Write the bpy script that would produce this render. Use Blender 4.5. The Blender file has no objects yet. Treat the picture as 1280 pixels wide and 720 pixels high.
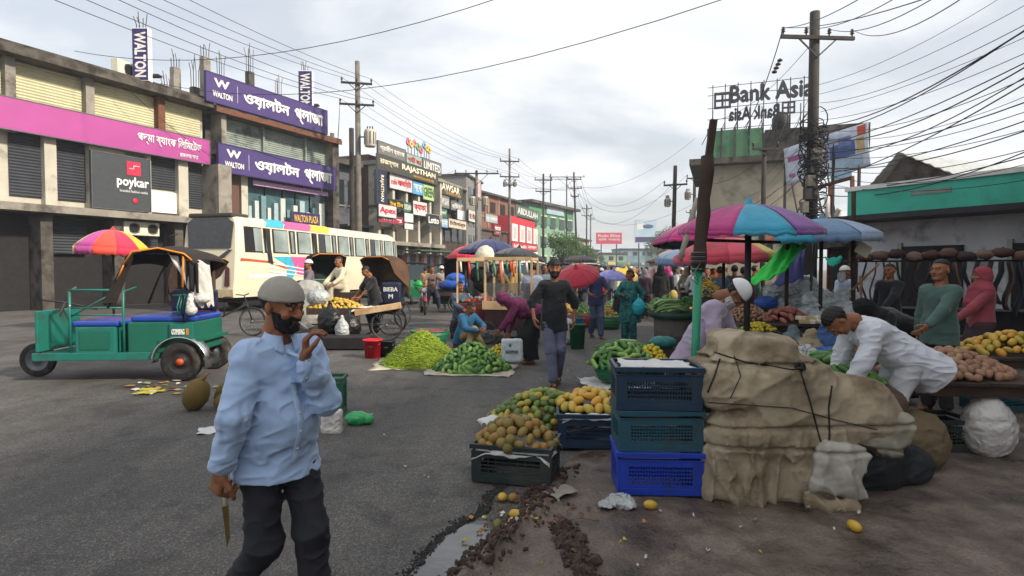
import bpy, math, random
import numpy as np
from mathutils import Vector, Matrix, Euler
from mathutils.bvhtree import BVHTree
rad = math.radians
R = random.Random(7)
SC = bpy.context.scene
COL = SC.collection

# ------------------------------------------------------------------ camera
FPX, HZN = 725.0, 336.0
CAMZ = 1.6
PITCH = -math.atan((360 - HZN) / FPX)
cd = bpy.data.cameras.new('camera'); cam = bpy.data.objects.new('camera', cd); COL.objects.link(cam)
cd.sensor_width = 36; cd.lens = FPX / 1280 * 36; cd.clip_start = .05; cd.clip_end = 3000
cam.location = (0, 0, CAMZ); cam.rotation_euler = (rad(90) + PITCH, 0, 0)
SC.camera = cam

# ------------------------------------------------------------------ sky, sun, exposure
SUN_EL, SUN_AZ = rad(33), rad(118)          # azimuth clockwise from +Y: the sun stands behind the right shoulder
W = bpy.data.worlds.new('World'); SC.world = W; W.use_nodes = True
wn, wl = W.node_tree.nodes, W.node_tree.links
bg = wn['Background']; bg.inputs[1].default_value = .105
sky = wn.new('ShaderNodeTexSky'); sky.sky_type = 'NISHITA'; sky.sun_disc = False
sky.sun_elevation = SUN_EL; sky.sun_rotation = SUN_AZ; sky.dust_density = 2.5; sky.air_density = 1.2
tc = wn.new('ShaderNodeTexCoord')
sep = wn.new('ShaderNodeSeparateXYZ'); wl.new(tc.outputs['Generated'], sep.inputs[0])
ad = wn.new('ShaderNodeMath'); ad.operation = 'ADD'; ad.inputs[1].default_value = .16; wl.new(sep.outputs[2], ad.inputs[0])
mxz = wn.new('ShaderNodeMath'); mxz.operation = 'MAXIMUM'; mxz.inputs[1].default_value = .05; wl.new(ad.outputs[0], mxz.inputs[0])
cmb = wn.new('ShaderNodeCombineXYZ')
for i in (0, 1):
    dv = wn.new('ShaderNodeMath'); dv.operation = 'DIVIDE'
    wl.new(sep.outputs[i], dv.inputs[0]); wl.new(mxz.outputs[0], dv.inputs[1]); wl.new(dv.outputs[0], cmb.inputs[i])
n1 = wn.new('ShaderNodeTexNoise'); n1.inputs['Scale'].default_value = .8; n1.inputs['Detail'].default_value = 8
n1.inputs['Roughness'].default_value = .55; n1.inputs['Distortion'].default_value = .3
mp1 = wn.new('ShaderNodeMapping'); mp1.inputs['Location'].default_value = (2.2, 0.4, 0); wl.new(cmb.outputs[0], mp1.inputs[0]); wl.new(mp1.outputs[0], n1.inputs['Vector'])
n2 = wn.new('ShaderNodeTexNoise'); n2.inputs['Scale'].default_value = 2.6; n2.inputs['Detail'].default_value = 7
mp2 = wn.new('ShaderNodeMapping'); mp2.inputs['Location'].default_value = (4.3, 1.7, 0); mp2.inputs['Scale'].default_value = (.6, 1.2, 1)
wl.new(cmb.outputs[0], mp2.inputs[0]); wl.new(mp2.outputs[0], n2.inputs['Vector'])
cr = wn.new('ShaderNodeValToRGB'); cr.color_ramp.elements[0].position = .40; cr.color_ramp.elements[0].color = (.58, .58, .58, 1)
cr.color_ramp.elements[1].position = .55; cr.color_ramp.elements[1].color = (1, 1, 1, 1)
wl.new(n1.outputs['Fac'], cr.inputs[0])
cc = wn.new('ShaderNodeValToRGB'); cc.color_ramp.elements[0].position = .3; cc.color_ramp.elements[0].color = (7.3, 7.6, 8.0, 1)
cc.color_ramp.elements[1].position = .75; cc.color_ramp.elements[1].color = (8.7, 8.8, 8.9, 1)
wl.new(n2.outputs['Fac'], cc.inputs[0])
mx = wn.new('ShaderNodeMix'); mx.data_type = 'RGBA'
wl.new(cr.outputs[0], mx.inputs[0]); wl.new(sky.outputs[0], mx.inputs[6]); wl.new(cc.outputs[0], mx.inputs[7])
wl.new(mx.outputs[2], bg.inputs[0])

sd = bpy.data.lights.new('sun', 'SUN'); sun = bpy.data.objects.new('sun', sd); COL.objects.link(sun)
sd.energy = 4.8; sd.angle = rad(4); sd.color = (1, .89, .74)
sv = Vector((math.sin(SUN_AZ) * math.cos(SUN_EL), math.cos(SUN_AZ) * math.cos(SUN_EL), math.sin(SUN_EL)))
sun.rotation_euler = sv.to_track_quat('Z', 'Y').to_euler(); sun.location = (30, -20, 40)
SC.view_settings.view_transform = 'Standard'; SC.view_settings.look = 'None'
SC.view_settings.exposure = 0.32; SC.view_settings.gamma = 1
SC.cycles.max_bounces = 5; SC.cycles.diffuse_bounces = 3; SC.cycles.glossy_bounces = 2; SC.cycles.transmission_bounces = 4
SC.cycles.transparent_max_bounces = 8; SC.cycles.use_denoising = True; SC.cycles.caustics_reflective = False; SC.cycles.caustics_refractive = False
SC.cycles.volume_bounces = 0

# ------------------------------------------------------------------ reading the photograph
_cp, _sp = math.cos(PITCH), math.sin(PITCH)
def ray(px, py):
    u, v = (px - 640) / FPX, (360 - py) / FPX
    return Vector((u, _cp - v * _sp, _sp + v * _cp))
def P(px, py, Y):
    d = ray(px, py); return Vector((0, 0, CAMZ)) + d * (Y / d.y)
def G(px, py, z=0.0):
    d = ray(px, py); return Vector((0, 0, CAMZ)) + d * ((z - CAMZ) / d.z)
def PXM(Y): return Y / FPX                     # metres per pixel at depth Y

# ------------------------------------------------------------------ materials
_mats = {}
def M(name, col, rough=.65, metal=0., var=.12, scale=6., bump=0., bscale=40., rnd=0., dirt=None, dscale=2., dlo=.5, dhi=.7, spec=.4,
      coat=0, trans=0, sheen=0, crease=None):
    """one procedural principled material: base colour with noise, optional dirt colour, bump, per-object variation"""
    if name in _mats: return _mats[name]
    m = bpy.data.materials.new(name); m.use_nodes = True; _mats[name] = m
    n, l = m.node_tree.nodes, m.node_tree.links
    b = n['Principled BSDF']
    b.inputs['Roughness'].default_value = rough; b.inputs['Metallic'].default_value = metal
    b.inputs['Specular IOR Level'].default_value = spec; b.inputs['Coat Weight'].default_value = coat
    b.inputs['Transmission Weight'].default_value = trans
    b.inputs['Sheen Weight'].default_value = sheen
    t = n.new('ShaderNodeTexCoord'); co = t.outputs['Object']
    nz_ = n.new('ShaderNodeTexNoise'); nz_.inputs['Scale'].default_value = scale; nz_.inputs['Detail'].default_value = 6; l.new(co, nz_.inputs['Vector'])
    h = n.new('ShaderNodeHueSaturation'); h.inputs['Color'].default_value = (*col, 1)
    mr = n.new('ShaderNodeMapRange'); mr.inputs[1].default_value = .25; mr.inputs[2].default_value = .75
    mr.inputs[3].default_value = 1 - var * 1.6; mr.inputs[4].default_value = 1 + var * 1.2
    l.new(nz_.outputs['Fac'], mr.inputs[0]); val = mr.outputs[0]
    if rnd:
        oi = n.new('ShaderNodeObjectInfo')
        r1 = n.new('ShaderNodeMapRange'); r1.inputs[3].default_value = 1 - rnd; r1.inputs[4].default_value = 1 + rnd; l.new(oi.outputs['Random'], r1.inputs[0])
        mm = n.new('ShaderNodeMath'); mm.operation = 'MULTIPLY'; l.new(val, mm.inputs[0]); l.new(r1.outputs[0], mm.inputs[1]); val = mm.outputs[0]
    l.new(val, h.inputs['Value']); out = h.outputs[0]
    if dirt:
        dn = n.new('ShaderNodeTexNoise'); dn.inputs['Scale'].default_value = dscale; dn.inputs['Detail'].default_value = 9; dn.inputs['Roughness'].default_value = .62
        l.new(co, dn.inputs['Vector'])
        dr = n.new('ShaderNodeMapRange'); dr.inputs[1].default_value = dlo; dr.inputs[2].default_value = dhi; l.new(dn.outputs['Fac'], dr.inputs[0])
        dm = n.new('ShaderNodeMix'); dm.data_type = 'RGBA'; l.new(dr.outputs[0], dm.inputs[0]); l.new(out, dm.inputs[6]); dm.inputs[7].default_value = (*dirt, 1)
        out = dm.outputs[2]
    l.new(out, b.inputs['Base Color'])
    if bump:
        bn = n.new('ShaderNodeTexNoise'); bn.inputs['Scale'].default_value = bscale; bn.inputs['Detail'].default_value = 5; l.new(co, bn.inputs['Vector'])
        bp = n.new('ShaderNodeBump'); bp.inputs['Strength'].default_value = bump; bp.inputs['Distance'].default_value = .5 / bscale
        l.new(bn.outputs['Fac'], bp.inputs['Height']); l.new(bp.outputs[0], b.inputs['Normal'])
        if crease:                                  # soft ridged creases of hanging cloth, scale and depth
            w_ = n.new('ShaderNodeTexNoise'); w_.inputs['Scale'].default_value = crease[0] * .5; l.new(co, w_.inputs['Vector'])
            wm = n.new('ShaderNodeMix'); wm.data_type = 'RGBA'; wm.inputs[0].default_value = .28; l.new(co, wm.inputs[6]); l.new(w_.outputs['Color'], wm.inputs[7])
            cn = n.new('ShaderNodeTexNoise'); cn.noise_type = 'RIDGED_MULTIFRACTAL'; cn.inputs['Scale'].default_value = crease[0]; cn.inputs['Detail'].default_value = 3; cn.inputs['Roughness'].default_value = .45; l.new(wm.outputs[2], cn.inputs['Vector'])
            cb = n.new('ShaderNodeBump'); cb.inputs['Strength'].default_value = .8; cb.inputs['Distance'].default_value = crease[1]; l.new(cn.outputs['Fac'], cb.inputs['Height']); l.new(cb.outputs[0], bp.inputs['Normal'])
    return m

def M2(name, ramp, scale=5., rough=.5, bump=0, bscale=40, rnd=True, detail=4, spec=.4, tex='noise', stretch=(1, 1, 1), metal=0, amt=.55):
    """a colour ramp over noise mixed with the object's own random number: fruit, vegetables, prints"""
    if name in _mats: return _mats[name]
    m = bpy.data.materials.new(name); m.use_nodes = True; _mats[name] = m
    n, l = m.node_tree.nodes, m.node_tree.links
    b = n['Principled BSDF']; b.inputs['Roughness'].default_value = rough; b.inputs['Specular IOR Level'].default_value = spec
    b.inputs['Metallic'].default_value = metal
    t = n.new('ShaderNodeTexCoord'); mp = n.new('ShaderNodeMapping'); mp.inputs['Scale'].default_value = stretch; l.new(t.outputs['Object'], mp.inputs[0])
    oi = n.new('ShaderNodeObjectInfo')
    if tex == 'noise':
        a = n.new('ShaderNodeTexNoise'); a.noise_dimensions = '4D'; a.inputs['Detail'].default_value = detail; fac = a.outputs['Fac']
        w_ = n.new('ShaderNodeMath'); w_.operation = 'MULTIPLY'; w_.inputs[1].default_value = 37; l.new(oi.outputs['Random'], w_.inputs[0]); l.new(w_.outputs[0], a.inputs['W'])
    elif tex == 'voronoi':
        a = n.new('ShaderNodeTexVoronoi'); fac = a.outputs['Distance']
    elif tex == 'cells':
        a = n.new('ShaderNodeTexVoronoi'); sc_ = n.new('ShaderNodeSeparateColor'); l.new(a.outputs['Color'], sc_.inputs[0]); fac = sc_.outputs[0]
    else:
        a = n.new('ShaderNodeTexWave'); a.inputs['Distortion'].default_value = 1.5; a.inputs['Detail'].default_value = 2; fac = a.outputs['Fac']
    a.inputs['Scale'].default_value = scale; l.new(mp.outputs[0], a.inputs['Vector'])
    if rnd:
        mx_ = n.new('ShaderNodeMix'); mx_.inputs[0].default_value = amt; l.new(fac, mx_.inputs[2]); l.new(oi.outputs['Random'], mx_.inputs[3]); fac = mx_.outputs[0]
    r = n.new('ShaderNodeValToRGB'); els = r.color_ramp.elements
    while len(els) < len(ramp): els.new(.5)
    for e, (p_, c_) in zip(els, sorted(ramp)): e.position = p_; e.color = (*c_, 1)
    l.new(fac, r.inputs[0]); l.new(r.outputs[0], b.inputs['Base Color'])
    if bump:
        bn = n.new('ShaderNodeTexNoise'); bn.inputs['Scale'].default_value = bscale; l.new(t.outputs['Object'], bn.inputs['Vector'])
        bp = n.new('ShaderNodeBump'); bp.inputs['Strength'].default_value = bump; bp.inputs['Distance'].default_value = .5 / bscale
        l.new(bn.outputs['Fac'], bp.inputs['Height']); l.new(bp.outputs[0], b.inputs['Normal'])
    return m

def hexc(h, k=1.):
    v = [int(h[i:i + 2], 16) / 255 for i in (0, 2, 4)]
    return tuple(k * (x / 12.92 if x <= .04045 else ((x + .055) / 1.055) ** 2.4) for x in v)
def paint(h, rough=.55, **k):                  # quick coloured material from a hex base colour
    return M('paint_' + h + '_%02d' % int(rough * 100) + ''.join(sorted(a[0] for a in k)), hexc(h), rough, **k)

# ------------------------------------------------------------------ objects
def T(o, label=None, cat=None, group=None, kind=None):
    if label: o['label'] = label
    if cat: o['category'] = cat
    if group: o['group'] = group
    if kind: o['kind'] = kind
    return o
def link(o, parent=None):
    COL.objects.link(o)
    if parent: o.parent = parent
    return o
def thing(name, label, cat, loc=(0, 0, 0), rz=0., group=None):
    o = bpy.data.objects.new(name, None); o.empty_display_size = .1; link(o)
    o.location = loc; o.rotation_euler = (0, 0, rz)
    return T(o, label, cat, group)
def dup(o, loc=None, rot=None, label=None, group=None, parent=None, scale=None):
    c = o.copy(); COL.objects.link(c)
    if parent: c.parent = parent
    if loc is not None: c.location = loc
    if rot is not None: c.rotation_euler = rot if hasattr(rot, '__len__') else (0, 0, rot)
    if scale is not None: c.scale = scale
    if label: c['label'] = label
    if group: c['group'] = group
    for ch in [x for x in o.children]:
        dup(ch, parent=c)
    return c
def inst(name, mesh, loc, rot=(0, 0, 0), scale=None, parent=None):
    o = bpy.data.objects.new(name, mesh); link(o, parent); o.location = loc; o.rotation_euler = rot
    if scale: o.scale = scale if hasattr(scale, '__len__') else (scale,) * 3
    return o

class MB:
    """collects faces; build() links them as one mesh object"""
    def __init__(s, M0=None): s.v = []; s.f = []; s.m = []; s.s = []; s.M = M0
    def add(s, vs, fs, mi=0, sm=False):
        b = len(s.v)
        s.v += [tuple(s.M @ Vector(v)) for v in vs] if s.M is not None else [tuple(v) for v in vs]
        s.f += [tuple(b + i for i in f) for f in fs]; s.m += [mi] * len(fs); s.s += [sm] * len(fs)
        return s
    def box(s, x0, x1, y0, y1, z0, z1, mi=0):
        return s.add([(x, y, z) for z in (z0, z1) for y in (y0, y1) for x in (x0, x1)],
                     [(0, 2, 3, 1), (4, 5, 7, 6), (0, 1, 5, 4), (2, 6, 7, 3), (0, 4, 6, 2), (1, 3, 7, 5)], mi)
    def cbox(s, c, d, mi=0, rot=None):
        c = Vector(c); h = Vector(d) / 2; r = (Euler(rot).to_matrix() if rot is not None else Matrix.Identity(3))
        return s.add([c + r @ Vector((x * h.x, y * h.y, z * h.z)) for z in (-1, 1) for y in (-1, 1) for x in (-1, 1)],
                     [(0, 2, 3, 1), (4, 5, 7, 6), (0, 1, 5, 4), (2, 6, 7, 3), (0, 4, 6, 2), (1, 3, 7, 5)], mi)
    def beam(s, a, b, w=.05, h=None, mi=0):
        a, b = Vector(a), Vector(b); h = h or w; d = (b - a); L = d.length
        if L < 1e-6: return s
        d /= L; up = Vector((0, 0, 1)) if abs(d.z) < .95 else Vector((0, 1, 0)); x = d.cross(up).normalized(); y = x.cross(d)
        return s.add([p + x * sx * w / 2 + y * sy * h / 2 for p in (a, b) for sx, sy in ((-1, -1), (1, -1), (1, 1), (-1, 1))],
                     [(0, 1, 2, 3), (7, 6, 5, 4), (0, 4, 5, 1), (1, 5, 6, 2), (2, 6, 7, 3), (3, 7, 4, 0)], mi)
    def tube(s, pts, r, n=7, mi=0, sm=True, close=False):
        pts = [Vector(p) for p in pts]; k = len(pts); rs = r if hasattr(r, '__len__') else [r] * k; vs = []
        ref = None
        for i, p in enumerate(pts):
            d = (pts[(i + 1) % k] - pts[i - 1]) if close else (pts[min(i + 1, k - 1)] - pts[max(i - 1, 0)])
            if d.length < 1e-9: d = Vector((0, 0, 1))
            d.normalize()
            if ref is None: ref = Vector((0, 0, 1)) if abs(d.z) < .9 else Vector((1, 0, 0))
            x = d.cross(ref)
            if x.length < 1e-4: x = d.orthogonal()
            x.normalize(); ref = x.cross(d); y = ref
            vs += [p + (x * math.cos(a) + y * math.sin(a)) * rs[i] for a in [2 * math.pi * j / n for j in range(n)]]
        fs = [(i * n + j, i * n + (j + 1) % n, (i + 1) % k * n + (j + 1) % n, (i + 1) % k * n + j) for i in range(k if close else k - 1) for j in range(n)]
        if not close: fs += [tuple(range(n))[::-1], tuple(range((k - 1) * n, k * n))]
        return s.add(vs, fs, mi, sm)
    def cyl(s, a, b, r, r2=None, n=14, mi=0, sm=True): return s.tube([a, b], [r, r if r2 is None else r2], n, mi, sm)
    def lathe(s, prof, n=20, c=(0, 0, 0), mi=0, sm=True, ax='z'):
        c = Vector(c); vs = []
        for r, z in prof:
            for j in range(n):
                a = 2 * math.pi * j / n; q = (r * math.cos(a), r * math.sin(a), z)
                if ax == 'x': q = (q[2], q[0], q[1])
                if ax == 'y': q = (q[1], q[2], q[0])
                vs.append(c + Vector(q))
        k = len(prof)
        fs = [(i * n + j, i * n + (j + 1) % n, (i + 1) * n + (j + 1) % n, (i + 1) * n + j) for i in range(k - 1) for j in range(n)]
        return s.add(vs, fs, mi, sm)
    def torus(s, c, R_, r, ax='z', n=24, m=7, mi=0):
        c = Vector(c); pts = []
        for j in range(n):
            a = 2 * math.pi * j / n; q = (R_ * math.cos(a), R_ * math.sin(a), 0)
            if ax == 'x': q = (0, q[0], q[1])
            if ax == 'y': q = (q[0], 0, q[1])
            pts.append(c + Vector(q))
        return s.tube(pts, r, m, mi, True, True)
    def ell(s, c, r, nu=12, nv=8, mi=0, rot=None, jit=0, rg=None):
        c = Vector(c); r = r if hasattr(r, '__len__') else (r, r, r); rm = Euler(rot).to_matrix() if rot is not None else Matrix.Identity(3); vs = []
        for i in range(nv + 1):
            t = math.pi * i / nv
            for j in range(nu):
                a = 2 * math.pi * j / nu; k = 1 + (rg or R).uniform(-jit, jit) if jit else 1
                vs.append(c + rm @ Vector((r[0] * k * math.sin(t) * math.cos(a), r[1] * k * math.sin(t) * math.sin(a), r[2] * k * math.cos(t))))
        return s.add(vs, [(i * nu + j, (i + 1) * nu + j, (i + 1) * nu + (j + 1) % nu, i * nu + (j + 1) % nu) for i in range(nv) for j in range(nu)], mi, True)
    def quad(s, a, b, c, d, mi=0): return s.add([a, b, c, d], [(0, 1, 2, 3)], mi)
    def grid(s, f, nu, nv, mi=0, sm=True, mif=None):
        vs = [f(i / nu, j / nv) for j in range(nv + 1) for i in range(nu + 1)]
        fs = [(j * (nu + 1) + i, j * (nu + 1) + i + 1, (j + 1) * (nu + 1) + i + 1, (j + 1) * (nu + 1) + i) for j in range(nv) for i in range(nu)]
        s.add(vs, fs, mi, sm)
        if mif: s.m[-len(fs):] = [mif((i + .5) / nu, (j + .5) / nv) for j in range(nv) for i in range(nu)]
        return s
    def prism(s, poly, y0, y1, mi=0, sm=False):      # poly in x,z extruded along y
        k = len(poly)
        return s.add([(x, y, z) for y in (y0, y1) for x, z in poly],
                     [tuple(range(k)), tuple(range(2 * k - 1, k - 1, -1))] + [(i, k + i, k + (i + 1) % k, (i + 1) % k) for i in range(k)], mi, sm)
    def mesh(s, name, mats):
        me = bpy.data.meshes.new(name); me.from_pydata(s.v, [], s.f)
        for m in (mats if isinstance(mats, (list, tuple)) else [mats]): me.materials.append(m)
        me.polygons.foreach_set('material_index', s.m); me.polygons.foreach_set('use_smooth', s.s); me.update()
        return me
    def build(s, name, mats, parent=None, label=None, cat=None, group=None, kind=None, bevel=0, solid=0, loc=None, rot=None, seg=2):
        o = bpy.data.objects.new(name, s.mesh(name, mats)); link(o, parent)
        if loc is not None: o.location = loc
        if rot is not None: o.rotation_euler = rot
        if solid: q = o.modifiers.new('solid', 'SOLIDIFY'); q.thickness = solid; q.offset = 0
        if bevel: q = o.modifiers.new('bevel', 'BEVEL'); q.width = bevel; q.segments = seg; q.limit_method = 'ANGLE'; q.angle_limit = rad(40)
        return T(o, label, cat, group, kind)

# ------------------------------------------------------------------ lettering
_txt = {}
def _stroke(segs, w=.1):
    b = MB()
    for s_ in segs:
        for p, q in zip(s_[:-1], s_[1:]): b.beam((p[0], 0, p[1]), (q[0], 0, q[1]), w, .02)
        for p in s_: b.cyl((p[0], -.0101, p[1]), (p[0], .0101, p[1]), w / 2, n=8, sm=False)
    return b
def text_mesh(body, bold=0., mat=None):
    """lettering as a mesh in the XZ plane, origin bottom left, one unit high capitals; thin extrusion"""
    key = (body, bold, mat.name if mat else '')
    if key in _txt: return _txt[key]
    cu = bpy.data.curves.new('lettering', 'FONT'); cu.body = body; cu.size = 1; cu.extrude = .015; cu.resolution_u = 2
    o = bpy.data.objects.new('lettering', cu); COL.objects.link(o)
    me = bpy.data.meshes.new_from_object(o); bpy.data.objects.remove(o); bpy.data.curves.remove(cu)
    n = len(me.vertices); co = np.empty(n * 3); me.vertices.foreach_get('co', co); co = co.reshape(-1, 3)
    fs = [tuple(p.vertices) for p in me.polygons]; bpy.data.meshes.remove(me)
    lo, hi = co.min(0), co.max(0)
    v = np.c_[co[:, 0] - lo[0], -co[:, 2], co[:, 1] - lo[1]]; w, h = hi[0] - lo[0], hi[1] - lo[1]
    V = [v]; Fs = list(fs)
    if bold:
        for k, (dx, dz) in enumerate(((bold, 0), (bold / 2, bold / 2), (bold / 2, -bold / 2))):
            V.append(v + np.array([dx, .0015 * (k + 1), dz])); Fs += [tuple(i + n * (k + 1) for i in f) for f in fs]
    me = bpy.data.meshes.new('lettering'); me.from_pydata(np.concatenate(V).tolist(), [], Fs)
    if mat: me.materials.append(mat)
    me.update(); _txt[key] = (me, w, h); return _txt[key]
def lettering(body, x, z, width, height, mat, parent, y=-.02, Mx=None, bold=.03, name='lettering', rot=0, label=None, mirror=False):
    """fits body into width x height at x, z (bottom left) of the parent's XZ plane, its face towards -Y"""
    me, w, h = text_mesh(body, bold, mat)
    o = bpy.data.objects.new(name, me); link(o, parent)
    sx, sz = width / w, height / h
    if rot: sx, sz = height / w, width / h
    o.scale = (-sx if mirror else sx, .6, sz)
    o.location = (x + (width if mirror else 0), y, z + (height if rot else 0)); o.rotation_euler = (0, rad(90) if rot else 0, 0)
    if label: o['label'] = label
    return o

class Fac:
    """a street front between two points on the ground, A on the picture's left: x along it, y into the building, z up"""
    def __init__(s, pa, ya, pb, yb):
        s.A = Vector(((pa - 640) / FPX * ya, ya, 0)); s.B = Vector(((pb - 640) / FPX * yb, yb, 0))
        d = s.B - s.A; s.L = d.length; s.d = d / s.L; s.rz = math.atan2(d.y, d.x)
        s.n = Vector((-s.d.y, s.d.x, 0))
        s.M = Matrix.Translation(s.A) @ Matrix.Rotation(s.rz, 4, 'Z')
    def s(s, px, dep=0.):
        k = (px - 640) / FPX; A = s.A + s.n * dep
        return (k * A.y - A.x) / (s.d.x - k * s.d.y)
    def z(s, py, x, dep=0.):
        p = s.A + s.d * x + s.n * dep; return CAMZ + (HZN - py) / FPX * p.y
    def w(s, x, y, z): return s.M @ Vector((x, y, z))
# ------------------------------------------------------------------ bodies: signed distances on a grid, one continuous skin
def surfnet(V, lo, h):
    ins = V < 0
    nx, ny, nz = V.shape
    c = np.zeros((nx - 1, ny - 1, nz - 1), np.int8)
    for a in (0, 1):
        for b in (0, 1):
            for d in (0, 1): c += ins[a:nx - 1 + a, b:ny - 1 + b, d:nz - 1 + d]
    act = (c > 0) & (c < 8); I = np.argwhere(act); idx = -np.ones(act.shape, np.int64); idx[act] = np.arange(len(I))
    acc = np.zeros((len(I), 3)); cnt = np.zeros(len(I))
    cor = [(a, b, d) for a in (0, 1) for b in (0, 1) for d in (0, 1)]
    for p in cor:
        for ax in range(3):
            if p[ax]: continue
            q = list(p); q[ax] = 1
            v0 = V[I[:, 0] + p[0], I[:, 1] + p[1], I[:, 2] + p[2]]; v1 = V[I[:, 0] + q[0], I[:, 1] + q[1], I[:, 2] + q[2]]
            m = (v0 < 0) != (v1 < 0); t = np.where(m, v0 / np.where(m, v0 - v1, 1), 0)
            pt = np.array(p, float)[None].repeat(len(I), 0); pt[:, ax] = t
            acc[m] += pt[m]; cnt[m] += 1
    verts = (I + acc / cnt[:, None]) * h + np.array(lo)
    Fs = []
    for ax in range(3):
        sl0 = [slice(None)] * 3; sl1 = [slice(None)] * 3; sl0[ax] = slice(0, -1); sl1[ax] = slice(1, None)
        a, b = ins[tuple(sl0)], ins[tuple(sl1)]; E = np.argwhere(a != b)
        o1, o2 = [i for i in range(3) if i != ax]
        ok = (E[:, o1] > 0) & (E[:, o2] > 0) & (E[:, o1] < V.shape[o1] - 1) & (E[:, o2] < V.shape[o2] - 1); E = E[ok]
        fl = a[E[:, 0], E[:, 1], E[:, 2]]
        if ax == 1: fl = ~fl
        q = []
        for d1, d2 in ((1, 1), (0, 1), (0, 0), (1, 0)):
            e = E.copy(); e[:, o1] -= d1; e[:, o2] -= d2; q.append(idx[e[:, 0], e[:, 1], e[:, 2]])
        q = np.stack(q, 1); q[~fl] = q[~fl][:, ::-1]; Fs.append(q)
    return verts, np.concatenate(Fs)

def V3(*a): return np.array(a, float)
class Pr:                                        # a primitive: rounded cone with an oval section, or ellipsoid, or rounded box
    def __init__(s, kind, a, b=None, ra=.1, rb=None, side=None, w=1., tag=0, k=None, sub=False, rot=None):
        s.kind, s.a, s.ra, s.tag, s.k, s.sub, s.w = kind, np.array(a, float), ra, tag, k, sub, w
        if kind == 'c':
            s.b = np.array(b, float); s.rb = ra if rb is None else rb; s.L = np.linalg.norm(s.b - s.a) + 1e-9; s.ax = (s.b - s.a) / s.L
            sd_ = np.array(side if side is not None else (1, 0, 0), float); sd_ = sd_ - s.ax * (sd_ @ s.ax)
            if np.linalg.norm(sd_) < 1e-3: sd_ = np.cross(s.ax, (0, 1, .3))
            s.sd = sd_ / np.linalg.norm(sd_); s.fd = np.cross(s.ax, s.sd); m = max(s.ra, s.rb) * max(w, 1)
            s.lo, s.hi = np.minimum(s.a, s.b) - m, np.maximum(s.a, s.b) + m
        else:
            s.r = np.array(ra if hasattr(ra, '__len__') else (ra,) * 3, float); s.rm = np.array(Euler(rot).to_matrix()) if rot is not None else None
            m = np.linalg.norm(s.r) if (rot is not None or kind == 'b') else s.r; s.lo, s.hi = s.a - m, s.a + m; s.rr = rb or .02
    def d(s, p):
        q = p - s.a
        if s.kind == 'c':
            t = np.clip(q @ s.ax / s.L, 0, 1); r = s.ra + (s.rb - s.ra) * t; e = q - (t * s.L)[..., None] * s.ax
            x = e @ s.sd / s.w; y = e @ s.fd; z = e @ s.ax
            return (np.sqrt(x * x + y * y + z * z) - r) * min(s.w, 1) if s.w < 1 else np.sqrt(x * x + y * y + z * z) - r
        if s.rm is not None: q = q @ s.rm
        if s.kind == 'e':
            k0 = np.sqrt(((q / s.r) ** 2).sum(-1)); k1 = np.sqrt(((q / s.r ** 2) ** 2).sum(-1)) + 1e-9
            return k0 * (k0 - 1) / k1
        e = np.abs(q) - s.r + s.rr
        return np.sqrt((np.maximum(e, 0) ** 2).sum(-1)) + np.minimum(e.max(-1), 0) - s.rr
def smin(a, b, k):
    h = np.clip(.5 + .5 * (b - a) / k, 0, 1); return b * (1 - h) + a * h - k * h * (1 - h)
def field(prims, h, k=.02, disp=None, cuts=(), pad=.02, infl=0.):
    lo = np.min([p.lo for p in prims if not p.sub], 0) - pad - infl - h * 2; hi = np.max([p.hi for p in prims if not p.sub], 0) + pad + infl + h * 2
    n = np.ceil((hi - lo) / h).astype(int) + 1
    ax = [lo[i] + h * np.arange(n[i]) for i in range(3)]; V = np.full(n, .3, np.float64)
    for p in prims:
        kk = p.k or k; m = kk + h * 3 + infl + .01
        i0 = np.maximum(((p.lo - m - lo) / h).astype(int), 0); i1 = np.minimum(((p.hi + m - lo) / h).astype(int) + 2, n)
        if (i1 <= i0).any(): continue
        g = np.stack(np.meshgrid(*[ax[i][i0[i]:i1[i]] for i in range(3)], indexing='ij'), -1)
        sl = tuple(slice(i0[i], i1[i]) for i in range(3)); dd = p.d(g)
        if p.sub: V[sl] = -smin(-V[sl], dd, kk)
        else: V[sl] = smin(V[sl], dd - infl, kk)
    if disp is not None or len(cuts):
        g = np.stack(np.meshgrid(*ax, indexing='ij'), -1)
        if disp is not None: nb_ = np.abs(V) < .075; V[nb_] += disp(g[nb_])
        for c_ in cuts:
            if callable(c_): V = np.maximum(V, c_(g))
            else: V = np.maximum(V, (g - np.array(c_[0], float)) @ np.array(c_[1], float))
    return surfnet(V, lo, h)
def mesh_np(name, v, f, mats, mi=None, smooth=True):
    me = bpy.data.meshes.new(name); nf = len(f)
    me.vertices.add(len(v)); me.vertices.foreach_set('co', np.ascontiguousarray(v, np.float32).ravel())
    me.loops.add(nf * 4); me.loops.foreach_set('vertex_index', np.ascontiguousarray(f, np.int32).ravel())
    me.polygons.add(nf); me.polygons.foreach_set('loop_start', np.arange(nf, dtype=np.int32) * 4)
    me.polygons.foreach_set('use_smooth', np.full(nf, smooth))
    for m in mats: me.materials.append(m)
    if mi is not None: me.polygons.foreach_set('material_index', np.ascontiguousarray(mi, np.int32))
    me.update(calc_edges=True); me.validate(); return me
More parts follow.
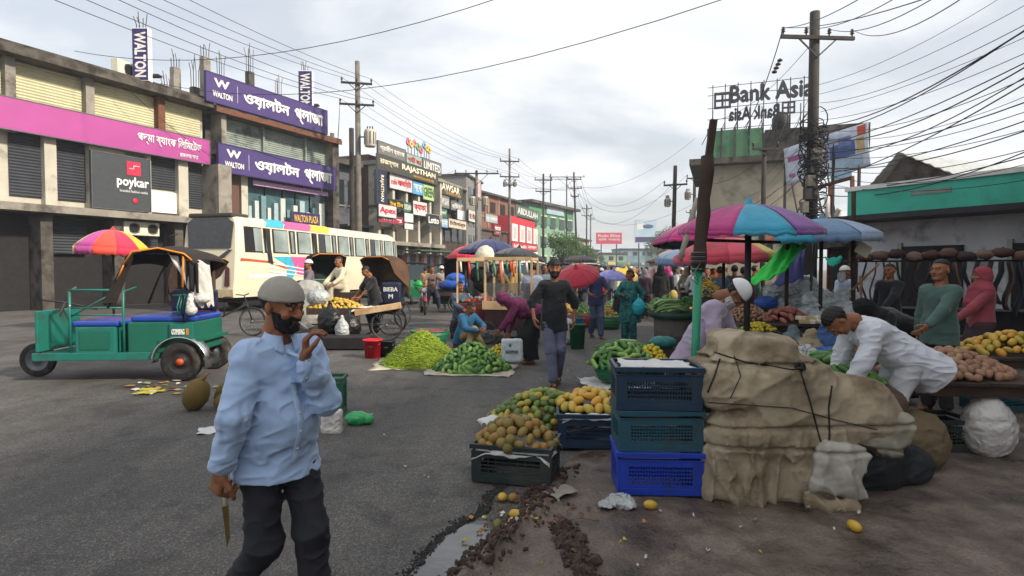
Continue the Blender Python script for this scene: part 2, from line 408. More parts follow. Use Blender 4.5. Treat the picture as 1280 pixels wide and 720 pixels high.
def sdf_obj(name, prims, h, mats, parent=None, k=.02, disp=None, cuts=(), tags=False, loc=None, infl=0., M0=None):
    v, f = field(prims, h, k, disp, cuts, infl=infl); mi = None
    if tags:
        D = {}
        for p in prims:
            if not p.sub: d_ = p.d(v); D[p.tag] = np.minimum(D.get(p.tag, 9.), d_)
        ks = sorted(D); tv = np.array(ks)[np.argmin([D[q] for q in ks], 0)]; mi = tv[f[:, 0]]
    if M0 is not None: v = v @ np.array(M0.to_3x3()).T + np.array(M0.translation)
    o = bpy.data.objects.new(name, mesh_np(name, v, f, mats, mi)); link(o, parent)
    if loc is not None: o.location = loc
    return o
_lat = np.random.RandomState(5).rand(32, 32, 32)
def vnoise(p, seed=0.):
    q = p + np.array([seed * 7.31, seed * 3.17, seed * 5.9]); i = np.floor(q).astype(int); f = q - i; f = f * f * (3 - 2 * f); r = 0
    for a in (0, 1):
        for b in (0, 1):
            for c in (0, 1): r = r + _lat[(i[..., 0] + a) % 32, (i[..., 1] + b) % 32, (i[..., 2] + c) % 32] * (f[..., 0] if a else 1 - f[..., 0]) * (f[..., 1] if b else 1 - f[..., 1]) * (f[..., 2] if c else 1 - f[..., 2])
    return r
def ridge(p, sc, seed): return (1 - np.abs(2 * vnoise(p * np.array(sc, float), seed) - 1)) ** 3
def folds(amp, fx=14., seed=0.):
    k = fx / 14.
    def f(p):
        w = p + .05 * (vnoise(p * 5 * k, seed + 1)[..., None] - .5)
        w = np.stack([w[..., 0] + .35 * w[..., 2], w[..., 1], w[..., 2] - .3 * w[..., 0]], -1)
        return -amp * (1.2 * ridge(w, (4 * k, 4 * k, 8 * k), seed) + 1.15 * ridge(w, (11 * k, 9 * k, 19 * k), seed + 2) - .6)
    return f

SKIN = M('skin', hexc('8a5a3e'), .5, var=.06, scale=14, bump=.15, bscale=120, rnd=.18, spec=.35)
SKIND = M('skin_shadowed', hexc('6d4430'), .5, var=.06, scale=14, bump=.1, bscale=120, spec=.35)
LIPS = M('lips', hexc('6b3a30'), .5, var=.05)
HAIR = M('black_hair', (.012, .011, .011), .55, var=.3, scale=60, bump=.6, bscale=160, spec=.3)
GREYHAIR = M('grey_beard_hair', (.5, .49, .47), .7, var=.3, scale=60, bump=.6, bscale=160)
EYEW = M('eye_white', (.30, .26, .23), .25, var=.02); EYED = M('iris', (.02, .012, .01), .15, var=.02)
SANDAL = M('sandal_leather', hexc('5a3b27'), .6); BLACKSHOE = M('black_shoe', (.02, .02, .02), .45)

HEADPR = [Pr('e', (0, .018, .03), ra=(.074, .092, .083), k=.02), Pr('e', (0, -.022, -.025), ra=(.060, .066, .082), k=.02),
          Pr('e', (0, -.036, -.078), ra=(.043, .046, .034), k=.02), Pr('c', (0, -.086, .014), (0, -.103, -.022), .0075, .0125, k=.01),
          Pr('e', (-.011, -.094, -.026), ra=(.008, .010, .007), k=.006), Pr('e', (.011, -.094, -.026), ra=(.008, .010, .007), k=.006),
          Pr('c', (-.040, -.074, .030), (-.012, -.084, .027), .010, .010, k=.012), Pr('c', (.040, -.074, .030), (.012, -.084, .027), .010, .010, k=.012),
          Pr('e', (-.045, -.062, -.022), ra=(.018, .018, .018), k=.015), Pr('e', (.045, -.062, -.022), ra=(.018, .018, .018), k=.015),
          Pr('e', (-.031, -.094, .010), ra=(.017, .014, .011), k=.008, sub=True), Pr('e', (.031, -.094, .010), ra=(.017, .014, .011), k=.008, sub=True),
          Pr('e', (-.031, -.074, .010), ra=(.0135, .0125, .0115), k=.004, tag=1), Pr('e', (.031, -.074, .010), ra=(.0135, .0125, .0115), k=.004, tag=1),
          Pr('e', (0, -.086, -.047), ra=(.023, .010, .006), k=.006, tag=2), Pr('e', (0, -.085, -.056), ra=(.019, .010, .006), k=.006, tag=2),
          Pr('e', (0, -.074, -.088), ra=(.020, .015, .016), k=.015),
          Pr('e', (-.078, .012, -.002), ra=(.009, .019, .031), k=.008), Pr('e', (.078, .012, -.002), ra=(.009, .019, .031), k=.008),
          Pr('c', (0, .025, -.05), (0, .04, -.135), .050, .055, k=.02)]
def head_mesh(h=.006, lids=True):
    v, f = field(HEADPR, h, .02)
    D0 = np.min([p.d(v) for p in HEADPR if not p.sub and p.tag == 0], 0); mi = np.zeros(len(v), int)
    ex = np.minimum(np.linalg.norm((v - V3(-.031, -.086, .010)) / V3(.0115, .02, .0048), axis=1), np.linalg.norm((v - V3(.031, -.086, .010)) / V3(.0115, .02, .0048), axis=1))
    mi[(ex < 1) & (v[:, 1] < -.078)] = 1
    ir = np.minimum(np.linalg.norm((v - V3(-.031, -.086, .010)) / V3(.006, .02, .006), axis=1), np.linalg.norm((v - V3(.031, -.086, .010)) / V3(.006, .02, .006), axis=1))
    mi[(ir < 1) & (v[:, 1] < -.078)] = 2
    lp = np.linalg.norm((v - V3(0, -.09, -.0515)) / V3(.022, .02, .0105), axis=1); mi[(lp < 1)] = 3
    bw = np.abs(v[:, 2] - (.034 - .25 * np.abs(np.abs(v[:, 0]) - .028))) < .005; mi[bw & (np.abs(v[:, 0]) > .011) & (np.abs(v[:, 0]) < .052) & (v[:, 1] < -.06)] = 4
    return mesh_np('head', v, f, [SKIN, EYEW, EYED, LIPS, HAIR], mi[f[:, 0]])
HEAD = head_mesh(.0065)
def shell(name, sel, infl, h, mats, disp=None, prims=None):
    v, f = field(prims or HEADPR[:3] + HEADPR[6:8], h, .02, disp, sel, infl=infl); return mesh_np(name, v, f, mats)
_hairn = lambda a: (lambda p: a * (np.sin(p[..., 0] * 190 + np.sin(p[..., 2] * 130)) * np.sin(p[..., 2] * 170 + 2 * np.sin(p[..., 1] * 90)) + .6 * np.sin(p[..., 1] * 210)))
HAIRM = {}
HAIRM['short'] = shell('hair', [lambda p: np.minimum(.062 - p[..., 2] - .25 * p[..., 1], np.maximum(-.05 - p[..., 2], .022 - p[..., 1]))], .0075, .0065, [HAIR], _hairn(.0025))
HAIRM['tuft'] = shell('hair', [lambda p: np.minimum(.052 - p[..., 2], np.maximum(-.055 - p[..., 2], .020 - p[..., 1]))], .020, .0065, [HAIR], _hairn(.005))
HAIRM['bun'] = shell('hair', [lambda p: np.minimum(.055 - p[..., 2], np.maximum(-.075 - p[..., 2], .010 - p[..., 1]))], .013, .0065, [HAIR], _hairn(.0025),
                     prims=HEADPR[:3] + [Pr('e', (0, .115, -.01), ra=(.04, .035, .04), k=.02)])
HAIRM['beard'] = shell('beard', [lambda p: np.maximum(np.maximum(p[..., 2] + .028 - .2 * np.abs(p[..., 0]), p[..., 1] - .004), -(np.sqrt((p[..., 0] / .022) ** 2 + ((p[..., 2] + .053) / .009) ** 2) - 1) * .01)], .0065, .005, [HAIR], _hairn(.002), prims=HEADPR[:3] + [HEADPR[16]])
HAIRM['moustache'] = shell('moustache', [lambda p: np.maximum(np.abs(p[..., 2] + .039) - .006, np.abs(p[..., 0]) - .027 + (p[..., 2] + .039) * 0)], .0, .005, [HAIR], None, prims=[Pr('e', (0, -.086, -.041), ra=(.028, .014, .009))])
HAIRM['greybeard'] = shell('beard', [lambda p: np.maximum(p[..., 2] + .036, p[..., 1] - .0)], .010, .006, [GREYHAIR], _hairn(.003), prims=HEADPR[:3] + [Pr('e', (0, -.06, -.12), ra=(.03, .025, .05), k=.02)])
CAPH = {}
def cap_mesh(mat):
    if mat.name not in CAPH:
        CAPH[mat.name] = shell('cap', [lambda p: .040 + .25 * (p[..., 1] + .03) * -.25 - p[..., 2]], .0165, .0065, [mat],
                               lambda p: -.0018 * (np.abs(p[..., 2] - .052) < .005), prims=[HEADPR[0], Pr('e', (0, .016, .048), ra=(.070, .086, .078), k=.02)])
    return CAPH[mat.name]
def hand_prims(curl=.5, spread=.02, thumb=.5, grip=0.):
    """right hand hanging down -Z from the wrist at the origin, palm towards +X(body), thumb forward -Y"""
    pr = [Pr('b', (0, .002, -.05), ra=(.013, .038, .045), rb=.012, k=.012), Pr('c', (0, 0, .03), (0, 0, -.02), .026, .025, side=(0, 1, 0), w=1., k=.015)]
    L = [(.042, .026, .020), (.046, .030, .022), (.043, .028, .021), (.034, .021, .018)]
    for i, (y, l_) in enumerate(zip((-.029, -.009, .011, .030), L)):
        p = np.array((0., y, -.088 + (.004 if i in (0, 3) else 0))); a = .15 + grip * .5; r = .0088 if i < 3 else .0075
        for j, s_ in enumerate(l_):
            a += curl * (.45, .75, .5)[j] * (1 + .1 * i); d_ = np.array((math.sin(a), spread * (i - 1.5), -math.cos(a))); q = p + d_ * s_
            pr.append(Pr('c', p, q, r, r * .93, k=.004)); p = q; r *= .93
    p = np.array((.004, -.028, -.025)); q = p + np.array((.014, -.030, -.028)); r_ = q + np.array((.012 + .01 * thumb, -.006, -.026)); t = r_ + np.array((.008 + .006 * thumb, .004, -.020))
    pr += [Pr('c', p, q, .014, .0115, k=.012), Pr('c', q, r_, .0108, .0098, k=.004), Pr('c', r_, t, .0096, .008, k=.004)]
    return pr
def hand_mesh(name='hand', h=.0042, mat=None, **k):
    v, f = field(hand_prims(**k), h, .006); return mesh_np(name, v, f, [mat or SKIN])
HAND_R = hand_mesh()
_v, _f = field(hand_prims(), .0042, .006); _v = _v * V3(-1, 1, 1); HAND_L = mesh_np('hand', _v, _f[:, ::-1], [SKIN])

def ik(a, b, l1, l2, hint):
    a, b = Vector(a), Vector(b); d = b - a; L = min(d.length, (l1 + l2) * .995); d.normalize(); b = a + d * L
    x = (l1 * l1 - l2 * l2 + L * L) / (2 * L); hgt = math.sqrt(max(l1 * l1 - x * x, 0)); hv = Vector(hint); hv = hv - d * hv.dot(d)
    hv = hv.normalized() if hv.length > 1e-5 else d.orthogonal().normalized()
    return a + d * x + hv * hgt, b
def orient(o, zdir, ydir):          # object's -Z along zdir, its -Y near ydir
    z = -Vector(zdir).normalized(); y = -Vector(ydir); x = y.cross(z).normalized(); y = z.cross(x)
    o.rotation_euler = Matrix((x, y, z)).transposed().to_euler()

def person(label, loc, rz=0., H=1.68, g=1., pel=(0, 0, .93), lean=0., leanx=0., hp=0., hy=0., hl=None, hr=None, fl=(.10, 0, 0), fr=(-.10, 0, 0),
           top='3b4250', topm=None, bot='2a2a30', botm=None, bottom='trousers', sleeve='long', hair='short', face=None, cap=None, scarf=None,
           h=None, hem=.0, el=(1, .6, -.3), kh=(0, -1, 0), feet='sandal', ftl=0., ftr=0., hands=True, name='person', group=None, belly=0., collar=None, fold=.004, foot_rz=(0, 0)):
    """a person facing -Y before rz; pelvis, hand and foot targets are metres of a 1.7 m figure, limbs found by two-bone reach"""
    s = H / 1.7; t = thing(name, label, 'person', loc, rz, group); t.scale = (s, s, s)
    h = h or max(.011, .0011 * Vector(loc).length)
    L_ = Vector((math.sin(rad(leanx)), -math.sin(rad(lean)) * math.cos(rad(leanx)), math.cos(rad(lean)) * math.cos(rad(leanx))))
    F_ = Vector((0, -math.cos(rad(lean)), -math.sin(rad(lean)))); X_ = F_.cross(-L_).normalized() * 1.0
    X_ = L_.cross(F_); X_ = -X_ if X_.x < 0 else X_
    pel = Vector(pel); nb = pel + L_ * .50; ch = pel + L_ * .33 + F_ * -.01
    shl, shr = nb + X_ * .150 * (.5 + .5 * g) - L_ * .060, nb - X_ * .150 * (.5 + .5 * g) - L_ * .060
    hl = Vector(hl) if hl else shl + Vector((.06, -.03, -.53)); hr = Vector(hr) if hr else shr + Vector((-.06, -.03, -.53))
    ell_, wl_ = ik(shl, hl, .285, .245, Vector((el[0], el[1], el[2]))); elr, wr = ik(shr, hr, .285, .245, Vector((-el[0], el[1], el[2])))
    hipl, hipr = pel + Vector((.09, 0, -.02)), pel + Vector((-.09, 0, -.02))
    al, ar = Vector(fl) + Vector((0, .0, .085)), Vector(fr) + Vector((0, .0, .085))
    kl, al = ik(hipl, al, .43, .42, kh); kr, ar = ik(hipr, ar, .43, .42, kh)
    hn = L_ * math.cos(rad(hp)) + F_ * math.sin(rad(hp)); hc = nb + L_ * .045 + hn * .125 + F_ * .015
    tw = [Pr('e', pel + L_ * .02, ra=(.150 * g, .11 * g, .12), k=.05), Pr('c', pel + L_ * .08, ch, .108 * g, .118 * g, side=X_, w=1.25, k=.05),
          Pr('c', nb - L_ * .09 - X_ * .10, nb - L_ * .09 + X_ * .10, .085 * g, .085 * g, k=.05), Pr('c', shl, shr, .052, .052, k=.04)]
    if belly: tw.append(Pr('e', pel + L_ * .14 + F_ * (.05 + belly * .3), ra=(.14 * g, .10 + belly, .14), k=.06))
    def arm(a, e, w_, i=0., stop=1.): 
        w2 = e + (w_ - e) * min(1, stop * 2 - 1) if stop > .5 else e
        e2 = e if stop > .5 else a + (e - a) * stop * 2
        o_ = [Pr('c', a, e2, .050 * (.6 + .4 * g) + i, .040 + i, k=.02)]
        if stop > .5: o_.append(Pr('c', e, w2, .040 + i, .027 + i, k=.02))
        return o_
    def leg(hp_, k_, a_, i=0.): return [Pr('c', hp_, k_, .076 * g + i, .052 + i, k=.03), Pr('c', k_, a_, .056 + i, .038 + i, k=.02)]
    def foot(a_, toe, rzf, i=0.):
        c, s_ = math.cos(rzf), math.sin(rzf); dd = Vector((s_, -c, 0)) * math.cos(toe) + Vector((0, 0, -math.sin(toe)))
        b0 = a_ + Vector((0, 0, -.045)) - dd * .03; return [Pr('c', b0, b0 + dd * .15, .032 + i, .026 + i, k=.02, tag=1), Pr('c', b0 + dd * .15, b0 + dd * .20, .025 + i, .018 + i, side=Vector((c, s_, 0)), w=1.5, k=.01, tag=1)]
    shoe = feet in ('shoe',)
    body = tw + arm(shl, ell_, wl_) + arm(shr, elr, wr) + leg(hipl, kl, al) + leg(hipr, kr, ar) + foot(al, rad(ftl), foot_rz[0]) + foot(ar, rad(ftr), foot_rz[1]) + \
        [Pr('c', nb - L_ * .04, nb + L_ * .05 + hn * .03, .058, .05, k=.03)]
    sdf_obj('body', body, h, [SKIN, BLACKSHOE if shoe else SKIN], t, k=.03, tags=True, infl=-.006)
    tm = topm or paint(top, .85, var=.1, bump=.4, bscale=90, sheen=.2, crease=(5.5, .03)); bm_ = botm or paint(bot, .85, var=.12, bump=.4, bscale=90, crease=(5, .03))
    fo = folds(fold, 15, R.uniform(0, 9))
    sp = [Pr('c', p.a, p.b, p.ra, p.rb, side=p.sd, w=p.w, k=p.k) if p.kind == 'c' else p for p in tw]
    cuff = {'long': .93, 'half': .42, 'roll': .62, 'none': .1}[sleeve]
    hz_ = pel - L_ * (.15 + hem)
    sp += [Pr('c', pel + L_ * .1, pel - L_ * (.20 + hem), .118 * g + belly * .3, .148 * g + belly * .2 + hem * .12, side=X_, w=1.28, k=.05)] + arm(shl, ell_, wl_, .007, cuff) + arm(shr, elr, wr, .007, cuff)
    cuts = [(hz_, -L_)]
    for a_, e_, w_ in ((shl, ell_, wl_), (shr, elr, wr)): pass
    nk = nb + L_ * .035; cuts.append(lambda p: -(np.linalg.norm(p - np.array(nk + F_ * .012), axis=-1) - .066))
    sdf_obj('shirt' if bottom != 'burqa' else 'robe', sp, h, [tm], t, k=.03, disp=fo, cuts=cuts, infl=.012 + fold * .7)
    if bottom in ('trousers', 'salwar', 'shorts'):
        i = .018 if bottom == 'trousers' else .035
        a1, a2 = (kl + (al - kl) * .93, kr + (ar - kr) * .93) if bottom != 'shorts' else (kl + (al - kl) * .3, kr + (ar - kr) * .3)
        lp = [Pr('e', pel + Vector((0, 0, -.02)), ra=(.140 * g, .108 * g, .12), k=.04)] + [Pr('c', *q, k=.03) for q in ((hipl, kl, .072 * g + i, .060 + i), (kl, a1, .060 + i, .050 + i), (hipr, kr, .072 * g + i, .060 + i), (kr, a2, .060 + i, .050 + i))] + [Pr('e', (hipl + hipr) / 2 + Vector((0, 0, -.07)), ra=(.09, .075, .09), k=.04)]
        sdf_obj('trousers', lp, h, [bm_], t, k=.03, disp=folds(fold, 13, 3.), infl=.0)
    else:
        md = (al + ar) / 2; hz2 = .10 if bottom in ('burqa', 'skirt') else .30
        km = (kl + kr) / 2; ww = .125 * g
        sk = [Pr('e', pel + Vector((0, 0, -.02)), ra=(.165 * g, .135 * g, .13), k=.05), Pr('c', hipl, kl, .10, .105, k=.08), Pr('c', hipr, kr, .10, .105, k=.08),
              Pr('c', kl, al, .11, .125 if bottom != 'lungi' else .10, k=.08), Pr('c', kr, ar, .11, .125 if bottom != 'lungi' else .10, k=.08),
              Pr('c', (pel + km) / 2, (km + md) / 2, .13, .13, side=(1, 0, 0), w=1.2, k=.08)]
        sdf_obj('skirt' if bottom != 'lungi' else 'lungi', sk, h, [bm_], t, k=.06, cuts=[lambda p: hz2 - p[..., 2]],
                disp=lambda p: .008 * np.sin(np.arctan2(p[..., 1] - md.y, p[..., 0] - md.x) * 9 + p[..., 2] * 3) * np.clip((1 - p[..., 2]), 0, 1), infl=.01)
    # head
    hd = bpy.data.objects.new('head', HEAD); link(hd, t); hd.location = hc; hd.scale = (1.07,) * 3
    fw = F_ * math.cos(rad(hp)) - L_ * math.sin(rad(hp)); rm_ = Matrix((hn.cross(-fw) * -1, -fw, hn)).transposed()
    rm_ = Matrix(((-fw).cross(hn), -fw, hn)).transposed() @ Matrix.Rotation(rad(hy), 3, 'Z'); hd.rotation_euler = rm_.to_euler()
    def on(mesh, nm, sc=1.):
        o = bpy.data.objects.new(nm, mesh); link(o, hd); o.scale = (sc,) * 3; return o
    if hair in HAIRM: on(HAIRM[hair], 'hair')
    for fc in (face or ()): on(HAIRM[fc], 'beard' if 'beard' in fc else 'moustache')
    if cap: on(cap_mesh(cap if not isinstance(cap, str) else paint(cap, .9, var=.08, bump=.5, bscale=150)), 'cap', 1.03)
    if scarf:
        smt = scarf if not isinstance(scarf, str) else paint(scarf, .9, var=.15, bump=.4, bscale=80)
        Mi = Matrix.Translation(hc) @ rm_.to_4x4()
        q = lambda *a: Mi @ Vector(a)
        pr = [Pr('e', q(0, .02, .02), ra=(.10, .115, .12), k=.05, rot=tuple(rm_.to_euler())), Pr('c', q(0, .03, -.05), nb + L_ * .0, .085, .12, side=X_, w=1.3, k=.05),
              Pr('c', nb + X_ * .14 - L_ * .03, nb - X_ * .14 - L_ * .03, .075, .075, k=.05), Pr('c', nb - L_ * .05 + F_ * .05, nb - L_ * .22 + F_ * .09, .11, .12, side=X_, w=1.3, k=.05)]
        fc = np.array(q(0, -.125, -.005)); sdf_obj('scarf', pr, h, [smt], t, k=.04, disp=folds(.006, 18, 2.), cuts=[lambda p: -(np.linalg.norm((p - fc), axis=-1) - .068)])
    if hands:
        for me, e_, w_, sg in ((HAND_L, ell_, wl_, 1), (HAND_R, elr, wr, -1)):
            o = bpy.data.objects.new('hand', me); link(o, t); d_ = (w_ - e_).normalized(); o.location = w_ + d_ * .0
            yd = Vector((0, -1, 0)) if abs(d_.y) < .8 else Vector((-sg * .8, 0, .6)); orient(o, d_, yd)
    if feet == 'sandal':
        for a_, toe, rf in ((al, rad(ftl), foot_rz[0]), (ar, rad(ftr), foot_rz[1])):
            b = MB(Matrix.Translation(a_ + Vector((0, 0, -.085))) @ Matrix.Rotation(rf, 4, 'Z') @ Matrix.Rotation(toe, 4, 'X'))
            out = [(.045 * math.cos(q) * (1 + .1 * math.sin(q)), -.06 + .135 * math.sin(q)) for q in [2 * math.pi * i / 14 for i in range(14)]]
            b.add([(x, y, z) for z in (-.004, .012) for x, y in out], [tuple(range(14))[::-1], tuple(range(14, 28))] + [(i, (i + 1) % 14, 14 + (i + 1) % 14, 14 + i) for i in range(14)])
            b.tube([(-.043, -.07, .01), (-.03, -.09, .05), (0, -.10, .062), (.03, -.09, .05), (.043, -.07, .01)], .009, 5)
            b.build('sandal', SANDAL, t)
    t['_j'] = 0; del t['_j']
    return t, dict(nb=nb, hc=hc, wl=wl_, wr=wr, shl=shl, shr=shr, el=ell_, er=elr, pel=pel, L=L_, F=F_, X=X_, hd=hd, al=al, ar=ar)
# ------------------------------------------------------------------ ground, road, mud verge, gutter
def asphalt(name, c1, c2, k=1.):
    m = bpy.data.materials.new(name); m.use_nodes = True; n, l = m.node_tree.nodes, m.node_tree.links; b = n['Principled BSDF']
    t = n.new('ShaderNodeTexCoord').outputs['Object']
    big = n.new('ShaderNodeTexNoise'); big.inputs['Scale'].default_value = .35; big.inputs['Detail'].default_value = 8; big.inputs['Roughness'].default_value = .6; l.new(t, big.inputs['Vector'])
    vo = n.new('ShaderNodeTexVoronoi'); vo.inputs['Scale'].default_value = 125 * k; l.new(t, vo.inputs['Vector'])
    sc_ = n.new('ShaderNodeSeparateColor'); l.new(vo.outputs['Color'], sc_.inputs[0])
    r = n.new('ShaderNodeValToRGB'); e = r.color_ramp.elements; e[0].position = 0; e[0].color = (*[x * .55 for x in c1], 1); e[1].position = .62; e[1].color = (*c1, 1)
    for p_, c_ in ((.86, c2), (1., [min(1, x * 1.5) for x in c2])): q = e.new(p_); q.color = (*c_, 1)
    l.new(sc_.outputs[0], r.inputs[0])
    mr = n.new('ShaderNodeMapRange'); mr.inputs[1].default_value = .3; mr.inputs[2].default_value = .7; mr.inputs[3].default_value = .62; mr.inputs[4].default_value = 1.35; l.new(big.outputs['Fac'], mr.inputs[0])
    h = n.new('ShaderNodeHueSaturation'); l.new(r.outputs[0], h.inputs['Color']); l.new(mr.outputs[0], h.inputs['Value'])
    mpg = n.new('ShaderNodeMapping'); mpg.inputs['Scale'].default_value = (1.6, .10, 1); l.new(t, mpg.inputs[0]); tn = n.new('ShaderNodeTexNoise'); tn.inputs['Scale'].default_value = 1.3; tn.inputs['Detail'].default_value = 6; tn.inputs['Roughness'].default_value = .6; l.new(mpg.outputs[0], tn.inputs['Vector'])
    st = n.new('ShaderNodeTexNoise'); st.inputs['Scale'].default_value = 1.9; st.inputs['Detail'].default_value = 9; st.inputs['Roughness'].default_value = .68; st.inputs['Distortion'].default_value = .8; l.new(t, st.inputs['Vector'])
    t1_ = n.new('ShaderNodeMapRange'); t1_.inputs[1].default_value = .3; t1_.inputs[2].default_value = .7; t1_.inputs[3].default_value = .72; t1_.inputs[4].default_value = 1.25; l.new(tn.outputs['Fac'], t1_.inputs[0])
    t2_ = n.new('ShaderNodeMapRange'); t2_.inputs[1].default_value = .36; t2_.inputs[2].default_value = .5; t2_.inputs[3].default_value = .58; t2_.inputs[4].default_value = 1.; l.new(st.outputs['Fac'], t2_.inputs[0])
    q1_ = n.new('ShaderNodeMath'); q1_.operation = 'MULTIPLY'; l.new(t1_.outputs[0], q1_.inputs[0]); l.new(t2_.outputs[0], q1_.inputs[1]); q2_ = n.new('ShaderNodeMath'); q2_.operation = 'MULTIPLY'; l.new(q1_.outputs[0], q2_.inputs[0]); l.new(mr.outputs[0], q2_.inputs[1]); l.new(q2_.outputs[0], h.inputs['Value'])
    # dust film in patches
    du = n.new('ShaderNodeTexNoise'); du.inputs['Scale'].default_value = 1.1; du.inputs['Detail'].default_value = 10; du.inputs['Roughness'].default_value = .7; l.new(t, du.inputs['Vector'])
    d2 = n.new('ShaderNodeMapRange'); d2.inputs[1].default_value = .5; d2.inputs[2].default_value = .75; d2.inputs[4].default_value = .45; l.new(du.outputs['Fac'], d2.inputs[0])
    dm = n.new('ShaderNodeMix'); dm.data_type = 'RGBA'; l.new(d2.outputs[0], dm.inputs[0]); l.new(h.outputs[0], dm.inputs[6]); dm.inputs[7].default_value = (.15, .13, .11, 1)
    l.new(dm.outputs[2], b.inputs['Base Color'])
    ro = n.new('ShaderNodeMapRange'); ro.inputs[3].default_value = .62; ro.inputs[4].default_value = .95; l.new(big.outputs['Fac'], ro.inputs[0]); l.new(ro.outputs[0], b.inputs['Roughness'])
    bp = n.new('ShaderNodeBump'); bp.inputs['Strength'].default_value = .7; bp.inputs['Distance'].default_value = .004; l.new(vo.outputs['Distance'], bp.inputs['Height']); bp.invert = True
    b2 = n.new('ShaderNodeTexNoise'); b2.inputs['Scale'].default_value = 4; b2.inputs['Detail'].default_value = 8; l.new(t, b2.inputs['Vector'])
    bq = n.new('ShaderNodeBump'); bq.inputs['Strength'].default_value = .5; bq.inputs['Distance'].default_value = .03; l.new(b2.outputs['Fac'], bq.inputs['Height']); l.new(bp.outputs[0], bq.inputs['Normal'])
    l.new(bq.outputs[0], b.inputs['Normal']); return m
ASPH = asphalt('asphalt', (.080, .073, .067), (.125, .116, .108))
DIRT = M('dry_earth', (.12, .10, .085), .95, var=.25, scale=.5, bump=.5, bscale=8, dirt=(.2, .17, .14), dscale=.6)
_g = MB(); _g.box(-1500, 1500, -60, 2800, -1.0, -.03); _g.build('ground', DIRT, kind='structure')
def mud_mat():
    m = bpy.data.materials.new('wet_mud'); m.use_nodes = True; n, l = m.node_tree.nodes, m.node_tree.links; b = n['Principled BSDF']
    t = n.new('ShaderNodeTexCoord').outputs['Object']
    a = n.new('ShaderNodeTexNoise'); a.inputs['Scale'].default_value = 2.2; a.inputs['Detail'].default_value = 10; a.inputs['Roughness'].default_value = .65; l.new(t, a.inputs['Vector'])
    r = n.new('ShaderNodeValToRGB'); e = r.color_ramp.elements; e[0].position = .32; e[0].color = (.036, .025, .02, 1); e[1].position = .68; e[1].color = (.215, .168, .135, 1)
    q = e.new(.5); q.color = (.112, .084, .066, 1); l.new(a.outputs['Fac'], r.inputs[0])
    f = n.new('ShaderNodeTexNoise'); f.inputs['Scale'].default_value = 60; f.inputs['Detail'].default_value = 6; l.new(t, f.inputs['Vector'])
    fm = n.new('ShaderNodeMapRange'); fm.inputs[1].default_value = .3; fm.inputs[2].default_value = .7; fm.inputs[3].default_value = .7; fm.inputs[4].default_value = 1.3; l.new(f.outputs['Fac'], fm.inputs[0])
    h = n.new('ShaderNodeHueSaturation'); l.new(r.outputs[0], h.inputs['Color']); l.new(fm.outputs[0], h.inputs['Value'])
    # thin scraped pale film
    c = n.new('ShaderNodeTexNoise'); c.inputs['Scale'].default_value = 1.5; c.inputs['Detail'].default_value = 12; c.inputs['Roughness'].default_value = .7; c.inputs['Distortion'].default_value = 1.2; l.new(t, c.inputs['Vector'])
    cm = n.new('ShaderNodeMapRange'); cm.inputs[1].default_value = .56; cm.inputs[2].default_value = .66; cm.inputs[4].default_value = .5; l.new(c.outputs['Fac'], cm.inputs[0])
    x = n.new('ShaderNodeMix'); x.data_type = 'RGBA'; l.new(cm.outputs[0], x.inputs[0]); l.new(h.outputs[0], x.inputs[6]); x.inputs[7].default_value = (.20, .165, .15, 1); l.new(x.outputs[2], b.inputs['Base Color'])
    ro = n.new('ShaderNodeMapRange'); ro.inputs[1].default_value = .35; ro.inputs[2].default_value = .6; ro.inputs[3].default_value = .15; ro.inputs[4].default_value = .9; l.new(a.outputs['Fac'], ro.inputs[0]); l.new(ro.outputs[0], b.inputs['Roughness'])
    bp = n.new('ShaderNodeBump'); bp.inputs['Strength'].default_value = .6; bp.inputs['Distance'].default_value = .02; l.new(f.outputs['Fac'], bp.inputs['Height'])
    bq = n.new('ShaderNodeBump'); bq.inputs['Strength'].default_value = .7; bq.inputs['Distance'].default_value = .06; l.new(a.outputs['Fac'], bq.inputs['Height']); l.new(bp.outputs[0], bq.inputs['Normal']); l.new(bq.outputs[0], b.inputs['Normal'])
    return m
MUD = mud_mat()
EDGE = [G(530, 760), G(562, 720), G(590, 692), G(622, 668), G(640, 650), G(655, 635), G(665, 615), G(690, 590), G(730, 548), G(765, 505), G(790, 468), G(830, 425), G(870, 395), G(900, 372)]
_ey = [p.y for p in EDGE]; _ex = [p.x for p in EDGE]
def edge_x(y): return float(np.interp(y, _ey, _ex))
from mathutils import noise as mnoise
def mud_h(x, y):
    d = x - edge_x(y)
    n_ = mnoise.fractal(Vector((x * 2.3, y * 2.3, 1.7)), 1.0, 2.1, 5); f = mnoise.fractal(Vector((x * 11, y * 11, 4.2)), 1.0, 2.0, 4)
    near = max(0, min(1, (5.0 - y) / 1.6)); ramp = max(0., min(1., d / .16))
    ridge = math.exp(-((d - .12) / .10) ** 2) * .05 * near
    return -.012 + ramp * (.035 + .010 * n_) + near * (ridge * (1 + 1.2 * f) + .012 * f * ramp * math.exp(-max(0, d - .35) * 2.2))
b = MB()
NY, NX = 260, 120
def _mf(u, v):
    y = 1.6 + (v ** 1.8) * 20; e = edge_x(y); x = e - .02 + (u ** 1.6) * 8; return (x, y, mud_h(x, y))
b.grid(_mf, NX, NY); b.build('mud_verge', MUD, kind='structure')
def gz(x, y): return mud_h(x, y) if x > edge_x(y) and y < 21 else 0.
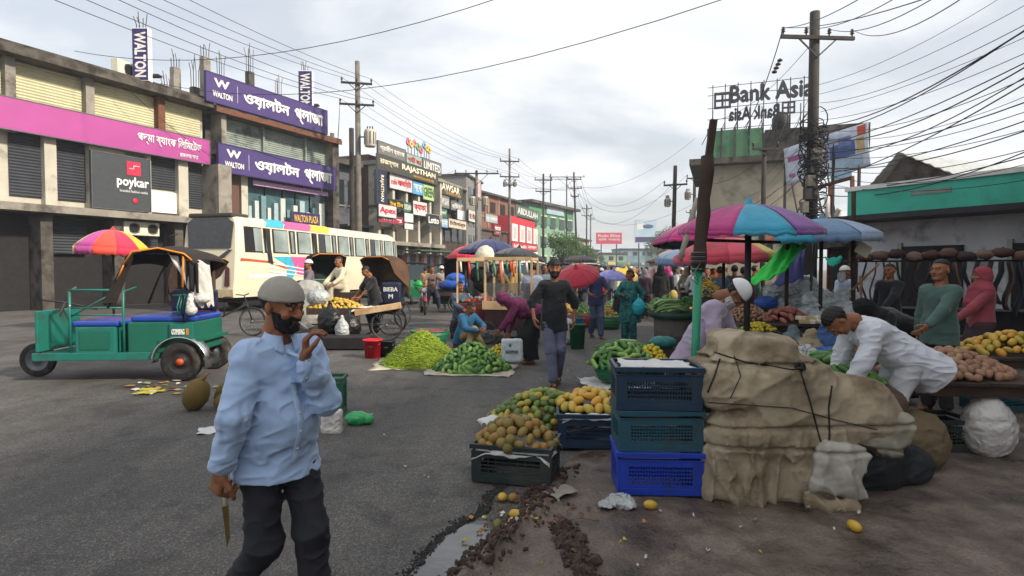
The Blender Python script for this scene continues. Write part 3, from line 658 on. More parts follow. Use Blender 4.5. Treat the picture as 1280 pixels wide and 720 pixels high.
# the road: one sheet from this kerb of earth to the shop fronts, running on to the far junction
rd = [(-30, -8), (9, -8), (9, 30), (9, 60), (12, 130), (16, 260), (6, 260), (-4, 130), (-6, 70), (-9.5, 40), (-21, 20), (-30, 14)]
b = MB()
b.grid(lambda u, v: (float(np.interp(-8 + 268 * v ** 2, [-8, 14, 20, 40, 70, 130, 260], [-30, -26, -21, -9.5, -7, -4, 6])) * (1 - u) + float(np.interp(-8 + 268 * v ** 2, [-8, 60, 130, 260], [9, 9, 12, 16])) * u, -8 + 268 * v ** 2, 0), 12, 60)
b.build('road', ASPH, kind='structure')
PUD = M('gutter_water', (.10, .10, .10), .06, var=.3, scale=3, spec=.6, bump=.06, bscale=14)
pp = [G(498, 735), G(530, 700), G(556, 672), G(585, 655), G(606, 650), G(618, 660), G(600, 684), G(575, 706), G(556, 735)]
b = MB(); b.add([(p.x, p.y, .006) for p in pp], [tuple(range(len(pp)))[::-1]]); b.build('puddle', PUD, kind='structure')
# loose asphalt crumbs along the broken road edge, uncountable
LUMP = M('asphalt_crumb', (.03, .028, .027), .8, var=.4, scale=30, bump=.5, bscale=60)
MLUMP = M('mud_clod', (.062, .04, .032), .9, var=.4, scale=18, bump=.8, bscale=40)
def crumbs(name, n, fpos, size, mat, seed):
    rg = random.Random(seed); b = MB()
    for _ in range(n):
        x, y, z = fpos(rg); r = size * rg.uniform(.35, 1.2) * (1 + .8 * (rg.random() > .93))
        b.ell((x, y, z + r * .25), (r, r * rg.uniform(.6, 1), r * .7), 5, 3, rot=(rg.random() * 3, rg.random() * 3, rg.random() * 6), jit=.25, rg=rg)
    b.s = [False] * len(b.s); b.build(name, mat, kind='stuff')
_re = [G(500, 735), G(528, 698), G(554, 670), G(580, 652), G(606, 640), G(612, 620), G(640, 600), G(700, 560)]
def _fe(rg):
    t = rg.random() ** .8 * (len(_re) - 1.01); i = int(t); p = _re[i].lerp(_re[i + 1], t - i); return p.x - abs(rg.gauss(0, .035)) + .03, p.y + rg.gauss(0, .01), 0.
crumbs('asphalt_crumbs', 2600, _fe, .009, LUMP, 3)
def _fm(rg):
    y = rg.uniform(2.9, 4.6); x = edge_x(y) + abs(rg.gauss(0, .11)) - .04; return x, y, gz(x, y)
crumbs('mud_clods', 700, _fm, .02, MLUMP, 5)
def _fm2(rg):
    t = rg.random(); p = G(700, 660).lerp(G(735, 728), t); x = p.x + rg.gauss(0, .035); y = p.y + rg.gauss(0, .03); return x, y, gz(x, y)
crumbs('mud_ridge_clods', 420, _fm2, .024, MLUMP, 8)
crumbs('road_grit', 2200, lambda rg: (rg.uniform(-3, .3), rg.uniform(1.8, 7), 0.), .0035, M('pale_grit', (.2, .18, .16), .9, var=.4), 11)
# ------------------------------------------------------------------ street fronts
CONC = M('weathered_concrete', hexc('8b867d'), .92, var=.18, scale=1.5, bump=.35, bscale=18, dirt=hexc('4c463e'), dscale=1.1, dlo=.5, dhi=.68)
DCONC = M('dark_stained_concrete', hexc('57524c'), .92, var=.25, scale=1.2, bump=.35, bscale=18, dirt=hexc('2b2622'), dscale=1.6, dlo=.45, dhi=.62)
PLAST = M('pale_plaster', hexc('b9b4a6'), .9, var=.1, scale=1.4, bump=.2, bscale=20, dirt=hexc('746c5e'), dscale=1.0, dlo=.55, dhi=.72)
CREAMSH = M('cream_shutter', hexc('c3bf9e'), .6, var=.08, scale=2, dirt=hexc('8d8769'), dscale=1.2, dlo=.55, dhi=.75)
GREYSH = M('grey_green_shutter', hexc('8f9a92'), .5, var=.14, scale=1.3, dirt=hexc('56605c'), dscale=1.0, dlo=.5, dhi=.7)
DARKSH = M('dark_shutter', hexc('3a3d44'), .5, var=.15, scale=2)
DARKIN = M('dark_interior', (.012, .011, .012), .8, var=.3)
GLASS = M('tinted_glass', hexc('2c3a3d'), .08, var=.15, scale=1, spec=.9, metal=.25)
TEALG = M('shop_glass', hexc('4b6a70'), .1, var=.35, scale=1.6, spec=.9, metal=.1)
RUST = M('rusty_steel', hexc('6b4330'), .8, var=.3, scale=8, bump=.3)
STEEL = M('grey_steel', hexc('62666a'), .5, metal=.6, var=.15)
DSTEEL = M('dark_steel', (.03, .03, .033), .6, metal=.4, var=.2)
WHITE = M('white_paint', (.72, .72, .70), .55, var=.06); OFFW = M('offwhite_paint', hexc('cfcab8'), .6, var=.08)
PURP = M('purple_sign', hexc('43356c'), .5, var=.05, scale=1); PURPD = M('purple_sign_dark', hexc('33245f'), .5, var=.05)
PINKS = M('magenta_sign', hexc('a5468a'), .5, var=.05, scale=1)
WOOD = M('rough_timber', hexc('8b6a48'), .85, var=.2, scale=5, bump=.4, bscale=30); DWOOD = M('dark_timber', hexc('3d2f26'), .85, var=.25, scale=5, bump=.5, bscale=30)
LWOOD = M('pale_timber', hexc('c2a57a'), .8, var=.15, scale=6, bump=.3, bscale=40)
BRICKT = M('brown_tile', hexc('5d4136'), .6, var=.15, scale=20)

def shutter(fac, root, x0, x1, z0, z1, mat, y=.06, pitch=.11, name='shutter'):
    b = MB(); n = max(3, int((z1 - z0) / pitch)); dz = (z1 - z0) / n
    for i in range(n):
        z = z0 + i * dz; b.add([(x0, y, z), (x1, y, z), (x1, y - .035, z + dz * .5), (x0, y - .035, z + dz * .5), (x1, y, z + dz), (x0, y, z + dz)], [(0, 1, 2, 3), (3, 2, 4, 5)])
    return b.build(name, mat, root)
def bld(name, fac, label, cat='building', group=None):
    return thing(name, label, cat, fac.A, fac.rz, group)
def blocks(root, name, mat, *bx, **k):
    b = MB()
    for q in bx: b.box(*q)
    return b.build(name, mat, root, **k)
def board(fac, label, px0, px1, pt0, pb0, mat, text=None, tcol=WHITE, y=-.25, th=.12, tmar=(.06, .2), cat='sign', name='sign_board', group=None, bold=.03, pt1=None, frame=None, extra=None, zfix=None):
    """a sign board on a street front, its left edge read at px0 between pt0 and pb0; its top is level"""
    x0, x1 = fac.s(px0, y), fac.s(px1, y); z1, z0 = zfix or (fac.z(pt0, x0, y), fac.z(pb0, x0, y))
    o = thing(name, label, cat, fac.w(x0, y, z0), fac.rz, group); w, h = x1 - x0, z1 - z0
    MB().box(0, w, 0, th, 0, h).build('panel', mat, o, bevel=.01)
    fb = MB()
    for q in ((-.03, w + .03, -.015, th + .01, -.035, 0), (-.03, w + .03, -.015, th + .01, h, h + .035), (-.03, 0, -.015, th + .01, 0, h), (w, w + .03, -.015, th + .01, 0, h)): fb.box(*q)
    fb.build('frame', frame or STEEL, o)
    bk = MB()
    for xx in (w * .15, w * .85): bk.box(xx - .03, xx + .03, th + .01, th + .26, h * .4, h * .4 + .06)
    bk.build('bracket', DSTEEL, o)
    if text: lettering(text, w * tmar[0], h * tmar[1], w * (1 - 2 * tmar[0]), h * (1 - 2 * tmar[1]), tcol, o, bold=bold)
    for q in (extra or ()): lettering(q[0], w * q[1], h * q[2], w * q[3], h * q[4], q[5], o, bold=q[6] if len(q) > 6 else .03)
    return o, w, h

# the bank's building and the plaza: one line of front running away from us
FW = Fac(262, 28.3, 420, 36.0)
def plaza_text(o, w, h):
    # the emblem: a W of two chevrons, the latin name under it
    k = h * .30; b = MB()
    for cx in (w * .105 - k * .42, w * .105 + k * .42):
        for sg in (-1, 1): b.prism([(cx - sg * k * .62, h * .55 + k), (cx - sg * k * .30, h * .55 + k), (cx + .02 * sg, h * .55 + k * .35), (cx - sg * .02, h * .55)], -.022, -.002)
    b.build('emblem', WHITE, o)
    lettering('WALTON', w * .04, h * .20, w * .135, h * .20, WHITE, o, bold=.06)
    MB().box(w * .215, w * .217, -.02, 0, h * .2, h * .8).build('divider', WHITE, o)
    lettering('ওয়ালটন', w * .26, h * .20, w * .37, h * .58, WHITE, o, bold=.07)
    lettering('প্লাজা', w * .68, h * .12, w * .27, h * .60, WHITE, o, bold=.07)
root = bld('bank_building', FW, 'long cream shuttered bank block with stained concrete ledge beside the purple plaza')
x0, x1 = FW.s(-40), FW.s(262) - .0
blocks(root, 'wall', PLAST, (x0, x1, .35, 14, 3.9, 9.4))
blocks(root, 'ledge', DCONC, (x0, x1, -.55, .5, 9.3, 9.62), (x0, x1, -.1, .5, 9.62, 9.85))
blocks(root, 'floor_slab', CONC, (x0, x1, -.5, .4, 3.72, 4.0))
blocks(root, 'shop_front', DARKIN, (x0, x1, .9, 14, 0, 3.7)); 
cols = [FW.s(p) for p in (20, 118, 206, 268)]
for c in cols[:-1]: blocks(root, 'pillar', RUST if c == cols[2] else CONC, (c - .16, c + .16, -.02, .42, 6.6, 9.3))
for c in [FW.s(p) for p in (60, 150, 225)]: blocks(root, 'ground_pillar', DCONC, (c - .2, c + .2, 0, .85, 0, 3.72))
ed = [x0] + cols; 
for a, c in zip(ed[:-1], ed[1:]): shutter(FW, root, a + .17, min(c, x1) - .17, 7.6, 9.3, CREAMSH, .3)
def fx(p): return FW.s(p)
shutter(FW, root, fx(192), fx(226), 5.2, 6.7, DARKSH, .3); blocks(root, 'white_panel', WHITE, (fx(194), fx(226), .2, .34, 4.15, 5.1))
shutter(FW, root, fx(238), fx(259), 4.5, 6.7, DARKSH, .3); shutter(FW, root, fx(20), fx(60), 4.3, 6.7, DARKSH, .3); shutter(FW, root, fx(75), fx(115), 4.3, 6.7, DARKSH, .3)
for a, c in ((60, 75), (115, 160), (187, 192), (226, 238)): blocks(root, 'wall_pier', PLAST, (fx(a), fx(c), .02, .36, 4.0, 6.75))
blocks(root, 'projecting_bay', CONC, (fx(262) - .1, fx(276), -.9, .34, 3.9, 6.6))
for i, p in enumerate((150, 62)):       # ground floor goods and half shutter
    shutter(FW, root, fx(p) + .2, fx(p + 60), 2.2, 3.7, DARKSH, .7)
sg, w, h = board(FW, 'magenta bank sign with white Bengali lettering above the dark shutters', -30, 265, 0, 0, PINKS, zfix=(7.75, 6.62), y=-.3)
lettering('পদ্মা ব্যাংক িলিমেটড', w * .62, h * .34, w * .33, h * .50, WHITE, sg, bold=.03); lettering('রাজনগর শাখা', w * .83, h * .10, w * .10, h * .16, WHITE, sg)
sg, w, h = board(FW, 'charcoal poykar shop sign with a red square emblem', 118, 190, 0, 0, M('charcoal', hexc('3d4145'), .5), zfix=(6.35, 4.1), y=-.2)
lettering('poykar', w * .40, h * .40, w * .56, h * .22, WHITE, sg, bold=.06); MB().box(w * .58, w * .83, -.02, 0, h * .66, h * .92).build('emblem', paint('c4284a'), sg)
MB().tube([(w * .62, -.03, h * .78), (w * .70, -.03, h * .78), (w * .70, -.03, h * .84), (w * .80, -.03, h * .84)], .02, 4).build('emblem_line', WHITE, sg)
MB().ell((w * .72, -.02, h * .18), (.12, .02, .12)).build('pin_emblem', paint('b3263e'), sg); lettering('branded fashion outlet', w * .45, h * .33, w * .5, h * .05, WHITE, sg, bold=0)
def ac_unit(loc, rz, label, s=1.):
    o = thing('air_conditioner', label, 'air conditioner', loc, rz, 'air conditioner units on the bank block'); o.scale = (s,) * 3
    MB().box(-.42, .42, -.3, 0, 0, .6).build('casing', OFFW, o, bevel=.02)
    b = MB(); b.torus((.12, -.31, .3), .22, .012, 'y', 20, 5)
    for i in range(-3, 4): b.box(.12 - .21, .12 + .21, -.318, -.30, .3 + i * .055 - .006, .3 + i * .055 + .006)
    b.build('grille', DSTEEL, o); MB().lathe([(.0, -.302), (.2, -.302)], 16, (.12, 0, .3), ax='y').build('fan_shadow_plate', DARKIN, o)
    MB().box(-.3, -.26, -.28, .1, -.06, 0).build('bracket', DSTEEL, o); MB().box(.26, .3, -.28, .1, -.06, 0).build('bracket', DSTEEL, o)
    return o
for p, lb, z in ((166, 'dusty air conditioner unit under the bank slab beside the striped parasol', 3.05), (189, 'second air conditioner unit under the bank slab, nearer the bus', 3.05)):
    ac_unit(FW.w(FW.s(p), .3, z), FW.rz, lb)
ac_unit(FW.w(FW.s(166), .6, 9.86), FW.rz + .3, 'air conditioner unit standing on the bank roof ledge', 1.1)

root = bld('plaza_building', FW, 'electronics plaza with grey shutters, glass showroom and bare roof columns')
X0, X1 = FW.s(268), FW.s(418)
blocks(root, 'wall', DCONC, (X0, X1, .5, 14, 0, 9.5), bevel=.01)
blocks(root, 'roof_ledge', DCONC, (X0 - .2, X1 + .1, -.6, .52, 9.2, 9.5)); blocks(root, 'rusty_fascia', RUST, (X0 - .2, X1 + .1, -.64, -.602, 9.16, 9.4))
for p in (278, 334, 386, 414): blocks(root, 'mullion', CONC if p in (278, 414) else GREYSH, (FW.s(p) - (.14 if p in (278, 414) else .05), FW.s(p) + (.14 if p in (278, 414) else .05), -.3 if p in (278, 414) else .1, .5, 7.3, 9.2))
for a, c in ((280, 333), (335, 385), (388, 412)): shutter(FW, root, FW.s(a), FW.s(c), 7.2, 9.2, GREYSH, .3)
blocks(root, 'tiled_column', BRICKT, (FW.s(286), FW.s(299), -.1, .5, 3.9, 6.6)); blocks(root, 'pale_column', PLAST, (FW.s(301), FW.s(309), -.15, .5, 0, 6.6))
blocks(root, 'floor_slab', CONC, (X0, X1, -.3, .5, 3.8, 4.05)); blocks(root, 'corner_column', DCONC, (FW.s(412), X1 + .12, -.35, .5, 0, 9.2))
for a, c in ((310, 334), (336, 356), (358, 372), (374, 390), (392, 410)):
    blocks(root, 'shop_window', TEALG, (FW.s(a), FW.s(c), .2, .26, 4.1, 6.3)); 
for i in range(12):
    p = 312 + i * 8; blocks(root, 'displayed_fridge', paint(['9db4b8', 'b9c2c0', '6d8b92', 'c7c9c2'][i % 4], .3), (FW.s(p), FW.s(p + 4 + i % 3), .0, .18, 4.1, 4.9 + .3 * (i % 3)))
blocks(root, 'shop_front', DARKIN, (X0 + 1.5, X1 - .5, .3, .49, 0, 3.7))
blocks(root, 'banner_strip', M('pinkish_strip', hexc('b590b8'), .6, var=.3, scale=9), (FW.s(313), FW.s(406), -.34, -.30, 5.95, 6.2))
for pz, lb in (((10.9, 9.55), 'upper purple plaza sign with big white Bengali letters on the roof edge'), ((7.62, 6.3), 'lower purple plaza sign with white Bengali letters above the showroom')):
    o, w, h = board(FW, lb, 262 if pz[0] > 9 else 276, 411 if pz[0] > 9 else 421, 0, 0, PURP, zfix=pz, y=-.66 if pz[0] > 9 else -.75, frame=PURPD); plaza_text(o, w, h)
o, w, h = board(FW, 'small dark blue plaza sign just above the bus roof', 366, 400, 0, 0, PURPD, 'WALTON PLAZA', paint('d9b24c'), zfix=(4.75, 4.1), y=-.6)
# roof columns, poured and abandoned, bars sticking out
REBAR = M('rebar', hexc('4c423b'), .8, var=.2)
cl = [(183, 53, 20, .6, 'tall roof column beside the vertical plaza sign, bars splayed'), (224, 88, 66, 2.2, 'short grey roof column with bent bars above the bank ledge'), (248, 112, 72, 1.2, 'stub of roof column with long bars above the bank ledge'),
      (261, 75, 56, .3, 'ochre streaked roof column at the corner of the upper purple sign'), (280, 104, 65, 3.2, 'low roof column behind the upper purple sign, nearest the emblem'), (316, 93, 57, 2.0, 'dark roof column rising behind the middle of the purple sign'),
      (351, 122, 94, 3.0, 'low roof column with thin bars behind the sign, right of its middle'), (384, 99, 75, .8, 'roof column holding the second vertical plaza sign'), (212, 118, 92, 4.5, 'farthest back bundle of bars behind the bank ledge')]
for p, yt, yr, dep, lb in cl:
    x = FW.s(p, dep); zt, zr = FW.z(yt, x, dep), FW.z(yr, x, dep); o = thing('roof_column', lb, 'column', FW.w(x, dep, 9.5), FW.rz, 'unfinished columns on the plaza roof')
    MB().box(-.19, .19, -.16, .16, -.0, max(.3, zt - 9.5)).build('shaft', CONC if p in (261, 224) else DCONC, o, bevel=.015)
    for i, (sx, sy) in enumerate(((-.13, -.1), (.13, -.1), (.13, .1), (-.13, .1), (0, .1))):
        MB().tube([(sx, sy, max(.3, zt - 9.5) - .1), (sx * 1.1, sy, (zt + zr) / 2 - 9.5), (sx * 1.3 + R.uniform(-.1, .1), sy * 1.3, zr - 9.5 - R.uniform(0, .5))], .02, 4).build('rebar', REBAR, o)
for p0, pt, pb, lb in ((196, 42, 106, 'tall vertical plaza sign box on the bank roof edge'), (395, 93, 140, 'vertical plaza sign box at the far end of the roof')):
    x = FW.s(p0, -.3); z1, z0 = FW.z(pt, x, -.3), FW.z(pb, x, -.3); o = thing('vertical_sign', lb, 'sign', FW.w(x, -.2, z0), FW.rz + rad(-62), 'vertical plaza signs'); W_ = .62 if p0 < 300 else .72
    MB().box(-W_, W_ * .1, -.3, 0, 0, z1 - z0).build('case', WHITE, o, bevel=.01); MB().box(-W_ + .02, W_ * .1 - .02, -.315, -.301, .04, z1 - z0 - .04).build('face', PURPD, o)
    lettering('WALTON', -W_ + .13, (z1 - z0) * .08, W_ * .72, (z1 - z0) * .84, WHITE, o, y=-.325, rot=1, bold=.07); MB().box(-.3, .3, 0, .3, .3, .4).build('bracket', DSTEEL, o)

# dark setback block behind the transformer pole
FG = Fac(418, 41, 478, 45)
root = bld('setback_building', FG, 'dark grey low block set back behind the transformer pole')
blocks(root, 'wall', M('dark_render', hexc('565860'), .9, var=.2, dirt=hexc('33343a')), (0, FG.L, .2, 10, 0, 9.0)); blocks(root, 'roof', DCONC, (-.1, FG.L + .1, -.5, 10, 9.0, 9.4))
for i in range(3):
    blocks(root, 'window', GLASS, (.4 + i * 1.1, 1.1 + i * 1.1, .14, .19, 6.2, 8.0)); blocks(root, 'window_frame', CONC, (.34 + i * 1.1, 1.16 + i * 1.1, .08, .2, 6.1, 6.2))
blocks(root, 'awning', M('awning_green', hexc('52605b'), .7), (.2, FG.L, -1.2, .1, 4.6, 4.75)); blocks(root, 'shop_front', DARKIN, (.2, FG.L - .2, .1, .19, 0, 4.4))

# the block with the sari shop signs
FR = Fac(473, 42.5, 552, 51.5)
root = bld('rajasthan_building', FR, 'three storey sign covered clothes block behind the parked bus')
L = FR.L; BRN = M('brown_render', hexc('5b4a40'), .85, var=.2, scale=2, dirt=hexc('35302c'))
blocks(root, 'wall', BRN, (0, L, .8, 12, 0, 10)); blocks(root, 'roof_slab', CONC, (-.2, L + .1, -.2, 12, 9.2, 9.5)); blocks(root, 'floor_slab', CONC, (0, L, -.1, .8, 6.0, 6.3), (0, L, -.4, .8, 3.4, 3.7))
for i in range(6): blocks(root, 'column', PLAST, (i * (L - .3) / 5, i * (L - .3) / 5 + .3, -.05, .8, 0, 9.2))
for i in range(5): blocks(root, 'window', DARKIN if i % 2 else GLASS, (i * (L - .3) / 5 + .32, (i + 1) * (L - .3) / 5 - .02, .6, .68, 6.3, 8.2))
OLIVE = M('olive_black_sign', hexc('45423a'), .5, var=.1); GOLD = paint('d3a437'); CREAMT = paint('e6dcc2'); REDT = paint('b8243a')
GRYS = M('grey_sign', hexc('6e6b66'), .6, var=.15)
def sb(f, lb, a, b_, t, bt, col, tx=None, tc=WHITE, **k): return board(f, lb, a, b_, t, bt, col if not isinstance(col, str) else paint(col, .55, var=.12, scale=2.), tx, tc if not isinstance(tc, str) else paint(tc), **k)
sb(FR, 'grey roof sign with rows of small white print, leftmost on the clothes block', 474, 508, 177, 192, GRYS, 'গ্রামীণ ব্যাংক', y=-.3)
sb(FR, 'green and pink roof sign in the middle of the clothes block', 509, 528, 192, 206, '8aa39a', 'শাড়ী ঘর', 'b8243a', y=-.3)
sb(FR, 'plain grey roof sign at the far end of the clothes block', 529, 552, 198, 214, GRYS, 'LIMITED', y=-.3)
sb(FR, 'black and gold RAJASTHAN shop sign with cream lettering', 473, 548, 193, 211, OLIVE, None, y=-.45, extra=[('রাজস্থান', .03, .3, .27, .45, CREAMT), ('RAJASTHAN', .36, .32, .58, .5, CREAMT, .06), ('FASHION HOUSE', .55, .08, .36, .16, GOLD)])
o, w, h = sb(FR, 'narrow navy vertical sign reading down the corner of the block', 472, 484, 213, 254, '20263f', None, y=-.5, th=.2); lettering('RAJASTHAN', w * .3, h * .08, w * .4, h * .8, CREAMT, o, rot=1)
sb(FR, 'white and pink telecom board with a blue stripe', 488, 516, 217, 235, 'cfc3c6', 'robi আজিয়াটা', 'c03045', y=-.2)
sb(FR, 'bright blue panel board beside the pink telecom board', 516.5, 529, 226, 242, '4ba0cf', 'সেবা', y=-.2)
sb(FR, 'pale green leaf printed board at the end of the row', 529.5, 543, 230, 249, 'a9c486', 'GREEN', '37633a', y=-.2)
sb(FR, 'black board with yellow Bengali letters over the balcony', 487, 505, 249, 259, '23211f', 'টপ িটন', 'e0b21e', y=-.5)
sb(FR, 'small green board under the yellow lettering', 505, 516, 253, 264, '3a6f54', 'ORGANIC', y=-.4)
sb(FR, 'white round patterned board with red loops', 517, 534, 251, 268, 'd5cdc8', 'ক্যাফে', 'b4213c', y=-.6)
sb(FR, 'pale pink Apex shoe shop sign', 474, 496, 255, 270, 'd9c4c4', 'Apex', 'b4213c', y=-1.0, bold=.06)
sb(FR, 'red shoe shop band under the Apex sign', 474, 505, 268, 277, 'a12740', 'বাটা সু', y=-.8)
sb(FR, 'upper blank white board above the bus front', 506, 517, 266, 277, 'd2d2cc', None, y=-.9); sb(FR, 'lower blank white board above the bus front', 506, 517, 279, 286, 'c9c9c4', None, y=-.9)
sb(FR, 'dark shop sign with white round letters', 535, 549, 268, 281, '2a2a30', 'Lotto', y=-.8, bold=.06)
# balloon letters on the roof
for i, (p, pyy, c) in enumerate(((511, 180, 'd8607a'), (515, 183, 'c8c84e'), (519, 182, 'e07a8c'), (523, 186, '4ea86a'), (527, 190, 'd85c6c'), (531, 184, '6aa6c4'), (534, 187, 'e0c23e'), (537, 190, 'd8a83c'))):
    q = FR.w(FR.s(p, .3), .3, FR.z(pyy + 3, FR.s(p, .3), .3)); o = thing('roof_letter', 'bulbous %s advertising letter on a rod, %s of the roof row' % (('pink', 'lime', 'rose', 'green', 'coral', 'sky blue', 'yellow', 'amber')[i], ('first', 'second', 'third', 'fourth', 'fifth', 'sixth', 'seventh', 'last')[i]), 'letter', q, FR.rz, 'coloured letters on the roof of the clothes block')
    b = MB(); b.torus((0, 0, .25), .2, .09, 'y', 12, 6); b.ell((.0, 0, .5), (.12, .1, .14), 8, 5); b.build('letter', paint(c, .4), o); MB().cyl((0, 0, 9.5 - q.z), (0, 0, .1), .03, n=5).build('rod', DSTEEL, o)
# goods and hanging clothes at the shop fronts
for i in range(14):
    p = 507 + i * 3.6; x = FR.s(p, -.6); c = ['a53a48', 'c9c2b4', '3f5d86', '7a3f5c', 'd6b8a2', '2f4f4a', 'c46a50', 'e0dcd4', '55384c', '8a98a8', 'b04860', '6f8f6a', 'd8cfc0', '474a66'][i]
    o = thing('hanging_garment', ('red', 'ivory', 'blue', 'plum', 'peach', 'bottle green', 'brick', 'white', 'aubergine', 'steel', 'rose', 'sage', 'oatmeal', 'slate')[i] + ' garment hanging in the clothes block shop front', 'garment', FR.w(x, -.6, 1.5), FR.rz, 'garments hanging at the shop fronts')
    MB().grid(lambda u, v: (-.22 - .05 * (1 - v) + (.44 + .1 * (1 - v)) * u, .03 * math.sin(u * 20 + i), v * 1.25), 6, 3).build('cloth', paint(c, .9), o, solid=.02); MB().tube([(-.2, 0, 1.26), (0, 0, 1.33), (.2, 0, 1.26)], .012, 4).build('hanger', DSTEEL, o)
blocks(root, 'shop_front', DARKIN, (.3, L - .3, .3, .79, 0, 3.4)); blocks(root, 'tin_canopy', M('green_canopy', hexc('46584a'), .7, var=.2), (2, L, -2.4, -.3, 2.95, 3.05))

FK = Fac(547, 53, 583, 60)
root = bld('kamila_building', FK, 'dark brown narrow block with gold edged letters beyond the clothes block'); L = FK.L
blocks(root, 'wall', M('dark_brown_render', hexc('43332c'), .85, var=.25, scale=2), (0, L, .3, 10, 0, 9.6)); blocks(root, 'roof_slab', CONC, (-.1, L + .1, -.2, 10, 9.6, 9.8))
for k in range(2):
    for i in range(4): blocks(root, 'window', GLASS, (.5 + i * L / 4.2, 1.7 + i * L / 4.2, .22, .29, 4.2 + k * 2.8, 5.8 + k * 2.8))
sb(FK, 'dark KAWSAR shop sign with white letters and gold line', 547, 579, 226, 240, OLIVE, None, extra=[('KAWSAR', .04, .35, .8, .6, CREAMT, .05), ('CLOTH STORE', .3, .08, .6, .2, GOLD)])
sb(FK, 'grey board with white print, upper of the brown block', 549, 562, 243, 258, GRYS, 'ISLAMI BANK'); sb(FK, 'grey board with Bengali print beside the white board', 564, 580, 251, 262, GRYS, 'বিউটি'); sb(FK, 'plain white tilted board on the brown block', 572, 581, 262, 274, 'd8d8d4', None, y=-.4)
sb(FK, 'green board with white letters low on the brown block', 548, 559, 260, 270, '2f6a50', 'পাঞ্জাবি', y=-.5); sb(FK, 'blue and white pharmacy board', 549, 560, 272, 283, '7fa6c8', 'ফামা', y=-.7); sb(FK, 'beige long fascia board over the tailor shops', 561, 583, 273, 284, 'c4b9a4', 'টেইলার্স', '5a3030', y=-.7)
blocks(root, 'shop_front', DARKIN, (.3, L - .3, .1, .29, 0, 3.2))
FT = Fac(583, 60, 602, 66)
root = bld('narrow_tower', FT, 'narrow grey tower with a pink edge board beyond the brown block'); L = FT.L
blocks(root, 'wall', M('tower_grey', hexc('7c7a78'), .9, var=.2), (0, L, 0, 9, 0, 11.2)); blocks(root, 'roof_slab', DCONC, (-.15, L + .15, -.2, 9, 11.2, 11.4))
for k in range(3): blocks(root, 'window', GLASS, (.8, 2.0, -.05, .02, 3.6 + k * 2.5, 5.2 + k * 2.5)); blocks(root, 'window', GLASS, (2.6, 3.8, -.05, .02, 3.6 + k * 2.5, 5.2 + k * 2.5))
sb(FT, 'faded pink tall panel on the narrow tower', 596, 601, 224, 246, 'c9a4aa', None); sb(FT, 'white hoarding at the foot of the narrow tower', 586, 597, 262, 276, 'c8c4bc', 'হোটেল', '7a2a2a')
FO = Fac(600, 68, 640, 78)
root = bld('shop_row', FO, 'low jumbled row of shops below the unfinished brick block'); L = FO.L
blocks(root, 'wall', BRN, (0, L, 0, 9, 0, 6.2)); blocks(root, 'roof_slab', DCONC, (-.1, L, -.3, 9, 6.2, 6.4))
for i in range(5): blocks(root, 'shutter', DARKSH if i % 2 else GREYSH, (.3 + i * L / 5, -.2 + (i + 1) * L / 5, -.06, .01, .2, 2.9)); blocks(root, 'window', GLASS, (.5 + i * L / 5, 1.4 + i * L / 5, -.05, .02, 3.9, 5.4))
sb(FO, 'grey banner stretched above the low shop row', 607, 622, 267, 277, '9aa0a2', 'মোবাইল'); sb(FO, 'dark red board on the low shop row', 618, 626, 281, 293, '9a2c3a', 'সেল'); 
FB = Fac(613, 72, 662, 84)
root = bld('brick_building', FB, 'unfinished bare brick upper storeys under a dark roof'); L = FB.L
BRK = M2('brickwork', [(0, hexc('6a4636')), (.5, hexc('7d5543')), (1, hexc('8a6250'))], scale=3, rough=.9, rnd=False)
blocks(root, 'wall', BRK, (0, L, 2, 12, 0, 10.2), (0, L, 2, 12, 10.2, 11.2)); blocks(root, 'roof_slab', DCONC, (-.5, L + .4, 1.4, 12.4, 11.2, 11.45)); blocks(root, 'floor_beam', CONC, (-.05, L + .05, 1.9, 12, 8.2, 8.5), (-.05, L + .05, 1.9, 12, 5.2, 5.5))
for i in range(4): blocks(root, 'window', DARKIN, (1 + i * L / 4.2, 2.5 + i * L / 4.2, 1.93, 1.99, 9.0, 10.4)); blocks(root, 'column', CONC, (i * L / 4, i * L / 4 + .3, 1.92, 2, 5.5, 11.2))
FD = Fac(637, 76, 674, 90)
root = bld('red_building', FD, 'bright red shop building with white window panels'); L = FD.L; REDB = M('red_cladding', hexc('c02636'), .55, var=.08)
blocks(root, 'wall', REDB, (0, L, 0, 10, 0, 8.6))
for k, (z0, z1) in enumerate(((5.3, 7.6), (2.2, 4.1))):
    for i in range(4):
        a = .8 + i * (L - 1) / 4; blocks(root, 'white_panel', WHITE, (a, a + (L - 1) / 4 - 1.0, -.12, .02, z0, z1)); blocks(root, 'poster_figure', M2('poster_print', [(0, hexc('8a4a44')), (.5, hexc('d8cfc8')), (1, hexc('b85a60'))], scale=2), (a + .5, a + (L - 1) / 4 - 1.6, -.14, -.125, z0 + .3, z1 - .4))
sb(FD, 'white lettered green sign over the red building', 645, 673, 256, 266, '4a5c50', 'ABDULLAH', zfix=(10.2, 8.8)); sb(FD, 'red fascia with white script halfway up the red building', 640, 672, 0, 0, REDB, 'bKash নগদ', zfix=(5.1, 4.3))
FE = Fac(660, 86, 716, 100)
root = bld('green_building', FE, 'pale green block with a flat overhanging roof behind the tree'); L = FE.L; GRNB = M('pale_green_render', hexc('7d9c84'), .85, var=.12, scale=1)
blocks(root, 'wall', GRNB, (0, L, 0, 14, 0, 11.4)); blocks(root, 'roof_slab', DCONC, (-.5, L + 1, -1, 14, 11.4, 11.8)); blocks(root, 'floor_band', M('green_band', hexc('4f7f5c'), .8), (0, L, -.1, .01, 8.4, 11.4))
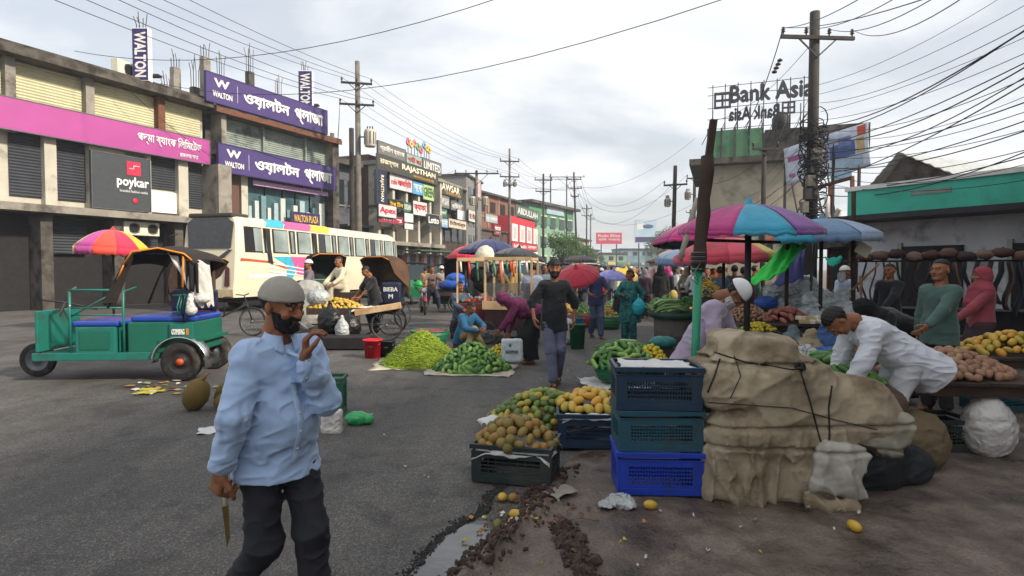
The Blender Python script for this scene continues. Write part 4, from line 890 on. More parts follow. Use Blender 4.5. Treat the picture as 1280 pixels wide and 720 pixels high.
for k in range(3):
    for i in range(5):
        a = .8 + i * L / 5; blocks(root, 'window', GLASS, (a, a + 1.8, -.14, .02, 1.8 + k * 3.1, 3.5 + k * 3.1)); blocks(root, 'window_frame', OFFW, (a - .1, a + 1.9, -.18, -.02, 3.52 + k * 3.1, 3.68 + k * 3.1))
sb(FE, 'faded blue banner on the green block', 683, 705, 256, 267, '8fb0bc', 'হোসেন টাওয়ার')
# two more blocks farther along, then the low skyline at the junction
for i, (a, ya, c, yc, zt, col, lb) in enumerate(((716, 112, 736, 126, 7.5, '8a8274', 'low grey brown block beyond the pale green block'), (734, 150, 748, 160, 6.5, '9c968c', 'small dusty block past the leaning poles'), (746, 185, 782, 188, 6.5, '7f9a86', 'low greenish shed roofed block at the junction, below the pink hoarding'),
        (776, 205, 812, 206, 8.5, '7d95a0', 'pale blue grey block at the junction below the blue hoarding'), (806, 190, 842, 188, 8.0, '6f8a88', 'teal grey block at the junction, its roof line broken'), (838, 150, 872, 140, 7.2, '9a9488', 'dusty beige block at the junction end of the far stalls'), (868, 120, 905, 105, 7.0, '82807a', 'grey two storey block behind the leaning timber'))):
    f_ = Fac(a, ya, c, yc); o = bld('distant_building', f_, lb, 'building', 'distant blocks at the junction'); blocks(o, 'wall', paint(col, .9, var=.2, scale=.8), (0, f_.L, 0, 12, 0, zt)); blocks(o, 'roof', DCONC, (-.4, f_.L + .4, -.6, 12, zt, zt + .3))
    n_ = max(2, int(f_.L / 3))
    for j in range(n_):
        blocks(o, 'window', DARKIN, ((j + .25) * f_.L / n_, (j + .7) * f_.L / n_, -.06, .02, zt - 2.2, zt - .9)); blocks(o, 'shop_board', paint(['b8b4ac', '8c3a44', '3d6a94', 'c8b070', '4c7a60'][(i + j) % 5], .6), ((j + .1) * f_.L / n_, (j + .9) * f_.L / n_, -.3, -.1, 2.9, 3.8))
def hoarding(lb, px0, px1, pt, pb, Y, mat, tx, tc=WHITE, mast=None):
    a = Vector(((px0 - 640) / FPX * Y, Y, 0)); w = (px1 - px0) / FPX * Y; z1, z0 = CAMZ + (HZN - pt) / FPX * Y, CAMZ + (HZN - pb) / FPX * Y
    o = thing('hoarding', lb, 'billboard', a, 0); MB().box(0, w, 0, .4, z0, z1).build('panel', mat, o)
    for xx in (w * .2, w * .8): MB().box(xx - .15, xx + .15, .1, .4, 0, z0).build('post', DSTEEL, o)
    for i, (t_, c_) in enumerate(tx): lettering(t_, w * .08, z0 + (z1 - z0) * (.62 - i * .32), w * .84, (z1 - z0) * .22, c_, o)
    return o, w, z0, z1
hoarding('far pink red hoarding with white script over the street', 745, 777, 291, 305, 180, paint('c83a5a'), [('Robi Elite', WHITE), ('রিব সবার', WHITE)])
o, w, z0, z1 = hoarding('far tall pale blue hoarding with a dark printed car', 793, 820, 275, 304, 170, M2('blue_print', [(0, hexc('4d6f96')), (.45, hexc('9fb9cc')), (.7, hexc('b9cdd8')), (1, hexc('6f8fb4'))], scale=.25, rnd=False), [])
MB().box(.2, w - .2, -.03, -.01, z0 + .3, z0 + 1.8).build('band', PURPD, o); MB().ell((w * .62, -.05, z0 + (z1 - z0) * .72), (1.6, .05, .6)).build('printed_car', paint('3b5577'), o)
MB().box(w * .1, w * .4, -.03, -.01, z1 - 2.8, z1 - .8).build('printed_panel', WHITE, o)

# ------------------------------------------------------------------ trees
LEAF = M2('leaf_green', [(0, (.018, .045, .012)), (.5, (.04, .09, .02)), (1, (.09, .15, .03))], scale=2.2, rough=.7, rnd=False, spec=.2)
LEAFD = M2('leaf_dark', [(0, (.012, .03, .012)), (.5, (.028, .06, .02)), (1, (.05, .09, .03))], scale=2.2, rough=.7, rnd=False, spec=.2)
def tree(lb, x, y, h, r, seed, n=2600, mat=LEAF, ls=.22, group=None, base=.35):
    rg = random.Random(seed); o = thing('tree', lb, 'tree', (x, y, 0), 0, group)
    b = MB(); b.tube([(0, 0, 0), (.05 * h * .3, 0, h * .3), (0, 0, h * .62)], [.03 * h, .022 * h, .012 * h], 8); b.build('trunk', DWOOD, o)
    cl = []
    for i in range(9):
        a = i * 2.4; q = Vector((math.cos(a) * r * rg.uniform(.35, .8), math.sin(a) * r * rg.uniform(.35, .8), h * rg.uniform(base + .1, .93))); cl.append((q, r * rg.uniform(.3, .5)))
        MB().tube([(0, 0, h * rg.uniform(.25, .5)), q * .55 + Vector((0, 0, h * .2)), q], [.014 * h, .009 * h, .004 * h], 5).build('limb', DWOOD, o)
    cl.append((Vector((0, 0, h * .75)), r * .5)); b = MB()
    for _ in range(n):
        q, rr = rg.choice(cl); d = Vector((rg.gauss(0, 1), rg.gauss(0, 1), rg.gauss(0, .8))).normalized() * rr * rg.uniform(.5, 1.12); p = q + d
        u = Vector((rg.gauss(0, 1), rg.gauss(0, 1), rg.gauss(0, .6))).normalized() * ls * rg.uniform(.6, 1.3); v = u.orthogonal().normalized() * ls * .45
        b.add([p - u * .5, p + v * .5, p + u * .5, p - v * .5], [(0, 1, 2, 3)])
    b.build('crown', mat, o, kind='stuff'); return o
q = G(702, 340); tree('bright green street tree in front of the pale green block', (703 - 640) / FPX * 66, 66, 5.6, 2.3, 1, 2600, ls=.3)
tree('smaller bright tree just behind the street tree', (722 - 640) / FPX * 84, 84, 6.0, 2.2, 2, 1600, ls=.38)
tree('dark tree crown beside the blue hoarding', (826 - 640) / FPX * 140, 140, 9, 4.2, 4, 2200, LEAFD, .55); tree('dark tree behind the far transformer pole', (846 - 640) / FPX * 120, 120, 9.5, 4.5, 6, 2400, LEAFD, .5)
tree('low distant tree left of the pink hoarding', (738 - 640) / FPX * 150, 150, 6, 4, 9, 1500, LEAFD, .5)

# ------------------------------------------------------------------ power poles and wires
POLEC = M('pole_concrete', hexc('6f6a62'), .9, var=.2, scale=3, dirt=hexc('3c3834'), dscale=1.2); POLED = M('pole_dark', hexc('35302c'), .85, var=.25, scale=3, bump=.3)
INSU = M('insulator_brown', (.035, .02, .016), .3)
ATT = {}
def pole(key, lb, px, Y, pt, r0=.16, r1=.10, arms=(), lean=(0, 0), mat=POLEC, tr=None, sq=False, X=None):
    x = (px - 640) / FPX * Y if X is None else X; zt = CAMZ + (HZN - pt) / FPX * Y
    o = thing('power_pole', lb, 'power pole', (x, Y, 0), 0, 'power poles along the street')
    b = MB(); n = 4 if sq else 10; b.tube([(0, 0, -.0), (lean[0] * .5, lean[1] * .5, zt * .5), (lean[0], lean[1], zt)], [r0, (r0 + r1) / 2, r1], n, 0, not sq); b.build('post', mat, o)
    pts = []
    for (pz, hw, yaw, ins) in arms:
        z = CAMZ + (HZN - pz) / FPX * Y; c = Vector((lean[0] * z / zt, lean[1] * z / zt - r0, z)); d = Vector((math.cos(rad(yaw)), math.sin(rad(yaw)), 0))
        MB().beam(c - d * hw, c + d * hw, .09, .11).build('crossarm', DSTEEL if mat != POLED else POLED, o)
        MB().beam(c - d * hw * .55, c + Vector((0, 0, -hw * .5)), .04).build('brace', DSTEEL, o); MB().beam(c + d * hw * .55, c + Vector((0, 0, -hw * .5)), .04).build('brace', DSTEEL, o)
        row = []
        for k in range(ins):
            t_ = -1 + 2 * k / max(1, ins - 1); q = c + d * hw * .94 * t_
            MB().lathe([(.02, 0), (.03, .08), (.075, .1), (.03, .14), (.07, .17), (.03, .21), (.05, .24), (.0, .26)], 8, q + Vector((0, 0, .05))).build('insulator', INSU, o); row.append(Vector((x, Y, 0)) + q + Vector((0, 0, .28)))
        pts.append(row)
    if tr:
        for (dx, pz, s_) in tr:
            z = CAMZ + (HZN - pz) / FPX * Y; c = (dx, -.15, z)
            MB().lathe([(0, -.5 * s_), (.30 * s_, -.5 * s_), (.33 * s_, -.42 * s_), (.33 * s_, .42 * s_), (.29 * s_, .5 * s_), (0, .52 * s_)], 16, c).build('transformer_tank', PLAST, o)
            b = MB()
            for k in range(10): a = k * .628; b.box(c[0] + math.cos(a) * .33 * s_ - .02, c[0] + math.cos(a) * .33 * s_ + .02, c[1] + math.sin(a) * .33 * s_ - .05, c[1] + math.sin(a) * .33 * s_ + .05, z - .35 * s_, z + .35 * s_)
            b.build('cooling_fin', POLEC, o)
            for k in (-.15, 0, .15): MB().lathe([(.03, 0), (.05, .05), (.02, .1), (.05, .15), (.02, .2)], 7, (c[0] + k * s_, c[1], z + .5 * s_)).build('bushing', INSU, o)
            MB().beam((0, 0, z + .1), (dx, -.1, z + .1), .06).build('bracket', DSTEEL, o)
    ATT[key] = pts; return o
pole('L1', 'tall concrete pole with a transformer and two crossarms above the bus', 449, 33, 80, .2, .13, [(108, .85, 12, 3), (134, .95, 12, 3)], tr=[(.72, 175, .95)])
pole('L1b', 'short plain pole without crossarms beside the transformer pole', 441, 34, 162, .16, .14, mat=POLED)
pole('L1c', 'stubby grey pole at the corner of the plaza', 417, 36.5, 168, .15, .13)
pole('LM', 'pole with one wide crossarm in front of the brown block', 596, 50, 214, .16, .12, [(218, 1.9, 2, 5)], tr=[(-.35, 252, .75), (.75, 252, .75)])
pole('L2', 'slim pole with three crossarms over the low shop row', 637, 56, 187, .16, .10, [(203, .95, 8, 3), (222, .95, 8, 3), (232, .5, 8, 2)], tr=[(.5, 231, .5), (-.45, 231, .5)])
pole('L3', 'dark pole with two crossarms before the pale green block', 679, 62, 218, .15, .10, [(226, .95, 8, 3), (240, .85, 8, 3)], mat=POLED)
pole('L4', 'leaning pole with three crossarms beside the street tree', 722, 70, 216, .16, .10, [(225, .85, 8, 3), (236, .85, 8, 3), (246, .5, 8, 2)], lean=(-.5, 0), mat=POLED)
pole('L5', 'first small distant pole beyond the leaning pole', 733, 100, 256, .15, .10, [(261, .9, 8, 3), (270, .9, 8, 3)], mat=POLED); pole('L6', 'second small distant pole beside the pink hoarding', 738, 135, 268, .15, .11, [(274, .9, 8, 3)], mat=POLED)
pole('H1', 'thin frame pole behind the pale green block roof', 688, 96, 218, .12, .10, mat=POLED); pole('H2', 'thin frame pole at the far corner of the green block roof', 708, 97, 222, .12, .10, [(222, 3.0, 0, 3)], mat=POLED)
pole('R0', 'thick dark pole wrapped in cable coils beside the big billboard', 1013, 19, 20, .20, .15, [(54, 1.22, 4, 4)], mat=POLED)
pole('R1', 'small dark pole in front of the bank sign building', 953, 27, 187, .13, .10, [(188, .6, 0, 2)], mat=POLED)
pole('R2', 'leaning far pole with a transformer behind the pink parasol', 840, 38, 208, .15, .12, [(232, .75, -25, 3)], lean=(.15, 0), mat=POLED, tr=[(-.38, 254, .55)]); pole('R3', 'farther pole with transformer behind the leaning timber', 867, 48, 221, .15, .12, [(224, .7, 0, 3)], mat=POLED, tr=[(-.6, 245, .7)])
pole('R4', 'tiny pole beyond the blue hoarding', 862, 90, 262, .14, .1, [(266, .7, 0, 2)], mat=POLED)
# drum of coiled cable round the thick pole
o = thing('cable_bundle', 'tangled black service cables coiled round the thick dark pole', 'cable', ATT['R0'][0][0] * 0 + Vector(((1013 - 640) / FPX * 19, 19, 0))); rg = random.Random(4)
for i in range(46):
    z = rg.uniform(4.3, 6.3) if i > 12 else rg.uniform(3.0, 4.6); R_ = .24 + rg.random() * .22; n = 16; ph = rg.random() * 6; tl = rg.uniform(-.5, .5)
    MB().tube([(R_ * math.cos(ph + k * 6.283 / n), R_ * math.sin(ph + k * 6.283 / n) - .05, z + tl * math.cos(k * 6.283 / n + 1) + rg.uniform(-.02, .02)) for k in range(n)], .018, 4, close=True).build('cable_loop', DSTEEL, o)
for i in range(5): MB().box(-.5 + i * .08, -.3 + i * .1, -.42, -.25, 3.4 + i * .42, 3.75 + i * .42).build('junction_box', DSTEEL if i % 2 else POLEC, o)
WIRE = M('black_cable', (.015, .015, .016), .6, var=.1)
WIREN = 0
def wire(lb, a, b_, sag=.6, r=.014, group='overhead wires', n=14, cat='wire'):
    a, b_ = Vector(a), Vector(b_); L = (b_ - a).length
    pts = [a.lerp(b_, t) - Vector((0, 0, sag * 4 * t * (1 - t))) for t in [i / n for i in range(n + 1)]]
    rr = [max(r * .8, .00022 * p.length) for p in pts]
    return MB().tube([p - a for p in pts], rr, 4).build('overhead_wire', WIRE, None, lb, cat, group, loc=a)
L0 = [[Vector((-13.8 + i * .9, 8, 9.4 - j * .9)) for i in range(3)] for j in range(2)]
ordn = ['first', 'second', 'third', 'fourth', 'fifth']
def span(n1, a, n2, b_, what, **k):
    i = 0
    for ra, rb in zip(a, b_):
        for p, q in zip(ra, rb): wire('%s overhead wire of the span %s' % (('highest', 'second', 'third', 'fourth', 'fifth', 'lowest')[min(i, 5)], what), p, q, **k); i += 1
span('', L0, '', ATT['L1'], 'rising across the roof of the plaza', sag=.5)
span('', ATT['L1'], '', ATT['L2'], 'between the bus pole and the slim pole', sag=.7); span('', ATT['L2'], '', ATT['L3'], 'between the slim pole and the dark pole', sag=.4)
span('', ATT['L3'], '', ATT['L4'], 'between the dark pole and the leaning pole', sag=.3); span('', ATT['L4'], '', ATT['L5'], 'beyond the leaning pole', sag=.5); span('', ATT['L5'], '', ATT['L6'], 'over the far end of the street', sag=.5)
wire('long thin wire sweeping from the bank roof up over the street', FW.w(FW.s(100), 0, 10.2), P(640, -8, 15), .9); wire('second long thin wire crossing the sky toward the top middle', FW.w(FW.s(205), 0, 9.9), P(925, -8, 13), 1.2)
wire('slack service cable crossing the cream shutters', FW.w(FW.s(150), -.6, 9.2), FW.w(FW.s(276), -.7, 6.6), .25); wire('slack service cable along the grey shutters', FW.w(FW.s(276), -.8, 8.0), FW.w(FW.s(416), -.7, 7.9), .5)
wire('service cable from the bus pole to the plaza corner', ATT['L1'][1][0], FW.w(FW.s(416), -.3, 8.6), .6); wire('drooping cable hanging below the bus pole crossarm', ATT['L1'][1][0], ATT['L1'][1][0] + Vector((-.4, .3, -5)), .2)
for i, (a, c, s_) in enumerate(((ATT['L1'][1][1] - Vector((0, 0, 3)), ATT['LM'][0][0], 1.0), (ATT['L1'][1][2] - Vector((0, 0, 5)), ATT['LM'][0][1] - Vector((0, 0, 1.5)), 1.2), (ATT['L4'][1][2], ATT['R2'][0][0], 2.0), (ATT['L4'][2][1], ATT['R3'][0][0], 2.6), (ATT['L4'][2][0], ATT['R2'][0][1], 3.2), (ATT['L4'][1][1], ATT['R3'][0][1] + Vector((0, 0, 3)), 1.6), (ATT['L5'][1][1], ATT['R3'][0][2] - Vector((0, 0, 2)), 2.))):
    wire(['low slack wire leaving the transformer for the wide crossarm', 'lowest slack wire below the transformer', 'topmost slack wire crossing the far street', 'wire crossing the far street to the farther transformer', 'deepest slack wire crossing the far street', 'faint straight wire crossing the far street', 'faint low wire above the hoardings'][i], a, c, s_)
pt = ATT['R0'][0]; base = Vector(((1013 - 640) / FPX * 19, 19, 0))
ends = [(1018, -30, 6), (1060, -30, 6.5), (1100, -25, 6), (1118, -20, 5.5), (1150, -10, 6), (1150, 60, 6), (1200, 20, 7), (1180, 90, 7), (1240, 60, 8), (1260, 120, 8), (1150, 120, 9), (1250, 160, 9), (1200, 170, 10), (1290, 40, 6), (1290, 190, 9), (1180, 210, 10)]
for i, (px, py, Y) in enumerate(ends):
    st = pt[i % 4] if i < 5 else base + Vector((.1, -.2, 6.2 - .22 * (i - 5)))
    wire(['wire from the thick pole climbing steeply to the top edge', 'steep wire rising beside the crossarm tip', 'steep wire rising above the billboard', 'thin wire climbing above the aerial', 'long wire rising toward the upper corner', 'bundle cable highest above the billboard', 'bundle cable second above the billboard', 'bundle cable third above the billboard', 'cable crossing the printed bed on the billboard', 'cable running above the billboard corner', 'cable skimming the billboard top edge', 'cable sagging beside the billboard edge', 'cable sagging over the grey gable', 'extra steep wire beyond the billboard', 'low cable over the teal shed', 'lowest cable over the teal fascia'][i], st, P(px + 190, py - 60, Y), .25 + .08 * (i % 4), r=.012 if i < 5 else .016)
for i, (a, c) in enumerate((((1010, 60), (893, 150)), ((1012, 175), (953, 190)), ((1005, 210), (900, 260)), ((1000, 225), (880, 290)), ((1012, 140), (890, 230)))):
    wire(['wire from the crossarm down past the bank sign', 'short wire to the small dark pole', 'cable dipping in front of the beige wall', 'lower cable dipping in front of the beige wall', 'thin wire before the sign scaffold'][i], P(a[0], a[1], 18.7), P(c[0], c[1], 30), .5)
wire('heavy cable with black clamps hanging from the crossarm end', pt[0], P(930, 160, 24), .4, r=.02)
o = thing('wire_clamp', 'pair of black insulator clamps strung on the heavy cable', 'insulator', P(968, 92, 20)); b = MB()
for i in range(4): b.lathe([(.02, 0), (.09, .03), (.09, .07), (.02, .12)], 8, (i * .06, 0, i * .13))
b.build('clamp', INSU, o)
# ------------------------------------------------------------------ vehicles
RUB = M('tyre_rubber', (.022, .021, .02), .85, var=.25, scale=20, bump=.3, bscale=80, dirt=hexc('5a5048'), dscale=5); CHROME = M('chrome', (.6, .6, .6), .25, metal=1, var=.1)
BUSC = M('bus_cream', hexc('d8ceb4'), .38, var=.06, scale=1.2, dirt=hexc('a39878'), dscale=.9, dlo=.55, dhi=.8, coat=.2)
PANE = M('bus_pane', hexc('8f9c98'), .12, var=.5, scale=.8, spec=.8, metal=.15); BUSDK = M('bus_black_glass', (.022, .022, .024), .15, var=.2, spec=.7)
FB_ = Fac(300, 21.2, 500, 34.5)
bus = thing('bus', 'long cream coach with blue, pink and yellow swooshes parked along the far side', 'bus', FB_.A, FB_.rz); BL = FB_.L; BW = 2.5
# body shell: section swept along the length, front rounded
sec = [(0, .55), (-.04, .9), (-.05, 1.6), (-.03, 2.2), (.03, 3.2), (.12, 3.42), (.35, 3.56), (1.25, 3.62), (2.15, 3.56), (2.38, 3.42), (2.47, 3.2), (2.53, 2.2), (2.55, 1.6), (2.54, .9), (2.5, .55)]
xs = [(-.12, .86, 0), (-.02, .97, 0), (.25, 1, 0), (BL * .5, 1, 0), (BL - .9, 1, 0), (BL - .35, .97, -.02), (BL, .80, -.12)]
b = MB(); vs = []
for x, k, dz in xs:
    for y, z in sec:
        xx = x - (.0 if x > 1 else (z - 1.6) * -.10 * (1 if x < .2 else 0)) - (0 if x < BL - .2 else (z - .55) * .18); vs.append((xx, 1.25 + (y - 1.25) * k, .55 + (z - .55) * (1 + dz)))
n = len(sec); fs = [(i * n + j, i * n + j + 1, (i + 1) * n + j + 1, (i + 1) * n + j) for i in range(len(xs) - 1) for j in range(n - 1)]
b.add(vs, [f[::-1] for f in fs], 0, True); b.add(vs[:n], [tuple(range(n))[::1]]); b.add(vs[-n:], [tuple(range(n))[::-1]])
b.build('body', BUSC, bus)
blk = lambda nm, mt, *q, **k: blocks(bus, nm, mt, *q, **k)
nW = 8; w0 = .25; wl_ = (BL - .7) / nW
def yz(z): return float(np.interp(z, [.9, 1.6, 2.2, 3.2], [-.04, -.05, -.03, .03]))
def sidepoly(nm, pts, mt, d=.006, parent=None):
    return MB().add([(x, yz(z) - d, z) for x, z in pts], [tuple(range(len(pts)))]).build(nm, mt, parent or bus, solid=.004)
for i in range(nW):
    x = w0 + i * wl_; fr_ = sidepoly('window', [(x, 2.22), (x + wl_ - .12, 2.22), (x + wl_ - .12, 3.18), (x, 3.18)], BUSDK, .012)
    sidepoly('pane', [(x + (.55 if i % 3 == 0 else .08), 2.27), (x + wl_ * .62 + .1, 2.27), (x + wl_ * .62, 3.14), (x + (.5 if i % 3 == 0 else .08), 3.14)], PANE, .03, fr_)
    sidepoly('sliding_pane', [(x + wl_ * .74, 2.27), (x + wl_ * .84, 2.27), (x + wl_ * .82, 3.12), (x + wl_ * .72, 3.12)], PANE, .035, fr_)
    sidepoly('window_bar', [(x + wl_ * .60, 2.2), (x + wl_ * .645, 2.2), (x + wl_ * .63, 3.2), (x + wl_ * .585, 3.2)], BUSC, .04, fr_)
    if i in (0, 2): sidepoly('dark_slash', [(x + wl_ * .80, 1.86), (x + wl_ * .96, 1.78), (x + wl_ * .84, 3.1), (x + wl_ * .70, 3.15)], DSTEEL, .046, fr_)
cyan, pinkp, yel, redp = paint('3aa9c9', .4), paint('d9568f', .4), paint('e5c23c', .4), paint('b8563a', .4)
sidepoly('red_stripe', [(.02, 2.0), (1.8, 1.90), (2.9, 1.6), (2.8, 1.55), (1.7, 1.82), (.02, 1.90)], redp); sidepoly('white_stripe', [(.4, 1.40), (2.9, 1.40), (2.9, 1.26), (.4, 1.26)], WHITE)
sidepoly('cyan_swoosh', [(1.85, 2.08), (3.2, 2.1), (3.5, 1.7), (3.1, 1.2), (2.5, .95), (2.0, 1.0), (2.7, 1.3), (2.7, 1.75)], cyan, .010); sidepoly('pink_swoosh', [(3.0, 2.1), (5.4, 2.1), (5.7, 1.5), (4.3, 1.15), (3.4, 1.4)], pinkp, .014)
for k in range(3): sidepoly('pale_line', [(1.6, 1.86 - k * .17), (5.0, 1.50 - k * .14), (5.0, 1.46 - k * .14), (1.6, 1.81 - k * .17)], WHITE, .018)
def roofpatch(nm, x0, x1, mt): MB().add([(x0, .022, 3.25), (x1, .022, 3.25), (x1 + .2, .11, 3.436), (x1 + .3, .34, 3.58), (x0 + .3, .34, 3.58), (x0 + .2, .11, 3.436)], [(0, 1, 2, 5), (5, 2, 3, 4)]).build(nm, mt, bus)
for a, c, m_ in ((1.5, 2.6, cyan), (2.65, 4.5, pinkp), (4.55, 6.0, yel)): roofpatch('roof_patch', a, c, m_)
# rear end: big dark window, slanted dark bars, grey plate, bumper, lamps
rx = lambda z: -.135 - (1.6 - z) * .10 * -1 * -1 * 1 if False else -.12 - (1.6 - z) * -.10 * -1
def rp(nm, pts, mt, d=.02, parent=None): return MB().add([(-.12 + (z - 1.6) * .10 - d, y, z) for y, z in pts], [tuple(range(len(pts)))[::-1]]).build(nm, mt, parent or bus, solid=.012)
rp('rear_window', [(.32, 2.35), (2.15, 2.35), (2.28, 3.3), (2.0, 3.48), (.55, 3.48), (.25, 3.3)], BUSDK, .03); rp('rear_plate', [(.95, 1.1), (1.9, 1.1), (2.0, 1.85), (.85, 1.85)], paint('5f7078', .5), .03)
rp('dark_bar', [(.25, 2.3), (.42, 2.3), (.95, 1.95), (.95, 1.8), (.8, 1.8)], BUSDK, .032); rp('dark_bar', [(2.0, 2.3), (2.2, 2.3), (1.75, 1.8), (1.6, 1.8)], BUSDK, .032)
rp('tail_lamp', [(.28, .95), (.5, .95), (.5, 1.75), (.32, 1.6)], paint('4a1414', .2), .034); rp('tail_lamp', [(1.98, .95), (2.2, .95), (2.2, 1.6), (1.98, 1.75)], paint('4a1414', .2), .034)
rp('bumper', [(.05, .55), (2.45, .55), (2.4, .85), (.1, .85)], paint('b3a27c', .5), .07); rp('number_plate', [(1.0, .6), (1.5, .6), (1.5, .78), (1.0, .78)], WHITE, .10)
blk('roof_hood', paint('3a3834', .6), (-.02, .9, .3, 2.2, 3.5, 3.66), bevel=.05)
def wheel(parent, c, r, w, ax='y', mt=RUB, spokes=0, hub=STEEL, name='wheel'):
    o = bpy.data.objects.new(name, None); link(o, parent); o.location = c
    b = MB(); prof = [(r * .66, -w * .45), (r * .9, -w * .5), (r, -w * .32), (r, w * .32), (r * .9, w * .5), (r * .66, w * .45)]
    if spokes: b.torus((0, 0, 0), r - w * .5, w * .5, ax, 36, 7)
    else: b.lathe(prof, 32, ax=ax)
    b.build('tyre', mt, o)
    b = MB()
    if spokes:
        b.torus((0, 0, 0), r - w * 1.1, w * .28, ax, 36, 5)
        for k in range(spokes):
            a = k * 2 * math.pi / spokes; q = (r - w) * math.cos(a), (r - w) * math.sin(a); p_ = (q[0], 0, q[1]) if ax == 'y' else (0, q[0], q[1]); b.beam((0, .02 if k % 2 else -.02, 0), p_, .005)
        b.lathe([(0, -.06), (.03, -.06), (.035, 0), (.03, .06), (0, .06)], 10, ax=ax)
    else:
        b.lathe([(0, -w * .2), (r * .18, -w * .42), (r * .22, -w * .2), (r * .5, -w * .1), (r * .62, -w * .42), (r * .68, -w * .42), (r * .68, w * .42), (0, w * .42)], 24, ax=ax)
    b.build('rim', hub, o); return o
for x, in ((2.6,), (3.6,), (BL - 2.4,)):
    wheel(bus, (x, .16, .5), .5, .28); MB().prism([(x + .62 * math.cos(a), .5 + .62 * math.sin(a)) for a in [math.pi * k / 10 for k in range(11)]], -.075, .02).build('wheel_arch', DSTEEL, bus)
for x in (2.6, BL - 2.4): wheel(bus, (x, 2.35, .5), .5, .28)
blk('chassis', DARKIN, (.3, BL - .5, .25, 2.3, .35, .6)); MB().tube([(-.2, 2.5, 2.9), (-.35, 2.8, 2.8)], .03, 5).build('mirror_arm', DSTEEL, bus)
sidepoly('door', [(BL - 1.6, .7), (BL - .7, .7), (BL - .75, 2.1), (BL - 1.6, 2.1)], paint('bfae80', .4), .012)

# green electric rickshaw, broadside, facing out of the picture on the left
TEAL = M('rickshaw_teal', hexc('186f63'), .42, var=.14, scale=3, dirt=hexc('2e4a40'), dscale=3, coat=.15); TEALD = M('rickshaw_teal_dark', hexc('14604f'), .45, var=.12, scale=3, coat=.1)
BLUES = M('blue_vinyl', hexc('1c3f9c'), .35, var=.15, scale=6, bump=.15, bscale=12, spec=.6); NAVYV = M('navy_vinyl', hexc('151d38'), .4, var=.15, bump=.2, bscale=10)
HOODB = M('hood_cloth', hexc('2a2320'), .85, var=.2, scale=4, bump=.3, bscale=14); BRCL = M('brown_curtain', hexc('4a382d'), .9, var=.25, scale=6, bump=.3, bscale=20); ORTR = M2('orange_trim', [(0, hexc('b8561c')), (.5, hexc('d98c2a')), (1, hexc('7a2a18'))], scale=18, rnd=False)
PLAS = M('thin_white_plastic', hexc('c4c0bc'), .4, var=.12, scale=5, bump=.5, bscale=40, spec=.5, crease=(12, .03))
ew = G(228, 476); er = thing('electric_rickshaw', 'teal electric rickshaw with blue seats and dark orange trimmed hood', 'rickshaw', (ew.x, ew.y, 0), rad(4))
wheel(er, (0, 0, .28), .28, .12, hub=M('dark_rim', hexc('3c3838'), .4, metal=.5)); wheel(er, (0, 1.0, .28), .28, .12); wheel(er, (-2.3, .5, .25), .25, .08)
MB().lathe([(0, -.09), (.05, -.085), (.05, -.05)], 10, (0, 0, .28), ax='y').build('hub_cap', paint('c2502a', .4), er)
b = MB(); b.grid(lambda u, v: (.37 * math.cos(math.pi * (1.02 - u * 1.12)), -.1 + .2 * v, .29 + .35 * math.sin(math.pi * (1.02 - u * 1.12)) * .98), 18, 2); b.build('mudguard', CHROME, er, solid=.012)
eb = lambda nm, mt, *q, **k: blocks(er, nm, mt, *q, **k)
eb('floor', TEALD, (-2.0, -.32, -.02, 1.0, .32, .40), (-.32, .24, .0, 1.0, .55, .60)); eb('side_sill', TEAL, (-2.0, -.36, -.05, -.022, .31, .42), bevel=.008); eb('rear_box', TEALD, (-.75, .16, .02, .98, .40, .84), bevel=.015); eb('side_panel', TEAL, (-.16, .16, -.012, .016, .58, .82), bevel=.008)
lettering('COMBAG', -.125, .665, .17, .075, WHITE, er, y=-.02, bold=.05); MB().box(.07, .105, -.018, -.013, .66, .75).build('orange_tag', paint('d07a2a'), er)
eb('seat', BLUES, (-.72, .17, .04, .94, .84, .93), bevel=.03); eb('seat_back', NAVYV, (-.52, .14, .75, .93, .95, 1.28), bevel=.04); eb('front_seat', BLUES, (-1.5, -.86, .0, .92, .78, .86), bevel=.03); eb('front_box', TEAL, (-1.45, -.9, .0, .9, .40, .78), bevel=.015); eb('front_panel_lining', TEALD, (-1.38, -.98, -.012, -.002, .46, .72))
b = MB()
for x in (-.78, -1.5): b.tube([(x, -.01, .4), (x, -.01, 1.28), (x + (.06 if x > -1 else -.05), .2, 1.33)], .018, 6)
b.tube([(-1.5, -.01, 1.30), (-.80, -.01, 1.30)], .018, 6); b.tube([(-1.5, -.01, 1.05), (-.80, -.01, 1.05)], .012, 6); b.tube([(-1.5, -.01, .92), (-.9, -.01, 1.27)], .010, 6); b.tube([(-1.5, -.01, .95), (-.80, -.01, .95)], .01, 6)
b.build('side_rail', TEAL, er)
MB().tube([(-1.45, .5, 1.0), (-1.9, .5, 1.1), (-2.05, .25, 1.15)], .015, 6).build('handlebar', DSTEEL, er); MB().tube([(-1.9, .5, 1.1), (-2.15, .5, .6), (-2.3, .5, .25)], .025, 6).build('fork', DSTEEL, er)
eb('windshield_frame', TEAL, (-2.02, -1.98, .05, .95, .42, 1.0), bevel=.01)
b = MB()
for s_ in (-.02, 1.0):
    b.tube([(-.98, s_, 1.05), (-.80, s_, 1.5), (-.62, s_, 1.83), (.0, s_, 1.80)], .016, 6); b.tube([(.04, s_, .84), (.04, s_, 1.45), (.0, s_, 1.80)], .016, 6)
b.build('hood_frame', DSTEEL, er)
b = MB(); HP = [(-.72, 1.68), (-.60, 1.86), (-.25, 1.93), (.10, 1.84), (.22, 1.72)]
